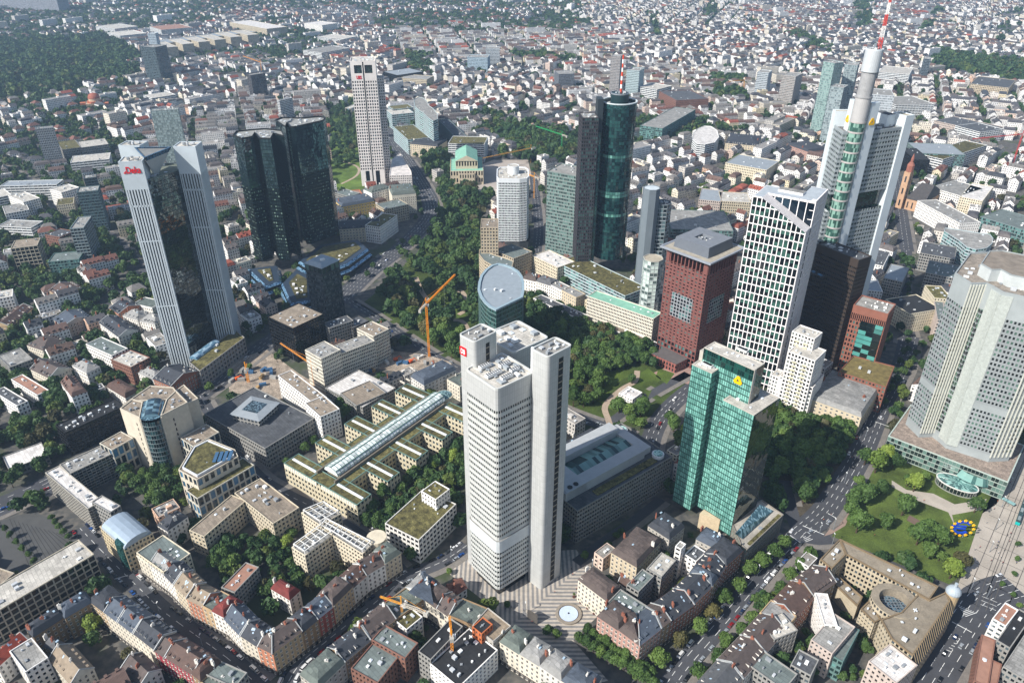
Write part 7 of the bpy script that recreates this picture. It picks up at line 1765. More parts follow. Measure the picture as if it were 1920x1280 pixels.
# tram, shelter, building-site pieces
def tram():
    a, b = P(1906, 985, 0), P(1925, 930, 0); e = nrm(sub(b, a)); n = (-e[1], e[0]); root = thing('tram', 'teal and dark articulated tram on the tram square', 'tram', a)
    for k in range(3):
        c = add(a, mul(e, 5+k*10)); an = math.atan2(e[1], e[0]); MB().box(c, .5, 9.6, 2.6, 2.4, an, 0, 1).build('car_body', [MT('#15a09a' if k == 0 else '#24504f', .4, .05), MT('#3a4a4c', .6, .1)], root); MB().box(c, 1.5, 9.0, 2.66, .9, an).build('window_band', BK, root); MB().box(c, 2.9, 4, 1.6, .5, an).build('roof_unit', MT('#7f8a8a', .6), root)
tram()
def shelter():
    c = P(1889, 945, 0); root = thing('tram_shelter', 'small glass-roofed waiting shelter beside the tram rails', 'shelter', c); MB().box(c, 2.6, 3, 8, .25, .6).build('roof', MT('#7fa09c', .3), root)
    for s in (-3, 0, 3): MB().box(add(c, (s*.5, s*.8)), 0, .2, .2, 2.6, .6).build('post', STEEL, root)
shelter()
def lamp(px, py, h=9):
    c = P(px, py, 0); root = thing('street_lamp', f'grey street lamp, {where(*c)}', 'lamp', c, 'street lamps'); MB().prism(circ((c[0], c[1]), .16, 6), 0, h).build('pole', STEEL, root); MB().box(add(c, (0, .5)), h-.2, .5, 1.4, .25).build('lamp_head', MT('#d9dad6', .5), root)
for a in [(1866, 993), (1878, 950), (1891, 915), (1855, 1035), (1562, 992), (1560, 1020), (1536, 1000), (1850, 1120), (1820, 1105), (1583, 905), (1622, 820), (1640, 780), (1095, 1100), (985, 1150), (1110, 1070), (846, 1045), (1235, 1240), (1330, 1160), (1420, 1080), (470, 880), (590, 955), (700, 1010), (205, 1060), (300, 1150), (380, 1210)]: lamp(*a)
def pit():
    """open excavation with props, containers and diggers"""
    for i, (x, y, l) in enumerate([(735, 705, 22), (745, 700, 22), (756, 694, 22), (768, 688, 20)]):
        a = P(x, y, 4); b_ = P(x+24, y+14, 4); o = MB().beam((*a, 4), (*b_, 4), 1.1).build('pit_prop', MT('#cfc8ba', .8)); tag(o, f'white steel prop bracing the excavation, {ordn(i)} from left', 'prop', 'excavation props')
    for i, (x, y, c) in enumerate([(445, 712, '#d8602a'), (742, 676, '#d8602a'), (770, 680, '#dd5a26'), (686, 690, '#d8602a')]):
        p = P(x, y, 0); r = thing('excavator', f'orange digger on the building site, {where(*p)}', 'excavator', p, 'diggers'); MB().box(p, 0, 3.4, 2.6, 1, .5).build('tracks', MT('#2a2826', .8), r); MB().box(p, 1, 3, 2.4, 1.9, .8).build('cab', MT(c, .5, .05), r); MB().beam((*p, 2), (*add(p, (3.5, 1)), 4.6), .5).build('boom', MT(c, .5, .05), r); MB().beam((*add(p, (3.5, 1)), 4.6), (*add(p, (5.6, 1.6)), 1.5), .4).build('arm', MT(c, .5, .05), r)
    R = random.Random(9)
    for i in range(26):
        x, y = R.choice([(R.uniform(430, 520), R.uniform(690, 735)), (R.uniform(720, 800), R.uniform(660, 690)), (R.uniform(660, 700), R.uniform(690, 700))]); p = P(x, y, 0)
        if occ(*p) == 1 and R.random() < 0: continue
        cn, cc = R.choice([('blue', '#3d5f80'), ('white', '#c9c6bf'), ('white', '#cfccc6'), ('grey', '#8b8a86'), ('tan', '#a88a5f'), ('grey', '#9a9893')]); o = MB().box(p, 0, 6, 2.5, 2.5, R.uniform(0, 3)).build('site_container', MT(cc, .6, .08)); o.location = (0, 0, 0); tag(o, f'{cn} site container, {where(*p)}', 'container', 'site containers')
        me = o.data; 
        for v in me.vertices: v.co.x -= p[0]; v.co.y -= p[1]
        o.location = (*p, 0)
pit()
# far upper-left landmarks
for i, (x, y) in enumerate([(318, 96), (348, 90), (378, 86), (408, 82), (438, 77), (470, 73)]):
    T(f'pale ochre cross wing of the long curved office by the meadow, {ordn(i)} from left', 'beige', 'l', 34, f'{x-6},{y-6} {x+15},{y-8} {x+12},{y-19} {x-8},{y-17}', 1, group='curved ochre office wings')
T('long curved ochre office spine behind its cross wings', 'beige', 'b', 33, '312,82 480,60 478,54 308,74', 2)
for a in [('white campus block at the edge of the big park', 'band', 'l', 24, '215,55 258,50 250,42 210,46', 2), ('white campus library block', 'band', 'l', 24, '225,68 275,63 268,55 228,59', 2), ('pale campus hall with dark upper windows', 'band', 'r', 26, '302,57 360,52 352,44 298,49', 2),
          ('row of pale campus blocks beyond the curved office', 'beige', 'w', 26, '430,42 500,55 520,48 445,34', 2), ('white residential block right of the campus', 'white', 'w', 26, '570,44 604,48 606,40 572,38', 2), ('white modern block on the garden slope', 'band', 'l', 20, '595,70 645,74 646,66 598,64', 2),
          ('blue-wrapped house below the black twin towers', 'blue', 'l', 16, '647,203 658,204 659,196 648,195', 1), ('rounded white office among houses left of the white tower', 'band', 'g', 24, '568,95 603,100 606,84 575,80', 2), ('dark glass hotel right of the white tower', 'black', 'b', 22, '718,135 745,142 768,128 740,122', 3),
          ('long beige office right of the dark glass hotel', 'beige', 'g', 18, '750,147 800,150 802,142 752,140', 2), ('blue-sheeted hall beside the mirrored tower', 'blue', 'b', 8, '306,148 326,147 324,139 307,140', 0), ('white banded flats in the villa quarter', 'band', 'l', 18, '285,185 330,178 328,170 283,177', 2)]:
    T(*a)
def synagogue():
    c = P(182, 205, 0); root = thing('domed_hall', 'domed stone prayer hall with orange roofs in the villa quarter', 'hall', c); MB().box(c, 0, 34, 30, 14, .5).build('wall', WALLW('#b9a184', bay=4, fl=6, wf=.4, hf=.5), root); r = MB(); r.prism(circ(c, 15, 8), 14, 17); r.build('roof', TILE('#a65a3c'), root); MB().prism(circ(c, 11, 20), 14, 22).build('drum', MT('#b9a184', .8), root); d = MB(); prev = circ(c, 11.5, 20); pz = 22
    for k in range(1, 7):
        q = circ(c, 11.5*math.cos(math.pi/2*k/6.3), 20); z_ = 22+10*math.sin(math.pi/2*k/6.3); d.strip([(x, y, pz) for x, y in prev], [(x, y, z_) for x, y in q]); prev, pz = q, z_
    d.poly([(x, y, pz) for x, y in prev]); d.build('dome', MT('#94543f', .7, .1), root); occupy(circ(c, 20, 8), 1)
    for sx in (-1, 1): MB().box(add(c, (sx*22, -4)), 0, 12, 12, 14, .5).build('wing', MT('#b06a48', .8), root)
synagogue()
def plaza_bits():
    c = P(997, 1163, 0); root = thing('plaza_sculpture', 'curved dark steel blade sculpture standing on the striped plaza', 'sculpture', c); b = MB(); pts = [(c[0]-2.5+k*.7, c[1]+2.4*math.cos(k*.35), 0) for k in range(9)]
    for i in range(8):
        a, d = pts[i], pts[i+1]; b.poly([a, d, (d[0], d[1], 6.5+i*.2), (a[0], a[1], 6.3+i*.2)]); b.poly([(d[0], d[1]-.5, 0), (a[0], a[1]-.5, 0), (a[0], a[1]-.5, 6.3+i*.2), (d[0], d[1]-.5, 6.5+i*.2)]); b.poly([(a[0], a[1], 6.3+i*.2), (d[0], d[1], 6.5+i*.2), (d[0], d[1]-.5, 6.5+i*.2), (a[0], a[1]-.5, 6.3+i*.2)])
    b.build('blade', MT('#57534e', .5, .1), root)
    for i, (x, y) in enumerate([(1076, 1119), (1089, 1129), (1102, 1140), (1114, 1150), (1000, 1083)]):
        p = P(x, y, 0); r = thing('potted_tree', f'small tree in a round brown pot on the plaza, {ordn(i)} of the line', 'potted tree', p, 'potted trees on the plaza'); MB().prism(circ(p, .9, 10), 0, .8).build('pot', MT('#5b3a30', .8), r)
        MB().prism(circ(p, .08, 5), .7, 2.2).build('stem', MT('#4a3c2e', .9), r); V = crown_arrays(i+3, .9, 2.4, 90, .4, 4, 2.3); o = link('crown', quadmesh('crown', V+np.array([p[0], p[1], .4]), MT('#4c5f2a', .8, .2)), r)
# ============================================================ generated city fabric
RC = random.Random(21)
WALLC = ['#dcd9d4', '#e4e1dd', '#d6cfc5', '#cfc6b6', '#e5dcc6', '#cfc2a4', '#cbb8a0', '#c9a78f', '#b9b4ad', '#d8d6d4', '#e9e6e2', '#cdb7a8']
ROOFC = ['#4b4a4d', '#555355', '#3f4247', '#66605e', '#655149', '#594840', '#6f4b40', '#84493a', '#93503f', '#74706c', '#8b8783', '#57504e']
WN = ['white', 'white', 'cream', 'beige', 'cream', 'yellow', 'tan', 'salmon', 'grey', 'pale grey', 'white', 'pinkish']
RN = ['dark grey', 'slate grey', 'dark slate', 'grey-brown', 'brown', 'dark brown', 'red-brown', 'red', 'orange-red', 'grey', 'pale grey', 'brown-grey']
SEEDS = [(-600, 900, 30), (-900, 1500, 55), (-350, 1350, 20), (-150, 1700, 62), (150, 1250, 35), (500, 1100, 50), (350, 1700, 15), (800, 1500, 65), (-700, 2300, 40), (0, 2400, 12), (600, 2300, 48), (1200, 2200, 30),
         (-1300, 3000, 60), (-300, 3200, 35), (500, 3200, 70), (1300, 3100, 20), (1900, 2800, 50), (0, 4200, 50), (-1500, 4200, 20), (1400, 4200, 35), (430, 700, 43), (-330, 650, 43), (150, 560, 43), (620, 800, 58), (900, 1050, 44), (-400, 450, 43), (300, 350, 43)]
HOUSES = []; TREES = []
def nearest_seed(x, y):
    return min(range(len(SEEDS)), key=lambda i: (SEEDS[i][0]-x)**2+(SEEDS[i][1]-y)**2)
def free(q, lim=1):
    c = cen(q)
    for p in (c, *[lerp(c, v, .9) for v in q]):
        if occ(*p) >= 1: return False
    return True
def visible(x, y, m=60):
    if y < 235: return False
    u, v = PX(x, y, 8); return -m < u < 1920+m and -m < v < 1280+m+20
for si, (sx, sy, sa) in enumerate(SEEDS):
    a = rad(sa); ex, ey = (math.cos(a), math.sin(a)), (-math.sin(a), math.cos(a)); R = random.Random(si*13+5)
    bx, by = R.uniform(84, 112), R.uniform(58, 76); st = R.uniform(13, 17)
    for i in range(-14, 15):
        for j in range(-20, 21):
            c = add(add((sx, sy), mul(ex, i*bx+R.uniform(-3, 3))), mul(ey, j*by))
            if not visible(*c, 90) or c[1] > 5200 or nearest_seed(*c) != si: continue
            share, ok = greens(*c)
            if not ok:
                continue
            W_, D_ = bx-st, by-st; kind = R.random(); at = lambda u, v: add(add(c, mul(ex, u)), mul(ey, v))
            leafy = share > .3
            base_h = R.uniform(13, 18); dens = 1-share*.75
            pal = R.choice([[0, 1, 2, 3, 9], [0, 1, 2, 9, 3, 4], [4, 5, 6, 11, 9], [0, 1, 2, 0, 1, 10], [3, 4, 9, 9, 11, 8], [6, 7, 4, 5, 0, 9]]); pr = R.choice(pal); RW = lambda n=12: pr if R.random() < .5 else R.choice(pal) if R.random() < .75 else R.choice([0, 1, 2, 3, 4, 9, 10, 11, 5, 6, 8, 4]) if n else 0; wp_ = lambda: R.choice([0, 0, 0, 10, 10, 10, 1, 1, 2, 3, 9, 9, 4, 11, 8, 5 if R.random() < .4 else 0, 7 if R.random() < .4 else 0])
            far = c[1] > 1500
            if kind < (.07 if leafy else .17):            # modern slabs
                for _ in range(R.randint(1, 3)):
                    u, v = R.uniform(-.25, .25)*W_, R.uniform(-.25, .25)*D_; l, w_ = R.uniform(28, W_*.8), R.uniform(13, 20)
                    q = [at(u-l/2, v-w_/2), at(u+l/2, v-w_/2), at(u+l/2, v+w_/2), at(u-l/2, v+w_/2)]
                    if free(q): HOUSES.append((q, R.uniform(14, 30), 'f', R.choice([0, 1, 8, 9, 10, 3]), R.choice([9, 10, 9, 0]))); occupy(q, 3)
            if leafy and kind < .75:                       # detached villas among trees
                n = int(W_*D_/520*dens)
                for _ in range(n):
                    u, v = R.uniform(-.46, .46)*W_, R.uniform(-.46, .46)*D_; l, w_ = R.uniform(12, 19), R.uniform(11, 15)
                    q = [at(u-l/2, v-w_/2), at(u+l/2, v-w_/2), at(u+l/2, v+w_/2), at(u-l/2, v+w_/2)]
                    if free(q): HOUSES.append((q, R.uniform(9, 14), 'h', wp_(), RW())); occupy(q, 3)
            else:
                d = R.uniform(11, 13)
                for side in range(4):
                    Ls = W_ if side % 2 == 0 else D_-2*d; t = -Ls/2
                    while t < Ls/2-7:
                        w_ = min(R.uniform(13, 23), Ls/2-t); 
                        if R.random() < .93*min(1, dens+.15):
                            if side == 0: q = [at(t, -D_/2), at(t+w_, -D_/2), at(t+w_, -D_/2+d), at(t, -D_/2+d)]
                            elif side == 2: q = [at(-t, D_/2), at(-t-w_, D_/2), at(-t-w_, D_/2-d), at(-t, D_/2-d)]
                            elif side == 1: q = [at(W_/2, t), at(W_/2, t+w_), at(W_/2-d, t+w_), at(W_/2-d, t)]
                            else: q = [at(-W_/2, -t), at(-W_/2, -t-w_), at(-W_/2+d, -t-w_), at(-W_/2+d, -t)]
                            k = R.random()
                            if free(q): HOUSES.append((q, base_h+R.uniform(-1.4, 1.4), 'g' if k < .62 else 'm' if k < .84 else 'f', wp_(), RW())); occupy(q, 3)
                        t += w_
                for _ in range(R.randint(1, 4)):          # courtyard sheds and rear houses
                    u, v = R.uniform(-.3, .3)*W_, R.uniform(-.18, .18)*D_; l, w_ = R.uniform(8, 22), R.uniform(7, 10)
                    q = [at(u-l/2, v-w_/2), at(u+l/2, v-w_/2), at(u+l/2, v+w_/2), at(u-l/2, v+w_/2)]
                    if free(q): HOUSES.append((q, R.uniform(5, 11), 'f' if R.random() < .5 else 'g', wp_(), RW())); occupy(q, 3)
            # trees of the block
            n = R.randint(7, 19) if not leafy else int(R.uniform(52, 78)*(.45+share))
            if c[1] > 2500: n = int(n*.8)
            for _ in range(n):
                u, v = R.uniform(-.56, .56)*bx, R.uniform(-.56, .56)*by; p = at(u, v)
                if occ(*p) == 0: TREES.append((*p, R.uniform(3.2, 5.8)))
            if R.random() < .12 and not leafy:
                for k in range(int(W_/9)):
                    p = at(-W_/2+k*9, -D_/2-st/2)
                    if occ(*p) == 0: TREES.append((*p, R.uniform(3, 4.5)))
# closed woods
for p, s, h in GREENS:
    if h: continue
    xs = [q[0] for q in p]; ys = [q[1] for q in p]; A_ = abs(area(p)); n = min(2600, int(A_/85))
    for _ in range(n*2):
        q = (RC.uniform(min(xs), max(xs)), RC.uniform(min(ys), max(ys)))
        if n and inside(q, p) and occ(*q) == 0: TREES.append((*q, RC.uniform(3.8, 9.0)))
print('houses', len(HOUSES), 'trees', len(TREES))
def house_geo(b, q, h, kind, R, rise=None):
    """walls to material 0, roof faces to 1; returns nothing"""
    q = ccw(q)
    e0, e1 = ln(sub(q[1], q[0])), ln(sub(q[2], q[1]))
    if kind == 'f':
        b.prism(q, 0, h, 0, 1, fit=3.0); i = off(q, -.4); 
        b.strip([(x, y, h) for x, y in q], [(x, y, h+.7) for x, y in q], 0); b.strip([(x, y, h+.7) for x, y in q], [(x, y, h+.7) for x, y in i], 2)
        if min(e0, e1) > 8:
            c = lerp(cen(q), q[R.randrange(4)], R.uniform(.1, .4)); b.box(c, h, min(e0, e1)*.3, min(e0, e1)*.22, R.uniform(1.5, 3), math.atan2(q[1][1]-q[0][1], q[1][0]-q[0][0]), 2)
        return
    b.prism(q, 0, h, 0, 1, top=False, fit=3.0)
    if kind == 'm':
        i1 = off(q, -1.3); b.strip([(x, y, h) for x, y in off(q, .25)], [(x, y, h+3.1) for x, y in i1], 1); i2 = off(q, -min(e0, e1)*.36)
        b.strip([(x, y, h+3.1) for x, y in i1], [(x, y, h+4.3) for x, y in i2], 3); b.poly([(x, y, h+4.3) for x, y in i2], 3)
    else:
        rise = rise or R.uniform(3.4, 5.2); a, c2, d, f = [(x, y, h) for x, y in off(q, .3)]
        if e0 < e1: a, c2, d, f = c2, d, f, a
        a, c2, d, f = Vector(a), Vector(c2), Vector(d), Vector(f)
        r0, r1 = (a+f)/2+Vector((0, 0, rise)), (c2+d)/2+Vector((0, 0, rise))
        if kind == 'h':
            m = (r1-r0)*.28; r0, r1 = r0+m, r1-m
        L_ = (c2-a).length; S_ = (r0-a).length
        b.poly([a, c2, r1, r0], 1, [(0, 0), (L_, 0), (L_, S_), (0, S_)]); b.poly([d, f, r0, r1], 1, [(0, 0), (L_, 0), (L_, S_), (0, S_)])
        b.poly([c2, d, r1], 1 if kind == 'h' else 2); b.poly([f, a, r0], 1 if kind == 'h' else 2)
def dormers(b, q, h, R, mat=2):
    q = ccw(q); i = 0 if ln(sub(q[1], q[0])) >= ln(sub(q[2], q[1])) else 1
    for a, c in ((q[i], q[i+1]), (q[(i+2) % 4], q[(i+3) % 4])):
        e = nrm(sub(c, a)); n = (-e[1], e[0]); L_ = ln(sub(c, a)); k = int(L_/R.uniform(3.6, 5.2)); an = math.atan2(e[1], e[0])
        for j in range(k): b.box(add(add(a, mul(e, L_*(j+.5)/k)), mul(n, 1.6)), h+.4, 1.5, 2.0, 2.0, an, mat)
HOUSES.sort(key=lambda t: math.hypot(cen(t[0])[0], cen(t[0])[1]))
WM = [WALLW(c, bay=3.0, fl=3.3, wf=.42, hf=.48) for c in WALLC]; RM = [TILE(c) for c in ROOFC]; PM = [MT(c, .85, .08) for c in WALLC]; FM = MT('#8c8882', .9, .18, .2, fine=.1, name='flat_roof')
KN = {'f': 'flat-roofed block', 'g': 'gabled town house', 'm': 'mansard town house', 'h': 'hip-roofed villa'}
for q, h, k, wi, ri in HOUSES[:300]:
    c = cen(q); R = random.Random(int(c[0]*7+c[1]))
    nm = 'town_house' if k != 'h' else 'villa'
    root = thing(nm, f"{WN[wi]} {KN[k]} with {RN[ri] if k!='f' else 'grey'} roof, {where(*c)}", 'house', c, 'generated town houses between the towers')
    root['group'] = 'town houses in the city blocks'
    b = MB(); house_geo(b, q, h, k, R)
    w_ = MB(); r_ = MB()
    idx = 0
    for f, m in zip(b.f, b.m):
        (w_ if m in (0, 2) else r_).poly([b.v[i] for i in f], 0 if m == 0 else (1 if m == 2 else 0), [b.u[i] for i in f])
    w_.build('wall', [WM[wi], PM[wi]], root); rf = r_.build('roof', FM if k == 'f' else RM[ri], root)
    if k in 'gm':
        d = MB(); dormers(d, q, h, R, 0)
        if d.v: d.build('dormers' if 0 else 'dormer', RM[ri], rf)
        ch = MB(); ch.box(lerp(q[0], q[2], .35), h+2, .8, 1.6, 4.2, 0); ch.build('chimney', MT('#8a5b49', .85), rf)
    if k == 'f': units(root, q, h, 3, int(c[0]), 3)
# the rest of the city, one mass of houses far off
def mass(name, hs, label):
    b = MB(); cols = []; R = random.Random(5)
    def lin(c): return hexc(c)
    WL, RL = [lin(c) for c in WALLC], [lin(c) for c in ROOFC]
    for q, h, k, wi, ri in hs:
        n0 = len(b.f); house_geo(b, q, h, k, R)
        if k in 'gm' and math.hypot(*cen(q)) < 1700: dormers(b, q, h, R, 3)
        j = R.uniform(.82, 1.1); fl = lin('#8f8b86')
        for m in b.m[n0:]:
            c = WL[wi] if m in (0, 2) else (fl if k == 'f' else RL[ri]); cols.append((c[0]*j, c[1]*j, c[2]*j, 1))
    mats = [WALLW('#ffffff', bay=3.0, fl=3.3, wf=.42, hf=.46, attr=True, name='house_walls'), TILE('#ffffff', attr=True, name='house_roofs'), MTA, TILE('#ffffff', attr=True, name='house_roofs')]
    o = b.build(name, mats); o['kind'] = 'stuff'; o['label'] = label; o['category'] = 'houses'
    ca = o.data.color_attributes.new('Col', 'FLOAT_COLOR', 'CORNER'); arr = np.empty((len(o.data.loops), 4), np.float32)
    cnt = np.array([len(f) for f in b.f]); arr[:] = np.repeat(np.array(cols, np.float32), cnt, axis=0); ca.data.foreach_set('color', arr.ravel())
def _mta():
    m, t, N, L, b = _new('house_plaster'); at = N.new('ShaderNodeAttribute'); at.attribute_name = 'Col'; L.new(at.outputs['Color'], b.inputs['Base Color']); b.inputs['Roughness'].default_value = .9; return m
MTA = _mta()
mass('distant_houses', HOUSES[300:], 'dense far districts of pale houses with grey, brown and red roofs')
# ============================================================ trees
def leafmat(c1, c2, attr=False):
    m, t, N, L, b = _new('foliage'); oi = N.new('ShaderNodeObjectInfo'); tc = N.new('ShaderNodeTexCoord')
    n1 = N.new('ShaderNodeTexNoise'); n1.inputs['Scale'].default_value = .35 if not attr else .045; n1.inputs['Detail'].default_value = 3
    L.new(tc.outputs['Object'], n1.inputs['Vector'])
    ad = N.new('ShaderNodeMath'); ad.operation = 'ADD'; L.new(n1.outputs[0], ad.inputs[0]); mr = N.new('ShaderNodeMapRange'); mr.inputs[3].default_value = -.28; mr.inputs[4].default_value = .28
    L.new(oi.outputs['Random'], mr.inputs[0]); L.new(mr.outputs[0], ad.inputs[1])
    cr = N.new('ShaderNodeValToRGB'); e = cr.color_ramp.elements; e[0].position = .25; e[0].color = (*c1, 1); e[1].position = .8; e[1].color = (*c2, 1); L.new(ad.outputs[0], cr.inputs[0])
    L.new(cr.outputs[0], b.inputs['Base Color']); b.inputs['Roughness'].default_value = .6; b.inputs['Specular IOR Level'].default_value = .25
    tr = N.new('ShaderNodeBsdfTranslucent'); L.new(cr.outputs[0], tr.inputs[0]); mx = N.new('ShaderNodeMixShader'); mx.inputs[0].default_value = .22
    L.new(b.outputs[0], mx.inputs[1]); L.new(tr.outputs[0], mx.inputs[2]); L.new(mx.outputs[0], N['Material Output'].inputs[0]); return m
LEAF = [leafmat((.042, .084, .022), (.10, .17, .04)), leafmat((.055, .105, .024), (.13, .20, .045)), leafmat((.10, .16, .026), (.22, .29, .05)), leafmat((.07, .068, .026), (.15, .135, .045))]
BARK = MT('#4a3c2e', .9, .1, name='bark')
def crown_arrays(seed, R0=5.0, H=9.0, nq=900, size=.85, lobes=11, zc=None):
    rg = np.random.default_rng(seed); zc = zc or H*.58
    L_ = []
    for i in range(lobes):
        d = rg.normal(size=3); d /= np.linalg.norm(d); d[2] = abs(d[2])*.9-.25; r = rg.uniform(.3, .72)
        L_.append((np.array([d[0]*r*R0, d[1]*r*R0, zc+d[2]*H*.42*rg.uniform(.4, 1)]), R0*rg.uniform(.3, .52)))
    L_.append((np.array([0, 0, zc]), R0*.62)); L_.append((np.array([0, 0, zc+H*.2]), R0*.5))
    cs, ns = [], []
    tot = sum(r*r for _, r in L_)
    for c, r in L_:
        k = int(nq*r*r/tot)+1; d = rg.normal(size=(k, 3)); d /= np.linalg.norm(d, axis=1)[:, None]; d[:, 2] = np.where(rg.random(k) < .6, np.abs(d[:, 2]), d[:, 2])
        cs.append(c+d*(r*rg.uniform(.72, 1.08, size=(k, 1)))); ns.append(d+rg.normal(size=(k, 3))*.55)
    C = np.concatenate(cs); Nn = np.concatenate(ns); Nn /= np.linalg.norm(Nn, axis=1)[:, None]
    t = np.cross(Nn, rg.normal(size=Nn.shape)); t /= np.linalg.norm(t, axis=1)[:, None]; u = np.cross(Nn, t)
    s = size*rg.uniform(.6, 1.3, size=(len(C), 1))*.5
    V = np.stack([C-t*s-u*s*.7, C+t*s-u*s, C+t*s*.8+u*s, C-t*s+u*s*.8], axis=1).reshape(-1, 3)
    V[:, 2] = np.maximum(V[:, 2], .6)
    return V
def quadmesh(name, V, mat):
    me = bpy.data.meshes.new(name); n = len(V)//4
    me.vertices.add(len(V)); me.vertices.foreach_set('co', V.astype(np.float32).ravel()); me.loops.add(4*n); me.loops.foreach_set('vertex_index', np.arange(4*n, dtype=np.int32))
    me.polygons.add(n); me.polygons.foreach_set('loop_start', np.arange(0, 4*n, 4, dtype=np.int32));
    me.update(calc_edges=True); me.materials.append(mat); me.validate(); return me
def trunk_bm(H, R):
    b = MB(); pts = [(0, 0, 0), (R.uniform(-.1, .1), R.uniform(-.1, .1), H*.3), (R.uniform(-.3, .3), R.uniform(-.3, .3), H*.62)]; rr = [.34, .24, .12]
    rings = [[(p[0]+r*math.cos(2*math.pi*k/7), p[1]+r*math.sin(2*math.pi*k/7), p[2]) for k in range(7)] for p, r in zip(pts, rr)]
    for i in range(2): b.strip(rings[i], rings[i+1])
    for k in range(4):
        a = k*1.6+R.uniform(0, 1); b.beam(pts[1], (math.cos(a)*2.2, math.sin(a)*2.2, H*.55), .16)
    return b
plaza_bits()
TP = []
for i in range(9):
    R = random.Random(i+40); mi = [0, 1, 0, 1, 2, 0, 1, 3, 2][i]
    H = [10, 9, 11, 8.5, 9, 12, 9.5, 9, 10][i]; R0 = [5, 4.6, 5, 4.4, 4.6, 4.8, 5.2, 4.8, 5][i]
    root = bpy.data.objects.new('broadleaf_tree', None); COL.objects.link(root)
    trunk_bm(H, R).build('trunk', BARK, root)
    cr = link('crown', quadmesh('crown', crown_arrays(i, R0, H, 1500, .78), LEAF[mi]), root); TP.append((root, mi, R0))
TPUSED = [0]*9
TCN = ['dark green', 'mid green', 'bright yellow-green', 'brownish olive']
NEARTREES = []
def put_tree(x, y, r, kind=None, place=None, cat='tree', grp=None):
    NEARTREES.append((x, y, r, kind, place, grp))
RT = random.Random(99)
for px, n_, r0, r1 in (('-60,380 300,300 330,700 200,900 60,1000 -60,1000', 900, 3.2, 6), ('330,400 640,380 640,560 470,640 420,560', 200, 3, 5.5), ('200,880 360,880 360,960 220,960', 40, 3, 5), ('640,860 880,830 870,960 720,1000 650,980', 130, 3.2, 5.5), ('380,1020 520,1020 600,1120 440,1130', 60, 2.5, 4.5), ('1420,760 1640,800 1600,880 1540,970 1440,960', 160, 4, 6), ('1000,560 1250,650 1220,700 1000,700', 120, 4, 6), ('1560,640 1700,600 1720,900 1640,860', 40, 2.5, 4), ('1130,1090 1300,1000 1350,1060 1200,1180', 30, 2, 3), ('1400,1120 1680,1100 1640,1280 1400,1280', 60, 2, 3.6)):
    _p = pline(px); _x = [q[0] for q in _p]; _y = [q[1] for q in _p]
    for _ in range(n_*3):
        _q = (RT.uniform(min(_x), max(_x)), RT.uniform(min(_y), max(_y)))
        if n_ and inside(_q, _p) and occ(*_q) in (0, 2): n_ -= 1; TREES.append((*_q, RT.uniform(r0, r1)))
def scatter(px, n, r0, r1, mind, kinds, place, grp, avoid=True, occval=(0, 2)):
    p = pline(px); xs = [q[0] for q in p]; ys = [q[1] for q in p]; got = []
    for _ in range(n*40):
        if len(got) >= n: break
        q = (RT.uniform(min(xs), max(xs)), RT.uniform(min(ys), max(ys)))
        if not inside(q, p) or occ(*q) not in occval: continue
        if any(abs(q[0]-g[0]) < mind and abs(q[1]-g[1]) < mind and ln(sub(q, g)) < mind for g in got): continue
        got.append(q); put_tree(*q, RT.uniform(r0, r1), RT.choice(kinds), place, grp)
PK = [0, 0, 1, 2, 3, 5, 6, 0, 2, 7]
scatter('824,345 812,420 800,462 765,495 715,545 690,575 740,600 790,640 850,678 990,735 985,560 900,490 897,440 905,400 925,370 850,335', 200, 4.8, 8.2, 8.0, PK, None, 'park trees along the avenue')
scatter('990,565 1100,612 1215,660 1240,690 1205,690 1170,690 1125,705 1120,760 1080,765 990,735', 95, 4.4, 6.6, 7.5, PK, None, 'park trees along the avenue')
scatter('1120,745 1140,790 1190,798 1210,770 1150,775', 9, 4, 6, 7, PK, None, 'park trees along the avenue')
scatter('1440,775 1480,795 1600,815 1655,770 1600,860 1550,940 1500,980 1470,955 1440,930', 46, 4.5, 6.6, 8.5, [0, 0, 2, 1, 5, 3], None, 'trees in the small park by the white tower', occval=(0, 2))
scatter('618,215 668,190 680,300 660,310 640,325 618,300', 85, 4.5, 6.5, 8, PK, None, 'trees behind the twin towers')
for a in [(1640, 880, 7.5, 4), (1655, 865, 6.5, 4), (1672, 872, 6, 0), (1620, 865, 6.5, 0), (1598, 945, 6, 0), (1622, 940, 6.5, 5), (1712, 915, 6, 4), (1690, 960, 6.5, 2), (1605, 992, 7, 0), (1718, 1015, 7, 0), (1755, 1022, 6, 5), (1780, 1078, 6.5, 4),
          (1795, 1065, 6, 7), (1826, 955, 5, 5), (1745, 985, 3, 3), (1700, 905, 4.5, 1), (1730, 895, 3.5, 1), (1610, 905, 4, 1), (1650, 920, 5, 0), (1760, 1045, 3.5, 1), (1700, 1040, 3, 6), (1735, 1000, 6, 0), (1660, 985, 5, 1), (1590, 965, 5.5, 5), (1610, 925, 5, 0), (1740, 1040, 5, 1)]:
    put_tree(*P(a[0], a[1]+6), a[2]*.95, a[3], None, 'lawn trees beside the pale twin-shaft tower')
for i, (x, y) in enumerate([(1195, 1268), (1233, 1238), (1272, 1205), (1305, 1180), (1332, 1150), (1352, 1120), (1383, 1100), (1400, 1070), (1423, 1055), (1446, 1040), (1468, 1020)]):
    put_tree(*P(x+3, y+8), 4.4, [0, 3, 7, 1, 7, 3, 6, 1, 3, 0, 6][i], 'by the pink house row', 'trees in the planted avenue')
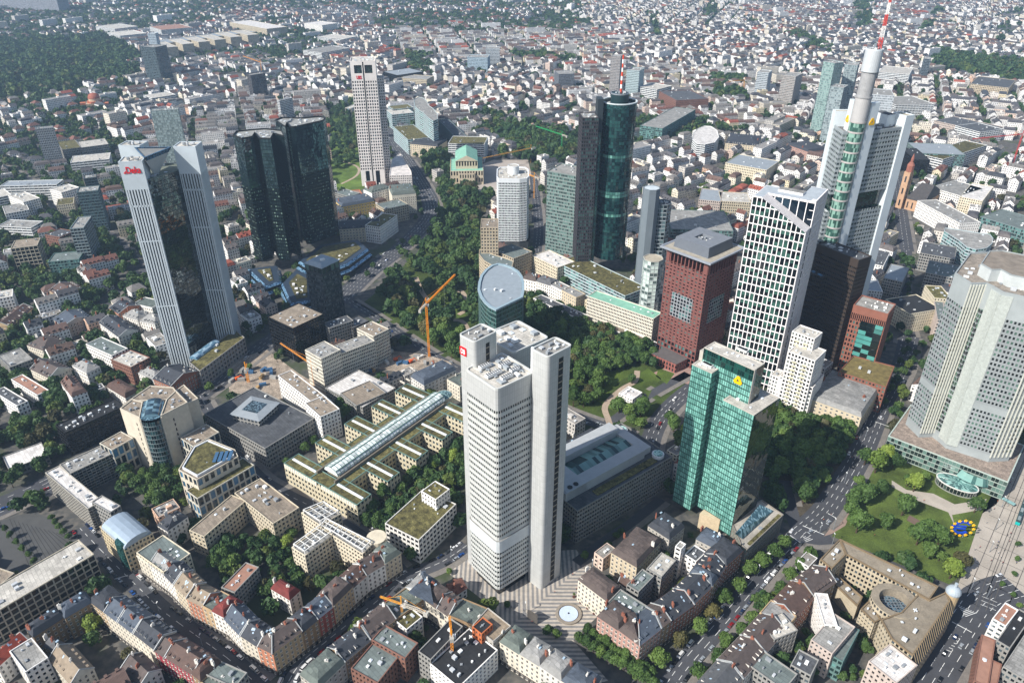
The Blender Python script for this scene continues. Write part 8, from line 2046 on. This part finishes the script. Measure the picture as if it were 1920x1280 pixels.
for i, (x, y) in enumerate([(1310, 1262), (1345, 1236), (1362, 1208), (1390, 1185), (1412, 1165), (1436, 1132), (1462, 1110), (1483, 1080), (1500, 1062), (1515, 1045), (1325, 1285)]):
    put_tree(*P(x-2, y+6), 4.0, [3, 0, 1, 0, 6, 1, 0, 3, 0, 1, 5][i], 'on the dark-roofed side', 'trees in the planted avenue')
for i in range(11):
    put_tree(*P(1085+i*14, 1205+i*8.5), 3.2, [0, 5, 0, 6, 0][i % 5], 'in the clipped grove', 'grove trees at the plaza edge'); put_tree(*P(1100+i*12, 1190+i*8.2), 3.0, [5, 0, 6][i % 3], 'in the clipped grove', 'grove trees at the plaza edge')
for a in [(1028, 1185, 3.4, 0), (1042, 1192, 3, 6), (842, 1072, 2.2, 1), (950, 1135, 2.3, 1), (1128, 1040, 2.8, 5), (1140, 1022, 2.8, 0), (1155, 1008, 2.6, 5), (1165, 1000, 2.6, 0), (1095, 1045, 2.8, 5),
          (178, 1180, 6.5, 4), (425, 1050, 6, 0), (440, 1062, 5, 1), (405, 1062, 5, 5), (565, 1090, 4.5, 1), (580, 1100, 4, 6), (555, 1075, 3.5, 2), (540, 1020, 4.5, 4), (535, 1040, 3.5, 4), (548, 1005, 4.2, 1),
          (780, 895, 6, 1), (770, 870, 5, 2), (812, 880, 4.2, 4), (850, 865, 5.5, 4), (858, 880, 5, 1), (700, 960, 6, 0), (720, 940, 6, 5), (735, 965, 5.5, 0), (755, 925, 5.5, 1), (690, 985, 5, 0), (710, 985, 5, 2), (745, 985, 4.5, 0),
          (640, 765, 5.5, 0), (650, 785, 5.5, 5), (635, 750, 5, 1), (590, 830, 4, 1), (575, 845, 4, 0), (540, 872, 3.5, 0), (528, 665, 4, 0), (520, 675, 3.6, 5),
          (285, 905, 5, 0), (300, 920, 5.5, 1), (265, 910, 4.5, 2), (315, 895, 5, 0), (330, 905, 4, 4), (290, 935, 5, 1), (245, 905, 4.5, 0), (270, 890, 3.8, 6), (310, 940, 4.5, 4), (325, 925, 4, 0),
          (240, 740, 5, 0), (160, 745, 5, 5), (180, 738, 5, 0), (115, 765, 4.5, 1), (75, 790, 6, 0), (60, 805, 6, 5), (30, 815, 5, 0), (110, 700, 5.5, 0), (105, 725, 5, 5), (50, 690, 4, 1), (120, 850, 4.5, 0), (80, 885, 4.5, 1), (60, 935, 4.5, 0), (25, 910, 4.5, 5),
          (395, 730, 4, 1), (435, 705, 3.8, 0), (400, 695, 4, 1), (425, 672, 4, 0), (470, 690, 3.2, 1), (370, 755, 3.6, 0), (460, 565, 8, 2), (450, 550, 7, 1), (470, 545, 6, 5), (265, 470, 6.5, 2), (190, 480, 7, 2), (205, 465, 6, 0), (250, 480, 5, 0), (215, 455, 5, 1), (225, 590, 5, 1), (270, 560, 5, 1), (255, 500, 6, 4), (110, 505, 5, 0),
          (690, 515, 4, 1), (700, 500, 4, 0), (750, 470, 4.5, 0), (755, 455, 4, 1), (788, 385, 4, 0), (790, 400, 4.5, 1), (780, 410, 4, 2), (655, 510, 4, 2), (650, 525, 4, 1), (1700, 500, 7, 4), (1690, 490, 6, 1), (1735, 620, 4, 3), (1745, 640, 4.5, 7), (1725, 650, 4, 1),
          (1690, 700, 4.5, 0), (1700, 690, 4.5, 5), (1708, 680, 4, 0), (1670, 730, 4, 1), (1680, 715, 4.5, 0), (1715, 665, 4, 6), (800, 1180, 2, 2), (1285, 820, 7, 4), (1275, 835, 6.5, 1), (1262, 805, 6.5, 0), (1255, 790, 5, 0), (1160, 770, 7, 0), (1200, 800, 5, 1), (1185, 715, 4.5, 1), (1135, 720, 5, 1)]:
    put_tree(*P(a[0], a[1]+4), a[2]*.85, a[3], None, 'street and courtyard trees')
for i in range(6):
    put_tree(*P(12+i*11, 998+i*12), 2.0, 5, 'in the row of small trees on the dark square', 'street and courtyard trees')
for i in range(5):
    put_tree(*P(98+i*8, 975+i*9), 2.0, 0, 'in white tubs beside the dark square', 'street and courtyard trees')
for pl_, n_ in (('1700,660 1712,560 1705,500', 14), ('1655,760 1700,650', 6), ('1900,1080 1905,1000', 3), ('1905,1140 1862,1080', 3)):
    a_, b_ = [t for t in pline(' '.join([pl_.split()[0], pl_.split()[-1]]))]
    for i in range(n_): put_tree(*add(lerp(a_, b_, i/n_), (RT.uniform(-2, 2), 0)), 3.0 if n_ > 3 else 1.6, RT.choice([0, 5, 1]), None, 'street and courtyard trees')
NEARTREES.sort(key=lambda t: math.hypot(t[0], t[1]))
REST = [(x, y, r) for x, y, r, *_ in NEARTREES[300:]]
for x, y, r, k, place, grp in NEARTREES[:300]:
    k = RT.randrange(9) if k is None else k; root, mi, R0 = TP[k]; s = r/R0*1.22; sz = 'large' if r > 5.6 else 'small' if r < 3.5 else 'medium'
    nm = f"{sz} {TCN[mi]} tree {place if place else where(x, y)}"
    if not TPUSED[k]:
        o = root; TPUSED[k] = 1; o.location = (x, y, 0); o.rotation_euler = (0, 0, RT.uniform(0, 6.28)); o['group'] = grp or 'city trees'; o['label'] = words(nm)
    else: o = dup(root, (x, y, 0), RT.uniform(0, 6.28), None, nm, grp or 'city trees')
    o.scale = (s, s, s*RT.uniform(.9, 1.15)); o['category'] = 'tree'
for i, (root, mi, R0) in enumerate(TP):
    if not TPUSED[i]:
        for c in list(root.children): bpy.data.objects.remove(c)
        bpy.data.objects.remove(root)
def woods(name, pts, nq, size, mats, label, cat='trees'):
    rg = np.random.default_rng(4); groups = [[] for _ in mats]
    protos = [crown_arrays(70+i, 5.0, 9.0, nq, size, 7) for i in range(8)]
    for x, y, r in pts:
        V = protos[rg.integers(8)]; a = rg.uniform(0, 6.28); c, s = math.cos(a), math.sin(a); k = r/5*1.2
        W = np.empty_like(V); W[:, 0] = (V[:, 0]*c-V[:, 1]*s)*k+x; W[:, 1] = (V[:, 0]*s+V[:, 1]*c)*k+y; W[:, 2] = V[:, 2]*k*rg.uniform(.9, 1.2); groups[rg.choice(len(mats), p=[.5, .32, .12, .06])].append(W)
    Vs = [np.concatenate(g) for g in groups if g]; me = quadmesh(name, np.concatenate(Vs), mats[0])
    for m in mats[1:]: me.materials.append(m)
    idx = np.concatenate([np.full(len(v)//4, i, np.int32) for i, v in enumerate(Vs)])
    if len(idx) == len(me.polygons): me.polygons.foreach_set('material_index', idx)
    o = link(name, me); o['kind'] = 'stuff'; o['label'] = label; o['category'] = cat
FL = [leafmat((.030, .068, .022), (.07, .13, .04), True), leafmat((.045, .09, .024), (.11, .17, .045), True), leafmat((.07, .105, .022), (.15, .19, .045), True), leafmat((.055, .055, .024), (.11, .10, .035), True)]
near_rest = REST+[t for t in TREES if math.hypot(t[0], t[1]) < 1300]; far_t = [t for t in TREES if math.hypot(t[0], t[1]) >= 1300]
print('near rest', len(near_rest), 'far', len(far_t))
woods('mid_distance_trees', near_rest, 260, 1.7, FL, 'mass of leafy trees filling parks and courtyards beyond the nearest ones')
woods('distant_woods', [t for t in far_t if t[1] < 2300], 60, 3.1, FL, 'far-off green masses of park and garden trees')
woods('far_garden_trees', [t for t in far_t if t[1] >= 2300], 26, 4.4, FL, 'farthest green patches of trees near the top edge')
# ============================================================ cars
def car_proto(col, van=False):
    L_, W_, H_ = (5.2, 2.0, 2.2) if van else (4.4, 1.8, 1.42)
    root = bpy.data.objects.new('parked_car' if not van else 'van', None); COL.objects.link(root); m = MT(col, .25, .03, metal=.2, spec=.6, name='car_paint')
    b = MB(); hb = H_*.56 if not van else H_*.7
    prof = [(-L_/2, .3), (L_/2, .3), (L_/2, hb*.8), (L_/2-.25, hb*.93), (-L_/2+.15, hb), (-L_/2, hb*.9)]
    A = [(x, -W_/2, z) for x, z in prof]; B = [(x, W_/2, z) for x, z in prof]; b.poly(A); b.poly(B[::-1]); b.strip(B, A); b.build('body', m, root)
    c = MB(); x0, x1, t = (-L_/2+.35, L_/2-1.2, .55) if not van else (-L_/2+.1, L_/2-.9, .4)
    lo = [(x0, -W_/2+.08), (x1, -W_/2+.08), (x1, W_/2-.08), (x0, W_/2-.08)]; hi = [(x0+.45, -W_/2+.28), (x1-t, -W_/2+.28), (x1-t, W_/2-.28), (x0+.45, W_/2-.28)]
    c.strip([(x, y, hb-.03) for x, y in lo], [(x, y, H_-.05) for x, y in hi]); c.build('windows', MT('#14181b', .1, .02, spec=.8), root)
    r = MB(); r.prism(hi, H_-.05, H_); r.build('roof_panel', m, root)
    for sx in (-1, 1):
        for sy in (-1, 1):
            w = MB(); pts = [(sx*L_*.31+.32*math.cos(a*math.pi/5), .32+.32*math.sin(a*math.pi/5)) for a in range(10)]; y0, y1 = sy*W_/2-.02*sy, sy*(W_/2-.22)
            P0 = [(x, y0+sy*.03, z) for x, z in pts]; P1 = [(x, y1, z) for x, z in pts]; w.poly(P0 if sy < 0 else P0[::-1]); w.strip(P0, P1); w.build('wheel', MT('#161616', .8, .03), root)
    return root
CC = [('white', '#d9dadb', 0), ('silver', '#9da2a6', 0), ('black', '#141517', 0), ('dark grey', '#3b3e42', 0), ('dark blue', '#1d2c4b', 0), ('red', '#8e1a1c', 0), ('white', '#dcdcda', 1), ('blue', '#27508f', 0)]
CP = [car_proto(c, v) for _, c, v in CC]; CU = [0]*len(CC); RCAR = random.Random(31); CN = 0
def put_car(p, an, place, cat):
    global CN
    if CN >= 290: return
    CN += 1; k = RCAR.choice([0, 0, 1, 1, 2, 2, 3, 3, 4, 5, 6, 7, 2, 1]); nm = f"{CC[k][0]} {'van' if CC[k][2] else 'car'} {place} {where(*p)}"
    if not CU[k]: o = CP[k]; CU[k] = 1; o.location = (*p, .045); o.rotation_euler = (0, 0, an); o['label'] = words(nm)
    else: o = dup(CP[k], (*p, .045), an, None, nm)
    o['category'] = 'van' if CC[k][2] else 'car'; o['group'] = 'cars parked along the kerb' if cat == 'parked' else 'cars driving on the streets'; o.name = 'parked_car' if cat == 'parked' else 'moving_car'
for idx, (pl, w_, lanes) in enumerate(ROADS[:15]):
    if idx in (7, 4, 14): continue
    park = {5: 0, 6: 1, 10: 1, 11: 1, 12: .5, 8: .4, 14: .6, 15: .6}.get(idx, 0)
    acc_ = 0
    for i in range(len(pl)-1):
        L_ = ln(sub(pl[i+1], pl[i])); e = nrm(sub(pl[i+1], pl[i])); n = (-e[1], e[0]); an = math.atan2(e[1], e[0]); t = RCAR.uniform(0, 3)
        while t < L_ and park:
            for s in (-1, 1):
                if RCAR.random() < .74*park:
                    p = add(add(pl[i], mul(e, t)), mul(n, s*(w_/2-1.15)))
                    if p[1] > 236: put_car(p, an+(math.pi if s > 0 else 0)+RCAR.uniform(-.03, .03), 'parked', 'parked')
            t += 5.9
        t = RCAR.uniform(3, 14)
        while t < L_ and lanes > 1:
            k = RCAR.randrange(lanes); o = -w_/2+w_*(k+.5)/lanes
            if not (park and k in (0, lanes-1)): put_car(add(add(pl[i], mul(e, t)), mul(n, o)), an+(math.pi if o > 0 else 0), 'driving', 'moving')
            t += RCAR.uniform(16, 46)
for (x0, y0, x1, y1, n_) in ((700, 455, 735, 432, 9), (715, 440, 748, 418, 8), (485, 530, 505, 540, 4), (465, 528, 480, 545, 4), (185, 1245, 200, 1262, 3), (415, 1015, 428, 1022, 2), (1655, 760, 1672, 745, 3)):
    a, b = P(x0, y0), P(x1, y1); e = nrm(sub(b, a)); an = math.atan2(e[1], e[0])+1.2
    for i in range(n_): put_car(lerp(a, b, i/max(1, n_-1)), an, 'parked', 'parked')
for i, r in enumerate(CP):
    if not CU[i]:
        for c in list(r.children): bpy.data.objects.remove(c)
        bpy.data.objects.remove(r)
# people on the squares: tiny upright figures
def person_mesh(top, legs):
    b = MB(); 
    def ring(z, rx, ry): return [(rx*math.cos(a*math.pi/4), ry*math.sin(a*math.pi/4), z) for a in range(8)]
    prof = [(0, .16, .11, 1), (.45, .17, .12, 1), (.88, .2, .14, 1), (1.1, .18, .13, 0), (1.42, .25, .14, 0), (1.5, .1, .09, 0), (1.54, .08, .08, 2), (1.65, .11, .12, 2), (1.74, .08, .09, 2)]
    for (z0, a0, b0, m), (z1, a1, b1, _) in zip(prof, prof[1:]): b.strip(ring(z0, a0, b0), ring(z1, a1, b1), m)
    b.poly(ring(1.74, .08, .09), 2); o = b.build('person', [MT(top, .8, .02), MT(legs, .8, .02), MT('#a87a5c', .7, .02)]); me = o.data; bpy.data.objects.remove(o); return me
PM_ = [('red top', person_mesh('#a8322a', '#2a2d38')), ('white top', person_mesh('#dcdad6', '#3a3f50')), ('dark clothes', person_mesh('#24262c', '#1b1c20')), ('blue top', person_mesh('#34548c', '#4b4438')), ('orange top', person_mesh('#d4622a', '#3a3a3a'))]
RP = random.Random(12)
for (px, n_, pl_) in (('1800,1105 1850,965 1905,870 1950,900 1900,1130', 26, 'walking on the tram square'), ('880,1100 960,1150 1060,1200 1110,1080 1075,1050', 16, 'crossing the striped plaza'), ('1640,880 1760,950 1770,1060 1600,1000', 12, 'on the lawn'), ('1640,760 1600,880 1560,980 1530,1000', 10, 'on the pavement beside the small park')):
    p = pline(px); xs = [q[0] for q in p]; ys = [q[1] for q in p]; k = 0; gd = 0
    while k < n_ and gd < 900:
        gd += 1; q = (RP.uniform(min(xs), max(xs)), RP.uniform(min(ys), max(ys)))
        if not inside(q, p): continue
        nm, me = RP.choice(PM_); o = link('person', me, None, (*q, .07), RP.uniform(0, 6)); tag(o, f'person in {nm} {pl_}', 'person', 'people '+pl_); k += 1
# ============================================================ air
hz = MB(); hz.prism([(-3600, -40), (3600, -40), (3600, 6500), (-3600, 6500)], -1, 352, bottom=True)
vm_ = bpy.data.materials.new('haze'); vm_.use_nodes = True; t = vm_.node_tree; t.nodes.clear()
pv = t.nodes.new('ShaderNodeVolumePrincipled'); pv.inputs['Color'].default_value = (.52, .74, 1, 1); pv.inputs['Density'].default_value = HAZE; pv.inputs['Anisotropy'].default_value = .2
ot = t.nodes.new('ShaderNodeOutputMaterial'); t.links.new(pv.outputs[0], ot.inputs['Volume'])
h = hz.build('haze', vm_); h['kind'] = 'stuff'; h['label'] = 'thin pale blue haze over the whole city'; h['category'] = 'haze'

# ============================================================ labels: tell look-alikes apart by their place
bpy.context.view_layer.update()
top = {}
for o in SC.objects:
    if o.parent is None and o.get('label') and o.get('kind') is None: top.setdefault((o['label'], ), []).append(o)
for (lab,), os_ in top.items():
    if len(os_) < 2: continue
    os_.sort(key=lambda o: PX(o.location.x, o.location.y)[0])
    if len(lab.split()) > 13: lab = lab.replace(' town house', ' house').replace('in the row of small trees on', 'in the row on').replace('medium ', '').replace('small dark', 'dark')
    for i, o in enumerate(os_):
        if len(lab.split()) <= 13: o['label'] = f'{lab}, {ordn(i)} from left'
        if not o.get('group'): o['group'] = 'similar '+o.get('category', 'thing')+'s'
for o in SC.objects:
    if '_b' in o: del o['_b']
    if o.get('label') and len(o['label'].split()) > 16: o['label'] = ' '.join(o['label'].split()[:16])
print('objects', len(SC.objects))
